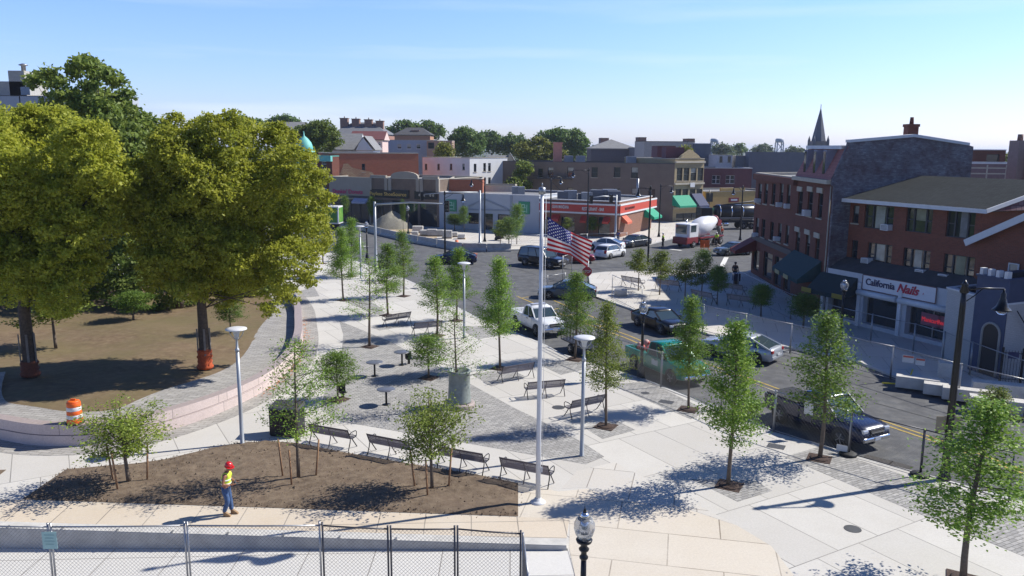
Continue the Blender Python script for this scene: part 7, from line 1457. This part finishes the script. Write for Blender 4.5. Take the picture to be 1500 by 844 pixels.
grown('elm_tree', 'yellow green tree at the left edge with a dark broken lower trunk', (p.x, p.y), J([(15,205,42),(75,200,40),(125,222,40),(155,262,36),(60,255,54),(5,275,54),(115,295,48),(150,322,38),(45,325,54),(0,345,46),(92,352,42),(45,385,40),(-50,250,70),(-50,340,70),(70,425,32),(88,440,24),(10,400,40),(120,385,28),(15,432,20),(55,440,18),(100,188,18),(40,180,20),(60,300,44),(100,340,36),(30,365,36),(130,290,34),(75,390,34),(115,405,24)], p.y), lf_big, .08, 1.7, None, .3, gz(p.x, p.y), 'shade_toned', jit_=1.3)
p = W(140, 420, 64); grown('tall_maple_tree', 'tall dark green tree with a two part top rising behind the yellow green trees', (p.x, 64), J([(126,92,8),(116,99,9),(134,98,9),(147,105,9),(158,112,8),(168,120,7),(143,117,7),(112,108,6),(72,108,8),(62,116,9),(78,120,8),(52,120,6),(88,128,7),(130,130,7),(182,139,8),(100,155,20),(128,152,18),(150,150,18),(172,162,16),(100,178,24),(145,172,26),(78,150,12),(75,172,16),(180,178,26),(215,195,26),(130,205,40),(180,225,42),(225,230,34),(90,215,34),(150,260,44),(205,275,42),(110,270,40)], 64, 3), lf_dark, .2, 1.2, None, .5, .3)
p = W(232, 350, 75)
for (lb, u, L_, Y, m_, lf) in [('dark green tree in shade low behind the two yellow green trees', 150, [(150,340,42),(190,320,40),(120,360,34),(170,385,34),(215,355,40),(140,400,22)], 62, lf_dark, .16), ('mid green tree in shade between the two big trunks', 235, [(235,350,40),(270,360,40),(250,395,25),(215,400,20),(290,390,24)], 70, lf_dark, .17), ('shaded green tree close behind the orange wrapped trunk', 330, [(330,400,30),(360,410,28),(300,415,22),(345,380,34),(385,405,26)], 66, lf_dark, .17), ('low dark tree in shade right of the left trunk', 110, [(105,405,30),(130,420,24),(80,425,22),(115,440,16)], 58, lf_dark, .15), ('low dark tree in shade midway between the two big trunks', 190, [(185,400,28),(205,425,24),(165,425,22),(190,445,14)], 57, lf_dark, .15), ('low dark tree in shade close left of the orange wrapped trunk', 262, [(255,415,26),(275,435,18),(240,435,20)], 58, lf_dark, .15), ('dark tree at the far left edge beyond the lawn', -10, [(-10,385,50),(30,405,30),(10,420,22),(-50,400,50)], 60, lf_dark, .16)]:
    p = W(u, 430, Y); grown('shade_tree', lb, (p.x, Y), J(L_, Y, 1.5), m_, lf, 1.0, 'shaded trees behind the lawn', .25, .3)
p = W(255, 415, 74); grown('copper_shrub', 'reddish brown bush beside the sunlit park path', (p.x, 76), [(250,412,13,76),(265,408,12,76),(240,415,9,76)], lf_brown, .16, 1.3, None, .1, .3, cat='shrub')
for pk, u, v, vt, wpx, lb in [('open10', 82, 511, 415, 78, 'young tree on the lawn just right of the left trunk'), ('round9', 338, 488, 428, 46, 'slim young tree on the lawn right of the orange wrapped trunk'), ('round7', 196, 470, 425, 52, 'small dark tree in the shade in the middle of the lawn')]:
    p = gp(u, v); plant(pk, u, v, vt, wpx, lb, z=gz(p.x, p.y), pit=False, group='young trees on the lawn')
# lamp post in the far park and white wall behind
p = W(191, 428, 73); b = MB(); b.tube([(p.x, 73, .3), (p.x, 73, 5.2)], .09, 8); b.lathe([(.2, 5.2), (.3, 5.5), (.05, 5.7)], (p.x, 73, 0), 12); tag(b.build('park_post', white_paint), 'white post in the park seen between the two yellow green trees', 'post')
# ---- far trees
FT = [('dark tree with layered boughs right of the copper turret',[(470,192,18),(455,202,16),(486,206,14),(442,198,13),(468,212,18),(480,198,12)],152,lf_dark),('dark tree low above the brown slate house at the left',[(420,180,11),(405,181,10),(432,181,8),(395,184,8)],262,lf_far),
 ('dark far tree peeping over the broad yellow green crown',[(350,181,12),(374,184,9),(335,184,8)],170,lf_far),('dark wood tree right of the chimney mansion',[(590,190,13),(572,196,9),(605,192,12),(588,200,12)],262,lf_far),('dark wood tree second right of the chimney mansion',[(625,190,12),(640,193,10),(615,195,10),(632,199,10)],268,lf_far),
 ('big dark tree in the middle of the skyline',[(678,203,16),(665,212,12),(694,207,14),(680,216,16),(700,216,10)],232,lf_far),('dark tree right of the big middle tree',[(718,204,11),(732,210,11),(708,199,6),(722,216,12)],270,lf_far),('dark tree left of the gold green tree',[(748,208,11),(760,207,9),(740,216,11),(755,217,10)],266,lf_far),
 ('gold green spreading tree before the dark wood',[(765,222,12),(788,215,14),(810,221,12),(778,228,14),(800,230,13),(822,228,8)],196,lf_gold),('tallest dark green tree of the skyline wood',[(818,203,15),(838,203,14),(800,203,12),(850,212,12),(830,218,18),(845,225,12),(812,216,14)],236,lf_far),
 ('olive bushy tree by the white flat house',[(650,217,8),(645,224,8),(658,224,7),(651,228,8)],172,lf_gold),('ivy covered tree at the left end of the brown row',[(766,243,8),(764,257,9),(766,271,9),(762,283,9),(771,250,7)],141,lf_dark),('dark bush by the bank roof',[(752,268,8),(747,275,8),(758,277,7)],139,lf_dark),
 ('far green tree left of the free standing water tank',[(1118,222,9),(1106,224,7),(1130,224,7)],420,lf_olive),('far green tree beyond the pale dormer house',[(1060,220,8),(1050,222,7),(1070,224,7)],380,lf_olive),('dark pointed tree on the skyline right of the dormer house',[(1083,216,5),(1080,222,6),(1087,223,6)],390,lf_far),
 ('far green tree under the spire',[(1160,224,7),(1172,223,6),(1150,225,5)],430,lf_olive),('green tree beside the round cornered block',[(1477,230,5),(1480,236,6)],120,lf_gold),('small roof garden bush behind the stone front',[(1003,219,4),(1008,222,4)],160,lf_gold)]
for lb, L_, Y, m_ in FT:
    c = sum(q[0] for q in L_)/len(L_); p = W(c, 250, Y); grown('skyline_tree', lb, (p.x, Y), [(u, v, r, Y+(i % 3-1)*r*Y/F*.6) for i, (u, v, r) in enumerate(L_)], m_, max(.14, Y*.0016), 5.0, 'trees on the skyline', .3, -1.2, tintb=.5)
# far wood behind everything, one mass
C, N, TT = [], [], []
for k in range(420):
    x = rnd.uniform(-330, 330); y = rnd.uniform(300, 520); zt = 3+3*math.sin(x*.03)+rnd.uniform(-2, 1.5)-(3 if x > 60 else 0); cc = np.array([x, y, zt]); n = 160; C.append(cc+RS.normal(0, 1, (n, 3))*np.array([4.5, 3, 2.2])); N.append(np.tile(np.array([0, -.3, .6]), (n, 1))); TT.append(np.clip(.5+RS.normal(0, .2, n), 0, 1))
o = leaf_mesh('far_wood', np.concatenate(C), np.concatenate(N), .62, np.concatenate(TT), lf_olive); struct(o, 'stuff', 'low dark line of distant woods on the horizon', 'woods')

# ---- loose soil, dry tufts and litter
def in_poly_uv(P): 
    xs = [p.x for p in P]; ys = [p.y for p in P]
    while True:
        x, y = rnd.uniform(min(xs), max(xs)), rnd.uniform(min(ys), max(ys))
        if inside(x, y, [(p.x, p.y) for p in P]): return x, y
b = MB(); BP = [G(u, v) for u, v in BED]
for k in range(2600):
    x, y = in_poly_uv(BP); s = rnd.uniform(.015, .05)*(2 if rnd.random() < .04 else 1); a = rnd.uniform(0, 6); z = rnd.uniform(.03, .08); edge = rnd.random() < .0
    P = [Vector((x+s*math.cos(a+q)*rnd.uniform(.6, 1.3), y+s*math.sin(a+q)*rnd.uniform(.6, 1.3), z-.03)) for q in (0, 2.1, 4.2)]+[Vector((x+rnd.uniform(-.4, .4)*s, y, z+s*.8))]
    b.add(P, [(0, 1, 3), (1, 2, 3), (2, 0, 3)])
for k in range(500):
    i = rnd.randrange(len(BP)); p = BP[i].lerp(BP[(i+1) % len(BP)], rnd.random()); x, y = p.x+rnd.gauss(0, .14), p.y+rnd.gauss(0, .14); s = rnd.uniform(.012, .035); a = rnd.uniform(0, 6)
    P = [Vector((x+s*math.cos(a+q), y+s*math.sin(a+q), .006)) for q in (0, 2.1, 4.2)]+[Vector((x, y, .01+s))]; b.add(P, [(0, 1, 3), (1, 2, 3), (2, 0, 3)])
struct(b.build('soil_clods', earth, uv=False), 'stuff', 'loose clods and chips of soil scattered over the earth bed', 'soil')
b = MB(); LP = [Vector((x, y)) for x, y in poly]
for k in range(9000):
    x, y = rnd.uniform(-36, -12), rnd.uniform(31, 62)
    if not inside(x, y, poly) or math.sin(x*.9+1.3*math.sin(y*.7))+math.cos(y*.8) < rnd.uniform(-1.2, 1.4): continue
    if min((Vector((x, y))-q).length for q in inner[::4]) < 1.9: continue
    h = rnd.uniform(.03, .1); a = rnd.uniform(0, 6); z = zin(y)+.04; w_ = .03
    b.add([(x-w_*math.cos(a), y-w_*math.sin(a), z), (x+w_*math.cos(a), y+w_*math.sin(a), z), (x+rnd.uniform(-.06, .06), y+rnd.uniform(-.06, .06), z+h)], [(0, 1, 2)])
struct(b.build('dry_grass', mat('straw_grass', (.23, .19, .09), .95, var=.4, scale=2, col2=(.1, .12, .04)), uv=False), 'stuff', 'thin dry grass tufts scattered over the bare lawn under the big trees', 'grass')

# ---- thin summer haze over the town
hz = MB(); hz.box((0, 3350, 14.5), (8300, 7500, 34)); ho = hz.build('haze', [], uv=False); ho['kind'] = 'stuff'; ho['label'] = 'thin pale summer haze over the whole square and the town behind'; ho['category'] = 'haze'
hm = bpy.data.materials.new('haze'); hm.use_nodes = True; hn, hl = nodes_of(hm); hn.remove(hn['Principled BSDF']); pv = hn.new('ShaderNodeVolumePrincipled'); pv.inputs['Color'].default_value = (.8, .88, 1, 1); pv.inputs['Density'].default_value = .00016; pv.inputs['Anisotropy'].default_value = .3
hl.new(pv.outputs[0], hn['Material Output'].inputs['Volume']); ho.data.materials.append(hm)
